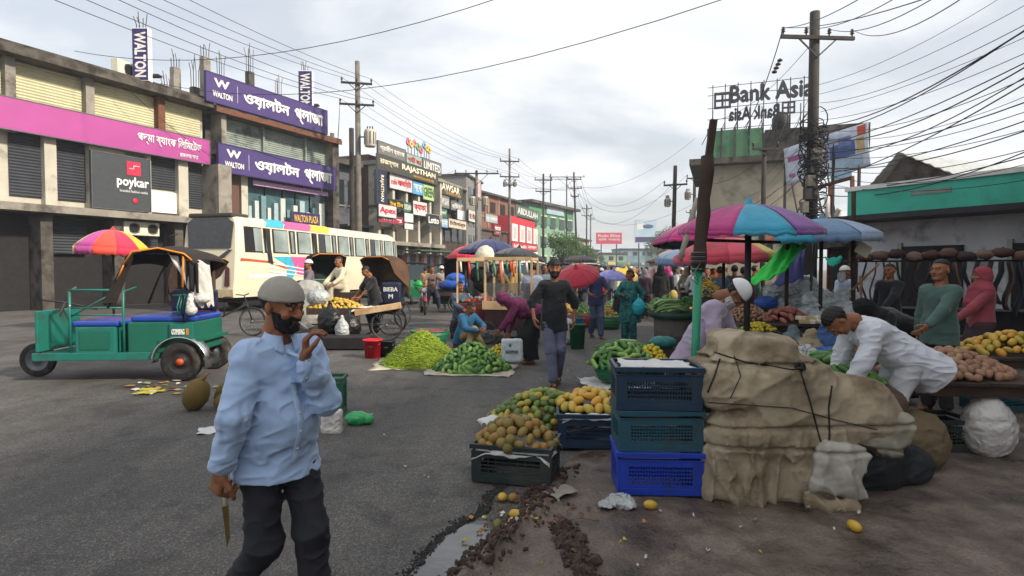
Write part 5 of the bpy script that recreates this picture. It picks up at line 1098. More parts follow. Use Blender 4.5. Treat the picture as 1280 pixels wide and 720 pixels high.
b.grid(lambda u, v: (float(np.interp(u, [0, .25, .5, .8, 1], [p[0] for p in HP])), -.08 + 1.14 * v, float(np.interp(u, [0, .25, .5, .8, 1], [p[1] for p in HP])) - .05 * (2 * v - 1) ** 2), 12, 8); b.build('hood_top', HOODB, er, solid=.02)
b = MB(); b.grid(lambda u, v: (-1.0 + .30 * u + .06 * v, -.04 - .02 * math.sin(v * 9), 1.15 + .60 * u * 1.0 + .08 * v - .0), 6, 6)
b.add([(-1.05, -.03, 1.12), (-.72, -.03, 1.12 + .1), (-.58, -.03, 1.80), (-.68, -.03, 1.78)], [(0, 1, 2, 3)]); b = MB(); b.add([(-1.04, -.03, 1.12), (-.86, -.03, 1.12), (-.60, -.03, 1.80), (-.70, -.03, 1.80)], [(0, 1, 2, 3)]); b.build('side_flap', HOODB, er, solid=.015)
MB().grid(lambda u, v: (-.52 + .58 * u, .98 + .02 * math.sin(u * 25), .95 + .85 * v), 20, 3).build('back_curtain', BRCL, er, solid=.01)
MB().grid(lambda u, v: (.10 + .18 * u, -.05 + .03 * math.sin(u * 12), 1.30 + .42 * v - .05 * u), 8, 4).build('rear_flap', DARKIN, er, solid=.012)
b = MB(); b.tube([(-.72, -.085, 1.66), (-.60, -.09, 1.84), (-.25, -.09, 1.89), (.10, -.09, 1.81), (.20, -.09, 1.72)], .014, 5); b.tube([(-.70, -.085, 1.70), (-.82, -.07, 1.45)], .012, 5); b.tube([(.08, -.07, 1.78), (.06, -.07, 1.34)], .016, 5); b.build('orange_trim', ORTR, er)
MB().box(-.18, .02, .90, .905, 1.50, 1.72).build('pasted_photo', M2('pasted_print', [(0, hexc('b0a6a8')), (.5, hexc('d8d2d4')), (1, hexc('8a5a60'))], scale=8, rnd=False), er)
b = MB()
for i in range(6): b.tube([(.0 + i * .035, -.02, 1.22), (-.04 + i * .04, -.03, 1.05), (-.02 + i * .035, -.02, .92)], .009, 5)
b.build('side_grille', TEAL, er); MB().tube([(-.1, -.02, 1.22), (.24, -.02, 1.24)], .014, 5).build('grille_rail', TEAL, er)
for lb, pr, nm in (('knotted white carrier bag tied behind the teal rickshaw', [Pr('e', (.34, -.08, 1.17), ra=(.10, .07, .06), k=.03)], 'plastic_bag'), ('hanging white carrier bag on the side grille of the teal rickshaw', [Pr('c', (.17, -.08, 1.22), (.18, -.08, 1.02), .03, .075, side=(1, 0, 0), w=1, k=.03)], 'plastic_bag')):
    o = sdf_obj(nm, pr, .012, [PLAS], None, k=.05, disp=folds(.006, 26, len(lb))); o.matrix_world = Matrix.Translation(er.location) @ Matrix.Rotation(rad(4), 4, 'Z'); T(o, lb, 'plastic bag' if 'bag' in nm else 'plastic sheet')

def cycle_rickshaw(lb, loc, rz, hood, hoodin, seat='7a2030', h=1.0, group='cycle rickshaws', trim=None, hang=None):
    """faces -Y local; passenger hood behind, wheels either side"""
    o = thing('cycle_rickshaw', lb, 'rickshaw', loc, rz, group)
    for sx in (-.48, .48): wheel(o, (sx, .25, .36), .36, .045, 'x', spokes=16)
    wheel(o, (0, -1.25, .35), .35, .04, 'x', spokes=16)
    b = MB(); b.tube([(0, -1.25, .35), (0, -1.05, .95)], .018, 6); b.tube([(0, -1.1, .75), (0, -.45, .45), (0, .25, .36)], .02, 6); b.tube([(-.5, .25, .36), (.5, .25, .36)], .02, 6); b.tube([(0, -.5, .45), (0, -.6, .85)], .016, 6); b.tube([(-.25, -1.0, 1.0), (0, -1.05, .97), (.25, -1.0, 1.0)], .014, 6); b.build('frame', DSTEEL, o)
    MB().ell((0, -.62, .9), (.09, .14, .04)).build('saddle', DARKIN, o)
    fm = paint(seat, .4)
    MB().box(-.42, .42, -.1, .45, .5, .8).build('seat_box', fm, o, bevel=.03); MB().box(-.4, .4, -.08, .4, .8, .9).build('seat', NAVYV, o, bevel=.03); MB().box(-.4, .4, .40, .5, .85, 1.3).build('seat_back', fm, o, bevel=.03)
    hp_ = [(.52, .85), (.58, 1.3), (.50, 1.72), (.18, 1.92), (-.32, 1.90)]
    b = MB(); f_ = lambda u, w_: (w_, float(np.interp(u, [0, .25, .5, .75, 1], [p[0] for p in hp_])), float(np.interp(u, [0, .25, .5, .75, 1], [p[1] for p in hp_])) * h + .0)
    b.grid(lambda u, v: (lambda p: (p[0], p[1], p[2] - .10 * (2 * v - 1) ** 4))(f_(u, -.5 + v)), 10, 8); b.build('hood', hood, o, solid=.02)
    for sx in (-.5, .5): MB().add([(sx, .50, 1.05 * h), (sx, .54, 1.3 * h), (sx, .46, 1.66 * h), (sx, .18, 1.83 * h), (sx, -.32, 1.80 * h), (sx, -.1, 1.45 * h)], [(0, 1, 2, 3, 4, 5)]).build('hood_side', hoodin, o, solid=.015)
    MB().tube([(-.5, -.33, 1.8 * h), (-.3, -.34, 1.88 * h), (.3, -.34, 1.88 * h), (.5, -.33, 1.8 * h)], .014, 5).build('hood_trim', trim or ORTR, o)
    MB().grid(lambda u, v: (-.46 + .92 * u, .44, .95 + .8 * v * h), 2, 2).build('hood_lining', hoodin, o, solid=.01)
    return o
def auto_rickshaw(lb, loc, rz, col, top=None, s=1., group='three wheeled taxis in the traffic'):
    """faces -Y: cabin, windscreen, headlamp nose"""
    o = thing('auto_rickshaw', lb, 'auto rickshaw', loc, rz, group); o.scale = (s,) * 3; cm = col if not isinstance(col, str) else paint(col, .4, var=.1)
    b = MB(); vs = []
    prof = [(-1.25, .35, .28, 1), (-1.28, .75, .40, 1), (-1.0, 1.05, .52, 1), (-.35, 1.08, .62, 1), (.9, 1.0, .64, 1), (1.3, .95, .60, 1)]
    for y, z, w_, _ in prof: vs += [(-w_, y, .3), (-w_, y, z), (w_, y, z), (w_, y, .3)]
    fs = []
    for i in range(len(prof) - 1):
        for j in range(3): fs.append((i * 4 + j, i * 4 + j + 1, i * 4 + 4 + j + 1, i * 4 + 4 + j))
    fs += [(0, 1, 2, 3), (20, 23, 22, 21)]; b.add(vs, fs); b.build('body', cm, o, bevel=.03)
    MB().grid(lambda u, v: (-.66 + 1.32 * v, -.75 + 2.05 * u, 1.74 + .06 * math.sin(math.pi * v) - .12 * max(0, abs(u - .45) - .45)), 8, 6).build('roof', top or HOODB, o, solid=.05)
    b = MB()
    for sx in (-.58, .58): b.tube([(sx, -.95, 1.02), (sx, -.72, 1.74)], .02, 5); b.tube([(sx, .2, 1.0), (sx, .2, 1.74)], .018, 5); b.tube([(sx, 1.2, .95), (sx, 1.25, 1.74)], .02, 5)
    b.build('frame', DSTEEL, o)
    MB().add([(-.56, -.94, 1.04), (.56, -.94, 1.04), (.56, -.73, 1.68), (-.56, -.73, 1.68)], [(0, 1, 2, 3)]).build('windscreen', GLASS, o, solid=.01); MB().box(-.55, .55, 1.15, 1.25, .95, 1.7).build('back_panel', cm, o); MB().box(-.5, .5, .5, 1.1, .6, 1.0).build('seat', NAVYV, o)
    for sx in (-.38, .38): MB().lathe([(0, -.03), (.07, -.025), (.08, .02)], 10, (sx, -1.17, .82), ax='y').build('headlight', WHITE, o)
    wheel(o, (0, -1.15, .22), .22, .1, 'x'); wheel(o, (-.55, .95, .22), .22, .1, 'x'); wheel(o, (.55, .95, .22), .22, .1, 'x'); return o
# rickshaws waiting in front of the bus
cycle_rickshaw('rickshaw with a black open hood in front of the pink part of the bus', ((408 - 640) / FPX * 17.2, 17.2, 0), rad(35), HOODB, M('dark_green_lining', hexc('1c2b22'), .8), '24503c', 1.08)
cycle_rickshaw('rickshaw with a brown lined hood and yellow beads behind the bread seller', ((478 - 640) / FPX * 15.8, 15.8, 0), rad(-28), BRCL, M('brown_lining', hexc('5c4534'), .85, var=.2, scale=5), '2a2a38', 1.02)
cycle_rickshaw('rickshaw turned away behind the teal one, only its wheel and back in view', ((246 - 640) / FPX * 13.6, 13.9, 0), rad(82), HOODB, BRCL, '6a2a2a', .98)
o = cycle_rickshaw('dark hooded rickshaw van behind the motorcycle rider', ((570 - 640) / FPX * 22, 22.5, 0), rad(5), HOODB, M('black_lining', hexc('1e1c1c'), .8), '3a1c1c', 1.12)
# motorcycle with its rider, head on
mq = G(531, 394); mc = thing('motorcycle', 'red and black motorcycle standing head on with its rider', 'motorcycle', (mq.x, mq.y, 0), rad(14)); 
wheel(mc, (0, 0, .30), .30, .09, 'x', spokes=12); wheel(mc, (0, 1.25, .30), .30, .1, 'x', spokes=12)
REDM = paint('8a2230', .3); b = MB()
for sx in (-.07, .07): b.tube([(sx, 0, .3), (sx, .14, .75), (sx, .2, .95)], .022, 7)
b.build('fork', CHROME, mc); MB().lathe([(0, -.07), (.08, -.06), (.1, .0), (.07, .08), (0, .1)], 14, (0, .1, .84), ax='y').build('headlight', CHROME, mc); MB().ell((0, .05, .84), (.075, .02, .075)).build('headlight_glass', WHITE, mc)
MB().tube([(-.36, .3, 1.06), (-.2, .22, 1.02), (0, .22, .98), (.2, .22, 1.02), (.36, .3, 1.06)], .016, 7).build('handlebar', DSTEEL, mc); MB().grid(lambda u, v: (-.06 + .12 * v, .34 * math.cos(2.6 - 2.2 * u), .30 + .35 * math.sin(2.6 - 2.2 * u)), 10, 2).build('mudguard', REDM, mc, solid=.01)
MB().ell((0, .5, .82), (.15, .27, .13)).build('fuel_tank', REDM, mc); MB().ell((0, .95, .82), (.13, .34, .06)).build('seat', DARKIN, mc); MB().box(-.13, .13, .35, .8, .28, .62).build('engine', STEEL, mc, bevel=.04); MB().tube([(.12, .5, .3), (.16, 1.3, .34)], .04, 7).build('exhaust', CHROME, mc)
for sx in (-.3, .3): MB().ell((sx, .24, 1.2), (.06, .02, .04)).build('mirror', DSTEEL, mc)
# taxis and pickups down the street
q = lambda px, Y: ((px - 640) / FPX * Y, Y, 0)
auto_rickshaw('green taxi with a caged front beside the motorcycle rider', q(515, 27), rad(8), '1f6b4a', s=1.05)
tr_ = [(655, 26, 20, '2a7f86', 'teal roofed taxi behind the light shirted customer'), (672, 33, -10, '2f8f8c', 'blue green taxi with a white roof'), (690, 29, 15, '2a9aa6', 'bright turquoise taxi just behind the black shirted man'), (712, 38, -20, '3a8aa0', 'turquoise taxi farther down, nose to the crowd'), (731, 33, 5, '3a2a26', 'brown covered taxi behind the red umbrella'),
       (700, 48, 30, '2c5f7a', 'dark blue taxi among the far traffic'), (745, 52, -8, '4a4440', 'grey taxi among the far crowd'), (762, 60, 12, '5a3434', 'maroon taxi among the far crowd'), (778, 70, -15, '2f6a5a', 'small green taxi at the far end'), (620, 36, 40, '2a6f72', 'teal taxi half hidden by the navy parasol'), (640, 44, 10, '35787c', 'pale teal taxi by the red building'), (750, 85, 0, '3a5f86', 'small blue taxi at the far end'), (594, 29, 25, '24404a', 'dark slate taxi behind the trinket carts'), (566, 34, -15, '1f5f48', 'green taxi close to the shop fronts'), (546, 40, 20, '7a5a2c', 'ochre taxi below the tin canopy'), (630, 50, 5, '8a2c34', 'crimson taxi in front of the red building'), (664, 56, -20, '2c6a8c', 'steel blue taxi under the street tree'), (694, 66, 10, '4f5a40', 'olive taxi behind the street tree'), (722, 74, -5, '8c8c88', 'pale grey taxi at the far end')]
for px, Y, rz_, c, lb in tr_: auto_rickshaw(lb, q(px, Y), rad(rz_), c, paint('c8c4b8', .6) if px in (672, 731, 655) else None, 1.05)
# far minibus roofs: pickups with awnings
o = thing('van', 'small white van parked beyond the teal taxis', 'van', q(678, 46), rad(12)); b = MB(); b.prism([(-.85, .35), (.85, .35), (.85, 1.3), (.72, 1.95), (-.72, 1.95), (-.85, 1.3)], 0, 4); b.build('body', paint('c2c2bc', .4), o, bevel=.08); MB().box(-.7, .7, -.03, .02, 1.25, 1.8).build('windscreen', GLASS, o, bevel=.02)
for sx in (-.8, .8):
    for yy in (.8, 3.2): wheel(o, (sx, yy, .3), .3, .16, 'x')
for sx in (-.6, .6): MB().box(sx - .12, sx + .12, -.04, .0, .75, .9).build('headlight', WHITE, o)
# ------------------------------------------------------------------ parasols
def umbrella(lb, loc, r, hgt, cols, n=8, droop=.30, tilt=(0, 0), pole=True, val=.12, rz=0., group=None, inner=None, seg=8, crown=0., pr=.03, name='parasol', wav=.0):
    """canopy of separate panels over ribs; loc is the foot of the pole, hgt the height of the rim"""
    o = thing(name, lb, 'umbrella', loc, rz, group); tm_ = Matrix.Translation((0, 0, hgt)) @ Euler((rad(tilt[0]), rad(tilt[1]), 0)).to_matrix().to_4x4(); rise = droop * r
    pf = lambda t: rise * (1 - t ** 2.1)
    for i in range(n):
        a0, a1 = 2 * math.pi * i / n, 2 * math.pi * (i + 1) / n; b = MB(tm_)
        def f(u, v, a0=a0, a1=a1):
            a = a0 + (a1 - a0) * u; t = v; sag = math.sin(math.pi * u); rr = r * t * (1 - .05 * sag * t); z = pf(t) - .05 * r * sag * t * (1.1 - t) * 1.5 + wav * math.sin(u * 17 + i * 2) * t
            return (rr * math.cos(a), rr * math.sin(a), z)
        b.grid(f, 6, seg)
        b.grid(lambda u, v, f=f: (lambda p: (p[0] * (1 + .005 * v), p[1] * (1 + .005 * v), p[2] - val * v * (1 - .25 * abs(math.sin(u * 9.4)))))(f(u, 1)), 6, 1)
        b.build('canopy_panel', cols[i % len(cols)], o, solid=.006)
        q0 = [tm_ @ Vector((r * t * math.cos(a0), r * t * math.sin(a0), pf(t) - .015)) for t in (0, .25, .5, .75, 1)]; MB().tube(q0, .010 if r > .8 else .004, 4).build('rib', DSTEEL, o)
        if r > .8: MB().tube([tm_ @ Vector((0, 0, rise - .45 * r)), q0[2]], .008, 4).build('strut', DSTEEL, o)
    MB(tm_).lathe([(0, rise + .1), (.02, rise + .08), (.05, rise + .02), (.09, rise - .02)], 10).build('finial', cols[0], o)
    if pole is True: MB().tube([(0, 0, 0), tm_ @ Vector((0, 0, rise))], pr, 8).build('pole', DSTEEL, o)
    elif pole: MB().tube([tm_ @ Vector((0, 0, rise)), pole], pr, 8).build('handle', DSTEEL, o)
    return o
def cloth(h, **k): return M('canopy_' + h + ''.join(k), hexc(h), .8, var=.10, scale=3, bump=.35, bscale=14, sheen=.2, **k)
UP, UC, UV, UG, URd, UY, UB, UO = cloth('ab3474'), cloth('3796b4'), cloth('7f4f92'), cloth('6fae9c'), cloth('b83a4a'), cloth('d2b450'), cloth('64809f'), cloth('b5643a')
uq = lambda px, Y: Vector(((px - 640) / FPX * Y, Y, 0))
def foot(px, Y): v = uq(px, Y); v.z = gz(v.x, v.y); return v
umbrella('big round parasol with magenta, turquoise and violet panels over the vegetable sellers', foot(934, 8.2), .98, 2.14, [UC, UV, UV, UG, UC, UV, UP, UP], 8, .36, (-2, 4), rz=rad(-122), pr=.045, wav=.012, val=.07)
umbrella('pale blue and rust parasol standing behind the big magenta one', foot(1026, 9.6), .86, 2.14, [UB, cloth('8a9db8'), UO, UO, URd, UG, UO, UC], 8, .30, (0, 3), rz=rad(-125), val=.14, wav=.01)
umbrella('plain pink parasol farther back beside the far vegetable stalls', foot(874, 14.5), 1.15, 2.25, [UP, cloth('d13f86'), UP, UP, UB, UP], 8, .45, (0, -4), rz=rad(-100), val=.1)
umbrella('red and yellow low parasol under the big magenta one', foot(905, 11.2), .95, 1.84, [URd, cloth('cf4a5c'), UY, URd, UG, UO], 8, .36, (0, 3), rz=rad(-150), val=.15)
umbrella('blue edged tattered parasol by the far stalls', foot(862, 20), 1.2, 2.0, [UB, cloth('2f5fa8'), UO, UB], 8, .3, (4, -6), rz=.3, val=.2)
umbrella('orange and green parasol canopy far back, tipped low', foot(846, 24), 1.2, 2.1, [UO, cloth('4a7a3c'), UO, cloth('b07a3a')], 8, .3, (0, -14), rz=.2, val=.1)
umbrella('red and yellow striped parasol by the bank shop front', uq(141, 15.2), .85, 2.15, [cloth('c82a4a'), cloth('e0b32a'), cloth('b03a8a'), cloth('d84a3a')], 10, .55, (0, 3), rz=.4, val=.22)
umbrella('wide navy blue parasol over the trinket carts', uq(613, 16.5), .92, 2.05, [cloth('1b2350'), cloth('20285c')], 8, .42, (0, 2), rz=.2, val=.05)
umbrella('small red and blue pointed parasol beside the navy one', uq(582, 19.5), .62, 1.98, [cloth('b52040'), cloth('b52040'), cloth('2a3070')], 8, .6, (0, 0), rz=rad(-125), val=.05)
umbrella('black drooping parasol over the glass fronted cart', uq(648, 15), .68, 1.90, [cloth('1c1e24'), cloth('24262c')], 8, .35, (0, 5), rz=.2, val=.05)
umbrella('brown patterned parasol far down beyond the taxis', uq(725, 42), 1.2, 2.2, [cloth('4a3a4c'), cloth('5c4c40')], 8, .3)
# tarpaulins slung from posts
def tarp(lb, pts, col, sag=.2, name='tarpaulin', nu=14, nv=10, amp=.03, seed=1, cat='tarpaulin'):
    A, B_, C_, D = [Vector(p) for p in pts]; mt = col if not isinstance(col, str) else M('tarp_' + col, hexc(col), .5, var=.12, scale=3, bump=.5, bscale=9, spec=.4)
    f = lambda u, v: (lambda p: (p.x, p.y, p.z))((A * (1 - u) + B_ * u) * (1 - v) + (D * (1 - u) + C_ * u) * v - Vector((0, 0, sag * math.sin(math.pi * u) * math.sin(math.pi * min(1, v + .05)))) + Vector((0, 0, amp * (math.sin(u * 15 + v * 6 + seed) + .6 * math.sin(v * 19 - u * 7 + seed)))))
    return MB().grid(f, nu, nv).build(name, mt, None, lb, cat, solid=.006)
def post(lb, a, b_, r=.03, mat=DWOOD, name='wooden_post', cat='post', group=None, n=8):
    a, b_ = Vector(a), Vector(b_); rg = random.Random(int(abs(a.x * 100))); k = 6
    pts = [(b_ - a) * (i / k) + Vector((rg.uniform(-1, 1), rg.uniform(-1, 1), 0)) * r * .25 * (0 < i < k) for i in range(k + 1)]
    return MB().tube(pts, [r * rg.uniform(.9, 1.1) for _ in pts], n).build(name, mat, None, lb, cat, group, loc=a)
tarp('white plastic sheet draped over the back of the teal rickshaw hood', [P(252, 385, 8.2), P(268, 382, 8.35), P(262, 330, 8.4), P(206, 313, 8.2)], 'c0bcb8', -.16, 'plastic_sheet', 22, 20, .028, 3)
tarp('bright green tarpaulin slung low under the parasols', [P(934, 356, 9.9), P(974, 344, 9.6), P(1008, 308, 10.0), P(984, 298, 10.4)], '2fd04c', .08)
tarp('lavender tarpaulin hanging beside the green one', [P(966, 358, 10.4), P(1004, 350, 10.2), P(1008, 308, 10.4), P(996, 306, 10.6)], '6a6ab8', .0, amp=.02)
tarp('small turquoise cloth tied on a line', [P(1031, 322, 8.8), P(1053, 321, 8.8), P(1050, 330, 8.8), P(1038, 334, 8.75)], '2aa898', .0, amp=.015, nu=8, nv=5)
tarp('faded blue tarpaulin behind the far stalls', [P(880, 312, 19), P(860, 318, 21), P(858, 328, 21), P(882, 325, 19)], '3a66b0', .1)

# ------------------------------------------------------------------ crates
def crate_parts(w, d, h, mat, o, slots=14, rows=3):
    """plastic crate: rim, corner posts, bottom, four slotted walls; origin at its base centre"""
    t = .014; W2, D2 = w / 2, d / 2
    b = MB(); e = .012
    for z0, z1, ex in ((h - .035, h, e), (h - .06, h - .052, .006), (.0, .05, 0)):
        b.box(-W2 - ex, W2 + ex, -D2 - ex, -D2 + t, z0, z1); b.box(-W2 - ex, W2 + ex, D2 - t, D2 + ex, z0, z1); b.box(-W2 - ex, -W2 + t, -D2 + t, D2 - t, z0, z1); b.box(W2 - t, W2 + ex, -D2 + t, D2 - t, z0, z1)
    b.box(-W2 + t, W2 - t, -D2 + t, D2 - t, .01, .022); b.build('shell', mat, o, bevel=.003, seg=1)
    for sx in (-1, 1):
        for sy in (-1, 1):
            b = MB(); cw = .075
            b.box(*sorted((sx * W2, sx * (W2 - cw))), *sorted((sy * D2, sy * (D2 - t))), .05, h - .06); b.box(*sorted((sx * W2, sx * (W2 - t))), *sorted((sy * (D2 - t), sy * (D2 - cw))), .05, h - .06); b.build('corner_post', mat, o)
    for side, L, fn in (('front', w, lambda s, a0, a1, z0, z1, k: (a0, a1, -D2 + k, -D2 + t - k, z0, z1)), ('back', w, lambda s, a0, a1, z0, z1, k: (a0, a1, D2 - t + k, D2 - k, z0, z1)), ('left', d, lambda s, a0, a1, z0, z1, k: (-W2 + k, -W2 + t - k, a0, a1, z0, z1)), ('right', d, lambda s, a0, a1, z0, z1, k: (W2 - t + k, W2 - k, a0, a1, z0, z1))):
        b = MB(); a = L / 2 - .075; n = max(4, int(slots * L / .6)); 
        b.box(*fn(0, -a, a, .05, .075, .001)); b.box(*fn(0, -a, a, h - .10, h - .06, .001))
        for k in range(n + 1): c = -a + 2 * a * k / n; b.box(*fn(0, c - .003, c + .003, .075, h - .10, .003))
        for k in range(1, rows): z = .075 + (h - .175) * k / rows; b.box(*fn(0, -a, a, z - .005, z + .005, .005))
        b.build('slotted_wall', mat, o, kind='stuff')
def pcrate(lb, loc, rz, w, d, h, mat, slots=14, rows=3, group='plastic crates'):
    o = thing('plastic_crate', lb, 'crate', loc, rz, group); crate_parts(w, d, h, mat, o, slots, rows); return o
CB = M('crate_blue', hexc('1b3aa8'), .42, var=.1, scale=3, dirt=hexc('18306f'), dscale=3.5, spec=.4); CT = M('crate_teal', hexc('1d4c5c'), .5, var=.12, scale=3, dirt=hexc('2d3a3c'), dscale=3.5); CN = M('crate_navy', hexc('15304a'), .45, var=.12, scale=3, dirt=hexc('27343c'), dscale=3.5); CK = M('crate_black', hexc('1f2a2a'), .5, var=.15, scale=3, dirt=hexc('3d3f3a'), dscale=3, dlo=.5)
CG = M('crate_green', hexc('1d5c44'), .5, var=.12, scale=3)
PAPER = M('crumpled_newsprint', hexc('c9c8c6'), .8, var=.08, scale=6, bump=.6, bscale=18)
zs = .035
c1 = P(824, 632, 3.95); sx0 = c1.x; sy0 = 3.95 + .2
pcrate('royal blue crate at the bottom of the stack of three', (sx0 + .02, sy0, zs), rad(-3), .585, .40, .30, CB, 24, 5); pcrate('dark teal crate in the middle of the stack of three', (sx0 + .02, sy0 + .01, zs + .302), rad(-1), .575, .40, .285, CT, 22, 5); pcrate('navy crate on top of the stack of three, newspaper inside', (sx0 + .01, sy0, zs + .59), rad(-4), .585, .40, .30, CN, 24, 4)
def sheet(lb, cx, cy, z, w, d, rz=0, amp=.02, mat=PAPER, edge=.04, name='newspaper', seed=1, drop=0., cat='paper', nu=16, nv=12):
    f = lambda u, v: (lambda x, y: (x, y, amp * (math.sin(x * 23 + seed) * math.sin(y * 31 + seed * 2) + .5 * math.sin(x * 51 + y * 37)) - drop * max(0, abs(2 * u - 1) - .8) * 5 - drop * max(0, abs(2 * v - 1) - .8) * 5))((u - .5) * w * (1 + .05 * math.sin(v * 11 + seed)), (v - .5) * d * (1 + .05 * math.sin(u * 9 + seed)))
    return MB().grid(f, nu, nv).build(name, mat, None, lb, cat, loc=(cx, cy, z), rot=(0, 0, rz), solid=.002)
sheet('folded newspaper lining the topmost crate of the stack', sx0, sy0 - .01, zs + .885, .50, .34, rad(-4), .010, drop=.0)
k1 = G(650, 615); KX, KY = k1.x - .02, 4.42
pcrate('black crate heaped with brown sapodillas at the road edge', (KX, KY, .012), rad(-14), .60, .42, .285, CK, 8, 4); sheet('crumpled newspaper lining the black crate', KX, KY, .275, .62, .45, rad(-14), .012, drop=.05, seed=4)
k2 = P(742, 588, 4.95); pcrate('navy crate with yellow mangoes between the black crate and the stack', (k2.x + .02, 5.22, .03), rad(-4), .62, .42, .30, CN, 26, 4); sheet('pale paper spilling over the front of the navy mango crate', k2.x + .0, 5.06, .315, .50, .12, rad(-6), .012, drop=.03, seed=7)
# ------------------------------------------------------------------ fruit and vegetables
def fmesh(name, r, mat, prof=None, nu=12, nv=8, bend=0., stem=False):
    b = MB(); vs = []
    prof = prof or [(math.sin(math.pi * i / nv), math.cos(math.pi * i / nv)) for i in range(nv + 1)]
    for rr, z in prof:
        for j in range(nu): a = 2 * math.pi * j / nu; vs.append((r[0] * rr * math.cos(a) + bend * z * z, r[1] * rr * math.sin(a), r[2] * z))
    k = len(prof); b.add(vs, [(i * nu + j, (i + 1) * nu + j, (i + 1) * nu + (j + 1) % nu, i * nu + (j + 1) % nu) for i in range(k - 1) for j in range(nu)], 0, True)
    if stem: b.cyl((bend, 0, r[2] * .97), (bend, 0, r[2] * 1.12), r[0] * .12, n=5)
    return b.mesh(name, mat)
EGG = [(0, 1), (.42, .93), (.78, .68), (.97, .28), (1, -.1), (.88, -.5), (.6, -.82), (.3, -.96), (0, -1)]; LONG = [(0, 1), (.5, .96), (.8, .8), (.96, .4), (1, 0), (.97, -.4), (.82, -.8), (.5, -.96), (0, -1)]
MSAP = M2('sapodilla_skin', [(0, hexc('4a3f22')), (.3, hexc('6d6430')), (.5, hexc('83703a')), (.8, hexc('93692f')), (1, hexc('b87c30'))], 9, .55, .2, 60, detail=6, amt=.7); MGRE = M2('green_mango_skin', [(0, hexc('3a5220')), (.35, hexc('556a26')), (.6, hexc('7a8a30')), (.85, hexc('a68c2c')), (1, hexc('c88a2a'))], 6, .42, .1, 60, amt=.75, spec=.5)
MYEL = M2('yellow_mango_skin', [(0, hexc('8a8a34')), (.35, hexc('b59a3a')), (.7, hexc('c79a34')), (1, hexc('c47e2a'))], 6, .42, .1, 60, amt=.7, spec=.5); MCUC = M2('cucumber_skin', [(0, hexc('1f4218')), (.38, hexc('3a6824')), (.6, hexc('6a9440')), (.85, hexc('a3b866'))], 5, .4, .2, 50, stretch=(1, 1, .35), amt=.5, spec=.5)
MLIM = M2('lemon_skin', [(0, hexc('a8a02a')), (.5, hexc('c9b52c')), (1, hexc('d8c63a'))], 8, .45, .2, 70); MPOT = M2('potato_skin', [(0, hexc('7a5a44')), (.5, hexc('94705a')), (1, hexc('a88a6a'))], 9, .8, .2, 60); MRED = M2('sweet_potato_skin', [(0, hexc('7d4238')), (1, hexc('a86a58'))], 9, .7, .2, 60); MBEAN = M2('bean_green', [(0, hexc('5a7a1c')), (.5, hexc('8aa02c')), (1, hexc('a8b83c'))], 14, .5, rnd=False, spec=.4)
MLEAFV = M2('leafy_green', [(0, hexc('1f4a1c')), (.5, hexc('3c6e2a')), (1, hexc('7fa04a'))], 12, .6, rnd=False)
SAP = [fmesh('sapodilla', (.036, .036, .040), MSAP, EGG), fmesh('sapodilla', (.033, .034, .048), MSAP, EGG), fmesh('sapodilla', (.040, .038, .038), MSAP)]
MAN = [fmesh('mango', (.036, .032, .052), MGRE, EGG, bend=.006), fmesh('mango', (.038, .036, .044), MGRE, EGG)]; MANY_ = [fmesh('mango', (.042, .036, .062), MYEL, EGG, bend=.008), fmesh('mango', (.040, .036, .054), MYEL, EGG)]
CUC = [fmesh('cucumber', (.030, .030, .085), MCUC, LONG, 10, bend=.01), fmesh('cucumber', (.034, .033, .068), MCUC, LONG, 10)]
LEM = [fmesh('lemon', (.030, .030, .034), MLIM, [(0, 1), (.25, .9), (.75, .66), (1, 0), (.75, -.66), (.25, -.9), (0, -1)], 10)]; POT = [fmesh('potato', (.030, .026, .036), MPOT, EGG, 9)]; RPO = [fmesh('sweet_potato', (.040, .036, .075), MRED, EGG, 9)]
def heap(name, cat, lb, group, meshes, c, rx, ry, h, n, dmin, seed, rz=0., flat=.0, lay=.0, inner=.45, shape=1.6, s=(.85, 1.15), base=.0, tries=40, zmin=.03):
    """n separate pieces lying on a mound: outer skin by dart throwing, then an inner layer showing in the gaps"""
    rg = random.Random(seed); c = Vector(c); done = []
    for L_, (k, nn) in enumerate(((1., n), (.80, int(n * inner)))):
        tr = 0; m = 0
        while m < nn and tr < nn * tries:
            tr += 1; a = rg.random() * 6.2832; q = math.sqrt(rg.random()) * (1 if L_ == 0 else .95); x, y = rx * q * math.cos(a), ry * q * math.sin(a)
            z = base + zmin + (h * (1 - q ** shape)) * k - (1 - k) * .02
            if any((x - p[0]) ** 2 + (y - p[1]) ** 2 + (z - p[2]) ** 2 < (dmin * (1 if L_ == 0 else .95)) ** 2 for p in done): continue
            done.append((x, y, z)); m += 1
            nrm = Vector((x / rx ** 2, y / ry ** 2, .9 / max(h, .05) / 2.2)).normalized(); tg = nrm.orthogonal().normalized(); tg = Matrix.Rotation(rg.random() * 6.28, 3, nrm) @ tg; tg = (tg + nrm * rg.uniform(-.25, .25) * (1 + lay)).normalized()
            X_ = nrm.cross(tg).normalized(); Y_ = tg.cross(X_); rot = (Matrix.Rotation(rz, 3, 'Z') @ Matrix((X_, Y_, tg)).transposed() @ Matrix.Rotation(rg.random() * 6.28, 3, 'Z')).to_euler()
            p = Matrix.Rotation(rz, 3, 'Z') @ Vector((x, y, z)); T(inst(name, rg.choice(meshes), c + p, rot, rg.uniform(*s)), lb, cat, group)
    return done
heap('sapodilla', 'fruit', 'brown sapodilla heaped in the black crate at the road edge', 'sapodillas in the black crate', SAP, (KX, KY, .25), .30, .215, .17, 92, .062, 1, rad(-14), shape=2.2)
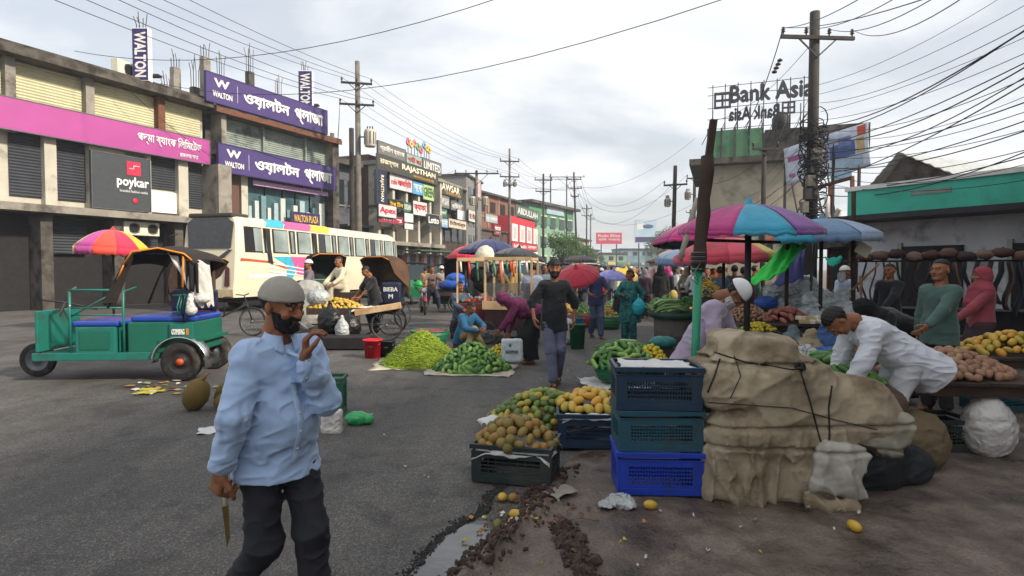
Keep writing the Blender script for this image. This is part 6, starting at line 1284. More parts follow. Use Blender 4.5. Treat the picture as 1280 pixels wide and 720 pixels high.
heap('mango', 'fruit', 'green or yellow mango in the mound behind the black crate', 'green mangoes in the mound', MAN, (.32, 5.75, .10), .52, .42, .25, 150, .064, 2, shape=1.8)
heap('mango', 'fruit', 'yellow mango in the navy crate beside the stack', 'yellow mangoes in the navy crate', MANY_, (k2.x + .04, 5.42, .30), .31, .28, .12, 46, .080, 3, shape=2.2)
o = thing('basket_tray', 'shallow wicker tray under the green mango mound', 'basket', (.32, 5.75, 0)); MB().lathe([(0, .02), (.45, .03), (.56, .12), (.58, .13), (.57, .10), (.46, .0), (0, 0)], 28).build('tray', M('wicker', hexc('6b5236'), .9, var=.3, scale=30, bump=.6, bscale=60), o); MB().torus((0, 0, .12), .57, .014, n=32).build('rim', WOOD, o)
sheet('white sack cloth showing at the edge of the mango mound', -.12, 5.55, .16, .36, .3, .5, .02, drop=.04, seed=3, name='sack_cloth', cat='cloth')
# fruit fallen into the gutter
for i, (px, py, mt, lb) in enumerate(((628, 621, MANY_[1], 'orange mango fallen under the black crate'), (641, 622, SAP[0], 'brown sapodilla fallen beside the orange mango'), (645, 643, MANY_[0], 'squashed orange mango in the gutter rubbish'), (622, 655, SAP[1], 'half rotten fruit beside the puddle'), (813, 636, MANY_[1], 'orange fruit lying against the blue crate'), (1068, 662, MANY_[1], 'orange fruit under the corner of the sacking'))):
    p = G(px, py, .03); T(inst('mango', mt, (p.x, p.y, max(gz(p.x, p.y), 0) + .03), (1.4, i, i * 2), .85), lb, 'fruit')
# heap of green beans on a sheet: too many to count
bq = G(527, 452); BX, BY = (527 - 640) / FPX * 9.75, 9.75
def beans(n, c, rx, ry, h, seed):
    rg = random.Random(seed); b = MB()
    for _ in range(n):
        a = rg.random() * 6.283; q = math.sqrt(rg.random()) * 1.03; x, y = rx * q * math.cos(a), ry * q * math.sin(a); z = h * (1 - min(1, q) ** 1.25) + .012 + rg.uniform(-.012, .014); t = rg.random() * 6.28; L_ = rg.uniform(.035, .06); d = Vector((math.cos(t), math.sin(t), rg.uniform(-.6, .5))) * L_; p = Vector((x, y, z)); up = Vector((0, 0, .008))
        b.tube([p - d, p + up, p + d], [.003, .0062, .002], 4)
    return b
o = thing('bean_heap', 'conical heap of small green chillies on a sheet beside the seated seller', 'heap', (BX, BY, 0)); MB().lathe([(0, .50), (.15, .44), (.38, .24), (.60, .0)], 24).build('heap_core', MBEAN, o, kind='stuff'); beans(5200, None, .66, .60, .54, 5).build('green_chillies', MBEAN, o, kind='stuff')
SACKC = M('sack_plastic', hexc('b5ad9a'), .75, var=.1, scale=4, bump=.4, bscale=20, dirt=hexc('6e6658'), dscale=3)
sheet('dusty woven sheet spread under the chillies', BX - .02, BY, .008, 1.55, 1.25, .1, .006, SACKC, name='ground_sheet', cat='sheet', seed=2)
QX, QY = (590 - 640) / FPX * 9.15, 9.15
heap('cucumber', 'vegetable', 'stubby green cucumber in the pile beside the chillies', 'cucumbers in the ground pile', [fmesh('cucumber', (.034, .034, .062), MCUC, EGG, 10), fmesh('cucumber', (.031, .031, .056), MCUC, EGG, 10)], (QX, QY, 0), .60, .46, .40, 170, .070, 6, shape=1.5, inner=.2)
MB().lathe([(0, .34), (.2, .29), (.4, .12), (.5, .0)], 20).build('pile_core', MCUC, None, 'inner mass of the ground pile of cucumbers', 'heap', kind='stuff', loc=(QX, QY, 0))
sheet('dusty woven sheet spread under the ground cucumbers', QX, QY - .02, .012, 1.35, 1.1, -.1, .006, SACKC, name='ground_sheet', cat='sheet', seed=5)
heap('lemon', 'fruit', 'small yellow lime in the pile behind the ground cucumbers', 'yellow limes on the ground sheet', LEM, ((625 - 640) / FPX * 9.9, 9.95, .0), .30, .25, .26, 60, .055, 7)
def basket(lb, c, r, h, mat, r0=.78, name='basket', nst=0, group=None, cat='basket'):
    o = thing(name, lb, cat, c, 0, group); b = MB(); b.lathe([(0, .0), (r * r0, 0), (r * (r0 + 1) / 2, h * .5), (r, h), (r * .96, h), (r * (r0 + 1) / 2 - .012, h * .5), (r * r0 - .012, .012), (0, .012)], 26); b.build('bowl', mat, o); MB().torus((0, 0, h), r, .012, n=28).build('rim', mat, o)
    b = MB()
    for k in range(3): b.torus((0, 0, h * (.25 + .25 * k)), r * (r0 + (1 - r0) * (.25 + .25 * k)) + .004, .006, n=28, m=5)
    b.build('band', mat, o); return o
GP = M('green_plastic_basket', hexc('1f6a48'), .5, var=.12, scale=5); DGP = M('dark_green_plastic', hexc('174536'), .5, var=.15, scale=5)
basket('green plastic tub standing behind the chilli heap', (uq(537, 12.0)), .40, .32, GP); sheet('reddish cloth crumpled in the green tub', uq(537, 12).x, 12, .31, .6, .5, 0, .03, paint('8a3a44', .9), name='cloth', cat='cloth')
CX, CY = (777 - 640) / FPX * 7.75, 7.75; cz = gz(CX, CY)
basket('dark green basket full of cucumbers near the lemon basket', (CX, CY, .12), .39, .22, GP); heap('cucumber', 'vegetable', 'fat pale green cucumber in the green roadside basket', 'cucumbers in the green basket', CUC, (CX, CY, .30), .43, .36, .28, 105, .078, 9, shape=2., inner=.5)
sheet('white sacking spread beneath the cucumber basket', CX - .03, CY, .075, .98, .75, .1, .02, PAPER, name='sack_cloth', cat='cloth', seed=8); MB().box(-.42, .42, -.3, .3, 0, .06).build('low_platform', DWOOD, None, 'low dark board under the cucumber basket', 'board', loc=(CX, CY, .0))
# bundles of long beans and gourds behind it
def bundle(lb, c, L, n, r, spread, mat, rz, seed, name='bean_bundle', cat='vegetable', z=0, group=None):
    rg = random.Random(seed); b = MB()
    for _ in range(n):
        y = rg.gauss(0, spread); zz = abs(rg.gauss(0, spread * .45)); bend = rg.uniform(.02, .1); x0 = rg.uniform(-.08, .08)
        b.tube([(x0 - L / 2, y * 1.2, zz), (x0 - L * .2, y * .8, zz + bend), (x0 + L * .2, y * .8, zz + bend), (x0 + L / 2, y * 1.5, zz - .01)], [r * .5, r, r, r * .3], 5)
    return b.build(name, mat, None, lb, cat, group, kind=None, loc=c, rot=(0, 0, rz))
LB = M2('long_bean', [(0, hexc('3a6a34')), (1, hexc('7fa868'))], 10, .5, rnd=False); PG = M2('pale_gourd', [(0, hexc('8fae6a')), (1, hexc('b9cc94'))], 6, .5, rnd=False)
bundle('bundle of long thin beans lying over the back of the cucumber basket', (CX + .12, CY + .42, .40), .75, 70, .007, .09, LB, rad(-30), 3); 
for i in range(5): bundle('pale ridged gourd, %s of five beside the long beans' % ordn[i], (CX + .10 + .07 * i, CY + .62 + .04 * i, .42 + .02 * (i % 2)), .5, 1, .035, .001, PG, rad(-32 + i * 3), 20 + i, 'gourd')
LX, LY = (815 - 640) / FPX * 7.9, 7.9; basket('dark basket of yellow lemons beside the crouching seller', (LX, LY, .12), .20, .22, DGP); heap('lemon', 'fruit', 'bright yellow lemon in the small dark basket', 'lemons in the dark basket', LEM, (LX, LY, .32), .20, .19, .20, 70, .048, 10, shape=2.)
MB().ell((0, 0, 0), (.26, .22, .14)).build('inner_mass', MYEL, None, 'inner mass of lemons in the dark basket', 'heap', kind='stuff', loc=(LX, LY, .34)) if False else None
# leafy greens stalls farther back on the right side
def greens(lb, c, r, h, n, seed, mat=MLEAFV, ls=.09, pod=None, name='leafy_greens'):
    rg = random.Random(seed); b = MB()
    for _ in range(n):
        a = rg.random() * 6.283; q = math.sqrt(rg.random()); p = Vector((r * q * math.cos(a), r * q * math.sin(a), h * (1 - q * q) * rg.uniform(.6, 1.05))); u = Vector((rg.gauss(0, 1), rg.gauss(0, 1), rg.gauss(0, .6))).normalized() * ls * rg.uniform(.5, 1.3); v = u.orthogonal().normalized() * ls * .35
        b.add([p - u * .5, p + v * .5 + Vector((0, 0, .01)), p + u * .5, p - v * .5], [(0, 1, 2, 3)])
    return b.build(name, mat, None, lb, 'vegetables', kind='stuff', loc=c)
g1 = uq(846, 11.6); g1.z = .0
o = thing('vegetable_stand', 'dark round stand heaped with okra and greens near the veiled women', 'stall', g1); MB().lathe([(0, .0), (.42, .0), (.45, .62), (0, .62)], 18).build('drum', DCONC, o); MB().lathe([(0, .62), (.5, .62), (.58, .74), (.56, .74), (.48, .64)], 20).build('tray', DGP, o)
bundle('stack of long pale green gourds on the round stand', g1 + Vector((0, -.05, .75)), .75, 26, .026, .13, PG, rad(25), 5, 'gourd_stack', kind_ := 'vegetables') if False else None
for i in range(12): bundle('long pale green gourd lying on the round stand', g1 + Vector((-.16 + .03 * (i % 4) * 2, -.22 + .05 * i * .8, .76 + .055 * (i // 4))), .72, 1, .028, .001, PG if i % 2 else M2('green_gourd', [(0, hexc('4f7f3a')), (1, hexc('8fb06a'))], 6, .5, rnd=False), rad(22 + i * 4 % 17), 50 + i, 'gourd', group='gourds on the round stand')
greens('dark leafy greens heaped beside the gourds', g1 + Vector((.32, .2, .78)), .34, .28, 420, 4); greens('cut green stalks spread behind the gourds', g1 + Vector((-.1, .5, .78)), .4, .25, 300, 6, LB, .14)
greens('orange and yellow flowers behind the leaning timber', uq(886, 12.5) + Vector((0, 0, 1.0)), .28, .42, 380, 8, M2('marigold', [(0, hexc('3f6a24')), (.45, hexc('c9a21e')), (.75, hexc('d8b428')), (1, hexc('c45a24'))], 22, .7, rnd=False), .07, name='marigolds')
MB().cyl((0, 0, 0), (0, 0, 1.02), .16, .2).build('flower_bucket', DSTEEL, None, 'tall dark tin holding the orange and yellow flowers', 'bucket', loc=uq(886, 12.5))
greens('heap of dark spinach on the ground by the far basket', uq(714, 12.6), .28, .35, 300, 15, MLEAFV, .08)
# table of potatoes, onions and garlic under the parasols
def table(lb, c, w, d, h, rz=0, mat=DWOOD, planks=5, legs=True, name='market_table'):
    o = thing(name, lb, 'table', c, rz)
    for i in range(planks): x0 = -w / 2 + w * i / planks; MB().box(x0 + .004, x0 + w / planks - .004, -d / 2, d / 2, h - .025 + .003 * (i % 2), h + .003 * (i % 2)).build('plank', mat, o)
    for sx in (-1, 1):
        for sy in (-1, 1): MB().box(sx * w * .45 - .025, sx * w * .45 + .025, sy * d * .42 - .025, sy * d * .42 + .025, 0, h - .025).build('leg', mat, o)
    MB().box(-w * .45, w * .45, -d * .42 - .03, -d * .42 - .026, h - .12, h - .03).build('apron', mat, o); return o
t1 = foot(972, 9.4); table('dark plank table carrying potatoes under the parasols', t1, 1.5, 1.1, .72, rad(-6))
heap('potato', 'vegetable', 'small brown potato in the heap under the green tarpaulin', 'small potatoes on the plank table', POT, t1 + Vector((-.42, .15, .72)), .38, .34, .24, 120, .052, 21); heap('sweet_potato', 'vegetable', 'reddish sweet potato on the plank table', 'sweet potatoes on the plank table', RPO, t1 + Vector((.12, -.02, .72)), .40, .30, .20, 48, .095, 22)
heap('lemon', 'fruit', 'yellow lime on the low tray before the potatoes', 'limes on the low tray', LEM, foot(948, 8.9) + Vector((0, 0, .62)), .26, .18, .10, 46, .052, 23); basket('low tray of yellow limes under the potatoes', foot(948, 8.9) + Vector((0, 0, .56)), .29, .07, DGP)
table('small dark table under the lime tray', foot(948, 8.9), .62, .5, .56, name='market_table'); greens('green chillies in a tray beside the limes', foot(925, 8.7) + Vector((0, 0, .60)), .2, .1, 160, 30, MBEAN, .05)
GARL = paint('d8d0bc', .7)
for i in range(9):
    p = t1 + Vector((.18 + .13 * (i % 5), -.52 + .12 * (i // 5), .73 + .05 * (i // 5))); T(MB().cbox((0, 0, .035), (.13, .09, .06), rot=(0, 0, i)).build('packet', GARL if i % 3 else paint('b9a67c', .7), None, 'pale paper packet on the front of the plank table', 'packet', 'paper packets on the plank table', loc=p, bevel=.01), None)
# crumpled tarpaulins and bags at the back
def lump(lb, c, prims, mat, h=.02, amp=.02, fx=20, name='bag', cat='bag', k=.05, seed=0., rz=0, cuts=()):
    o = sdf_obj(name, prims, h, [mat], None, k=k, disp=folds(amp * .6, fx, seed), cuts=cuts); o.location = c; o.rotation_euler = (0, 0, rz); return T(o, lb, cat)
GTARP = M('pale_grey_tarp', hexc('c0c8c8'), .45, var=.15, scale=3, bump=.5, bscale=30, crease=(3.5, .12), dirt=hexc('6a7476'), dscale=3); CLEAR = M('cloudy_plastic', hexc('a4a8a8'), .3, var=.25, scale=8, bump=.6, bscale=30, spec=.7, crease=(14, .03))
lump('pale grey tarpaulin thrown over goods behind the potatoes', foot(1000, 10.6), [Pr('b', (0, 0, .5), ra=(.55, .3, .5), rb=.1), Pr('c', (-.5, 0, 1.12), (.1, 0, 1.25), .14, .16), Pr('c', (.1, 0, 1.2), (.5, -.1, .95), .2, .12)], GTARP, .02, .07, 22, 'tarpaulin_heap', 'tarpaulin', .12)
lump('white crumpled tarpaulin heap with folded corners', foot(1040, 9.8), [Pr('b', (0, 0, .45), ra=(.5, .3, .45), rb=.1), Pr('c', (-.3, 0, 1.0), (.3, 0, 1.1), .16, .12), Pr('c', (.2, 0, 1.0), (.5, -.1, .8), .15, .1)], GTARP, .02, .07, 20, 'tarpaulin_heap', 'tarpaulin', .12, 4)
lump('olive green bulging sack behind the small potatoes', foot(967, 10.8), [Pr('e', (0, 0, 1.02), ra=(.28, .2, .2))], paint('5f6f4c', .8), .025, .02, 20, 'sack', 'sack', seed=2); lump('blue plastic bundle behind the small potatoes', foot(958, 10.3), [Pr('e', (0, 0, .98), ra=(.20, .15, .12))], paint('2a55a4', .5), .02, .02, 24, 'bundle', 'bundle', seed=5)
MB().box(-.9, .9, -.3, .3, 0, .82).build('goods_chest', DWOOD, None, 'dark chest under the olive sack and blue bundle', 'chest', loc=foot(962, 10.9))
# tilted dark crate, blue bag, small plastics between the sellers
pcrate('dark crate tipped on its side beside the sack of the white capped seller', foot(968, 6.4) + Vector((0, 0, .45)), rad(25), .42, .32, .26, CK, 12, 5); bpy.context.view_layer.update(); COL.objects[-1]
for o_ in list(COL.objects):
    if o_.get('label', '').startswith('dark crate tipped'): o_.rotation_euler = (rad(40), rad(12), rad(25)); o_.location.z += .1
lump('heap of brown sacking under the tipped crate', foot(972, 6.6), [Pr('e', (0, 0, .2), ra=(.4, .3, .32))], M('brown_sack', hexc('5c4a3c'), .9, var=.2, bump=.4), .03, .03, 14, 'sack_heap', 'sack', seed=3)
lump('royal blue plastic sack slumped behind the cucumbers', foot(1036, 6.3), [Pr('e', (0, 0, .45), ra=(.34, .22, .26)), Pr('e', (.2, 0, .25), ra=(.3, .25, .3))], M('blue_sack', hexc('1c4a8c'), .5, var=.15, bump=.5, bscale=16), .02, .03, 16, 'sack', 'sack', seed=6)
lump('clear crumpled plastic bag beside the cucumber basket', foot(1000, 5.6) + Vector((0, 0, .62)), [Pr('e', (-.04, 0, .10), ra=(.15, .12, .10)), Pr('e', (.08, 0, .12), ra=(.09, .09, .09))], CLEAR, .010, .03, 40, 'plastic_bag', 'plastic bag', seed=4)
lump('small blue crumpled bag near the white capped seller', foot(953, 6.8) + Vector((0, 0, .0)), [Pr('e', (0, 0, .5), ra=(.13, .1, .06)), Pr('e', (0, 0, .2), ra=(.15, .12, .22))], paint('3a5f9c', .5), .015, .012, 30, 'plastic_bag', 'plastic bag', seed=8)
lump('teal carrier bag crumpled beside the lemon basket', foot(829, 8.3) + Vector((0, 0, .4)), [Pr('e', (0, 0, .12), ra=(.2, .14, .09))], M('teal_bag', hexc('1f6e6c'), .45, var=.1, bump=.4), .015, .014, 26, 'plastic_bag', 'plastic bag', seed=9); MB().box(-.25, .25, -.2, .2, 0, .44).build('wooden_box', DWOOD, None, 'dark wooden box under the teal bag', 'box', loc=foot(832, 8.4))
# crates of cucumbers in front of the white shirted man
u1 = foot(1036, 5.2); basket('round green basket of long cucumbers behind the sacking', u1 + Vector((0, 0, .52)), .26, .16, DGP, .9); heap('cucumber', 'vegetable', 'long dark cucumber in the round basket behind the sacking', 'long cucumbers in the round basket', CUC, u1 + Vector((0, 0, .64)), .26, .24, .14, 34, .085, 31, s=(1.1, 1.35))
u2 = foot(1050, 4.75); heap('cucumber', 'vegetable', 'pale cucumber on the sack just below the round basket', 'cucumbers spread on the sack', CUC, u2 + Vector((.02, 0, .60)), .36, .22, .14, 44, .080, 32, s=(.8, 1.0)); lump('sacking bed under the spread cucumbers', u2, [Pr('b', (.02, .12, .34), ra=(.46, .36, .30), rb=.12)], M('brown_sack', hexc('5c4a3c'), .9), .025, .012, 14, 'sack', 'sack', seed=1)
MB().lathe([(0, 0), (.24, 0), (.25, .52), (0, .52)], 18).build('drum', DWOOD, None, 'dark drum under the round cucumber basket', 'drum', loc=u1)
# buckets, bins, bags on the road
def bucket(lb, c, r, h, mat): o = thing('bucket', lb, 'bucket', c); MB().lathe([(0, 0), (r * .78, 0), (r, h), (r * 1.06, h), (r * 1.06, h - .02), (r * .96, h - .02), (r * .76, .01), (0, .01)], 22).build('pail', mat, o); MB().tube([(-r, 0, h - .02), (-r * .8, -r * .5, h - .08), (0, -r * 1.02, h - .12), (r * .8, -r * .5, h - .08), (r, 0, h - .02)], .006, 5).build('handle', STEEL, o); return o
bucket('bright red plastic bucket beside the fruit cart wheel', G(466, 447), .17, .33, paint('c8202c', .4)); bucket('black plastic bucket beside the red one', G(484, 446), .15, .30, paint('17191c', .5))
bucket('tall dark green bin behind the black shirted man', uq(722, 11.6), .17, .50, GP)
lump('bright green carrier bag dropped on the road', G(450, 530), [Pr('e', (-.03, 0, .06), ra=(.12, .09, .07)), Pr('e', (.09, 0, .05), ra=(.05, .05, .05))], M('green_bag', hexc('2aa05a'), .35, var=.1, bump=.4, bscale=20, spec=.6), .01, .010, 40, 'plastic_bag', 'plastic bag', k=.02); lump('white printed carrier bag beside the green one', G(415, 540), [Pr('b', (0, 0, .10), ra=(.10, .05, .12), rb=.03)], PLAS, .010, .010, 30, 'plastic_bag', 'plastic bag', seed=3)
pcrate('dark green crate standing on end behind the blue shirted man', G(410, 520) + Vector((0, .1, 0)), rad(6), .30, .30, .42, CG, 10, 6)
# jackfruits
JF = M2('jackfruit_skin', [(0, hexc('4a3a1e')), (.5, hexc('6a5628')), (1, hexc('8a7434'))], 5, .8, 1.0, 90, rnd=False)
def jack(lb, c, r, rot, seed):
    b = MB(); b.ell((0, 0, 0), r, 26, 18, jit=.02, rg=random.Random(seed)); o = thing('jackfruit', lb, 'jackfruit', c, 0, 'jackfruits on the road'); o.rotation_euler = rot
    b.build('fruit', JF, o); MB().tube([(0, 0, r[2] * .95), (.01, .01, r[2] + .06), (.03, .02, r[2] + .10)], [.022, .014, .012], 6).build('stem', WOOD, o); return o
j = G(250, 513); jack('largest jackfruit leaning up with its stalk showing', (j.x - .04, j.y, .18), (.14, .13, .20), (.15, rad(28), 0), 1); jack('round jackfruit lying behind the blue shirted man', (j.x + .27, j.y + .05, .10), (.10, .10, .13), (1.2, .4, 1.9), 2); jack('dark jackfruit behind the leaning one', (j.x + .16, j.y + .26, .14), (.11, .11, .16), (.3, .5, .4), 3)
for o_ in COL.objects:
    if o_.name.startswith('jackfruit') and o_.type == 'EMPTY': o_.scale = (1, 1, 1)
# ------------------------------------------------------------------ the right hand side of the street
FA = Fac(882, 36, 1016, 34); L = FA.L
root = bld('bank_asia_building', FA, 'beige bank block with a green roof parapet under the scaffold sign'); BEI = M('beige_render', hexc('a39c8a'), .9, var=.12, scale=1, dirt=hexc('6e685a'), dscale=.9)
blocks(root, 'wall', BEI, (0, L, 0, 9, 0, 7.9)); blocks(root, 'roof_slab', DCONC, (-1.0, L, -.9, 9.3, 7.9, 8.25)); blocks(root, 'floor_band', M('pale_blue_band', hexc('8aa0a8'), .8), (-.02, L, -.04, .0, 4.0, 5.0)); blocks(root, 'back_storey', DCONC, (L * .56, L + 3, 1, 9, 8.25, 10.1))
for i in range(4): blocks(root, 'parapet_panel', M('green_parapet', hexc('4f7d5e'), .85, var=.15, scale=1, dirt=hexc('37513f'), dscale=1.4), (L * .13 * i + .1, L * .13 * (i + 1) + .02, -.2, .1, 8.3, 10.0)); blocks(root, 'parapet_post', DCONC, (L * .13 * i, L * .13 * i + .1, -.24, .1, 8.25, 10.15))
for i in range(5): blocks(root, 'window', GLASS, (.6 + i * 1.2, 1.4 + i * 1.2, -.03, .02, 2.2, 3.6))
b = MB(); b.lathe([(0, 0), (.55, 0), (.55, 1.1), (.42, 1.3), (.2, 1.38), (.2, 1.48), (0, 1.48)], 18, (L * .74, 3, 10.1)); b.build('water_tank', DSTEEL, root)
sg = thing('rooftop_sign', 'scaffold sign on the bank roof reading Bank Asia, a second one facing away behind', 'sign', FA.w(0, 0, 8.3), FA.rz)
zz = lambda py: CAMZ + (HZN - py) / FPX * 35.2 - 8.3
xx_ = lambda px: FA.s(px)
for i in range(8):
    x = .3 + i * (L - .9) / 7; MB().beam((x, .2, 0), (x, .2, 4.6), .05).build('upright', DSTEEL, sg); MB().beam((x, 1.6, 0), (x, 1.6, 3.4), .05).build('upright', DSTEEL, sg); MB().beam((x, .2, 2.6), (x, 1.6, .2), .04).build('brace', DSTEEL, sg); MB().beam((x, .2, .3), (x + .75, .2, 2.2 + .2 * (i % 3)), .03).build('brace', DSTEEL, sg); MB().beam((x, 1.6, 2.6), (x - .6, .2, 1.0), .03).build('brace', DSTEEL, sg)
for z in (.4, .9, 1.4, 1.9, 2.5, 3.2, 3.9, 4.5): MB().beam((0, .2, z + .1 * math.sin(z * 5)), (L - .3, .2, z), .03).build('rail', DSTEEL, sg)
SGN = M('sign_letter_grey', hexc('3a3d40'), .6, var=.15)
def grid_logo(x, z, s_, par): 
    for k in range(3): MB().box(x, x + s_, -.08, .02, z + k * s_ * .43, z + k * s_ * .43 + s_ * .13).build('logo_bar', SGN, par); MB().box(x + k * s_ * .43, x + k * s_ * .43 + s_ * .13, -.081, .021, z, z + s_).build('logo_bar', SGN, par)
lettering('Bank Asia', xx_(909), zz(128), xx_(1011) - xx_(909), .98, SGN, sg, bold=.08, y=.1); grid_logo(xx_(890), zz(135), .98, sg)
lettering('Bank Asia', xx_(905) + .2, zz(148), xx_(968) - xx_(905), .78, SGN, sg, bold=.08, y=.6, mirror=True, label='lettering of the second sign, seen from behind'); grid_logo(xx_(974), zz(148), .72, sg)
# big slanting billboard beside the thick pole
bp_ = [P(980, 186, 26), P(1085, 152, 23), P(1088, 208, 23), P(983, 232, 26)]
bb = thing('billboard', 'torn pale blue billboard tilted beside the thick dark pole', 'billboard', (bp_[3].x, bp_[3].y, 0)); o0 = bp_[3].copy(); o0.z = 0; Q_ = [p - o0 for p in bp_]
def bbf(u, v, d=0.): p = (Q_[3] * (1 - u) + Q_[2] * u) * (1 - v) + (Q_[0] * (1 - u) + Q_[1] * u) * v; nn = Vector((-.25, -1, 0)).normalized(); return tuple(p + nn * (d + .05 * math.sin(u * 14 + v * 5)))
MB().grid(bbf, 16, 8).build('sheet', M('billboard_blue', hexc('c2cad8'), .6, var=.12, scale=.9, dirt=hexc('8b97ae'), dscale=.8), bb, solid=.02)
def bbp(nm, u0, u1, v0, v1, mt, d=.03): MB().grid(lambda u, v: bbf(u0 + (u1 - u0) * u, v0 + (v1 - v0) * v, d), 6, 4).build(nm, mt, bb)
bbp('printed_bed', .56, .84, .36, .68, paint('4a6298')); bbp('printed_pillow', .66, .80, .60, .82, paint('6a7cae'), .04); bbp('printed_bedside', .86, .95, .38, .72, paint('b39a6e')); bbp('printed_bedside', .48, .55, .42, .62, paint('8a7f9c')); bbp('printed_mark', .88, .97, .76, .97, paint('d0502a'), .04); bbp('printed_words', .04, .22, .60, .74, paint('9c5a8a')); bbp('printed_words', .26, .44, .44, .62, paint('8a7a9c')); bbp('printed_price', .04, .12, .18, .28, paint('9c5a8a')); bbp('printed_words', .62, .92, .10, .30, paint('9dbbcc')); bbp('torn_corner', .55, .80, -.16, .04, paint('9cbcd0'), .02)
for u in (.05, .35, .65, .95): p = Vector(bbf(u, .95)); MB().beam((p.x, p.y + .2, 0), (p.x, p.y + .2, p.z), .09).build('post', DSTEEL, bb)
for v in (.1, .5, .9): MB().beam(Vector(bbf(0, v)) + Vector((0, .15, 0)), Vector(bbf(1, v)) + Vector((0, .15, 0)), .06).build('rail', DSTEEL, bb)
for i, u in enumerate((.1, .25, .4, .55)): MB().beam(Vector(bbf(u, 0)) + Vector((0, .2, 0)), Vector(bbf(u + .15, 0)) + Vector((0, .2, -2.4)), .05).build('brace', DSTEEL, bb)
# low shop with a teal fascia
FS = Fac(1050, 17.0, 1340, 12.6); L = FS.L; TFA = M('teal_fascia', hexc('3fb79e'), .6, var=.08, scale=1.5, dirt=hexc('35927f'), dscale=1.2)
root = bld('teal_shop', FS, 'low shop with a plain teal fascia and a pale wall below', 'shop')
blocks(root, 'wall', M('pale_blue_wall', hexc('b4b8bd'), .9, var=.12, scale=1.3, dirt=hexc('6c6f74')), (.4, L, .2, 6, 0, 2.9)); blocks(root, 'fascia', TFA, (.35, L, -.3, .1, 3.05, 3.78)); blocks(root, 'coping', WHITE, (.3, L, -.36, 6, 3.78, 3.9)); blocks(root, 'soffit', DSTEEL, (.2, L, -1.0, .2, 2.9, 3.04)); blocks(root, 'louvre', GREYSH, (2.0, 2.9, -.32, -.301, 3.5, 3.62))
for i in range(3): blocks(root, 'doorway', DARKIN, (1.6 + i * 2.4, 3.0 + i * 2.4, .12, .19, 0, 2.2)); blocks(root, 'door_frame', GREYSH, (1.5 + i * 2.4, 1.6 + i * 2.4, .08, .19, 0, 2.3))
fg = Fac(1076, 20, 1210, 17); root = bld('grey_gable', fg, 'pale corrugated gable roof rising behind the teal shop', 'roof'); b = MB()
for k, (x0, x1, z0, z1) in enumerate(((0, fg.L * .42, 3.9, 5.3), (fg.L * .42, fg.L, 5.3, 4.2))):
    n = 14
    for j in range(n): a, c = j / n, (j + 1) / n; b.add([(x0 + (x1 - x0) * a, -.3, z0 + (z1 - z0) * a + .04 * (j % 2)), (x0 + (x1 - x0) * c, -.3, z0 + (z1 - z0) * c + .04 * ((j + 1) % 2)), (x0 + (x1 - x0) * c, 6, z0 + (z1 - z0) * c + .04 * ((j + 1) % 2)), (x0 + (x1 - x0) * a, 6, z0 + (z1 - z0) * a + .04 * (j % 2))], [(0, 1, 2, 3)])
b.build('roof_sheet', M('tin_sheet', hexc('b3b6b4'), .4, metal=.3, var=.15), root, solid=.02); MB().prism([(.2, 0), (fg.L - .2, 0), (fg.L - .2, 4.2), (fg.L * .42, 5.2), (.2, 3.9)], 0, .2).build('gable_wall', DCONC, root)
f2 = Fac(1008, 21, 1062, 18.2); root = bld('junk_kiosk', f2, 'dark open kiosk frame stacked with junk beside the thick pole', 'kiosk')
blocks(root, 'wall', DARKIN, (0, f2.L, .8, 3, 0, 2.3)); blocks(root, 'floor_slab', DCONC, (-.1, f2.L + .1, -.2, 3, 2.3, 2.5)); 
for x in (0, f2.L * .5, f2.L - .08): blocks(root, 'frame_post', RUST, (x, x + .08, 0, .1, 0, 4.4))
blocks(root, 'top_rail', RUST, (0, f2.L, .01, .09, 4.4, 4.5))
for i in range(7): MB().ell((.3 + (i % 4) * f2.L * .25, .3, 2.75 + .35 * (i // 4) + .1 * (i % 2)), (.25, .2, .24), 8, 6, jit=.2).build('junk_bundle', paint(['7a6f64', '5c5650', '8c8478', '4c4440'][i % 4], .9, var=.2), root)
MB().tube([(f2.L * .55, -.1, 4.0), (f2.L * .6, -.15, 3.4), (f2.L * .75, -.2, 2.9), (f2.L * .9, -.2, 3.5)], .09, 7).build('white_duct', PLAS, root)
# shops across from us that the photograph only shows by their shade: the row beside and behind the camera
for i, (y0, y1, h_) in enumerate(((2.0, 10.5, 7.5), (-7, 1.6, 9.0), (-18, -7.4, 8.0))):
    o = thing('roadside_block', ('plain grey block at the kerb beyond the picture edge', 'taller plain block beside the camera side of the street', 'last plain block behind the camera')[i], 'building', (9.6 if i == 0 else 8.4, y0, 0)); MB().box(0, 9, 0, y1 - y0, 0, h_).build('wall', PLAST, o); MB().box(-.4, 9.2, -.1, y1 - y0 + .1, h_, h_ + .25).build('roof', DCONC, o)
    for k in range(3): MB().box(-.05, .02, .6 + k * 2.7, 2.4 + k * 2.7, 3.6, 5.2).build('window', GLASS, o); MB().box(-.06, .02, .4 + k * 2.7, 2.7 + k * 2.7, .1, 2.6).build('shutter', DARKSH, o)
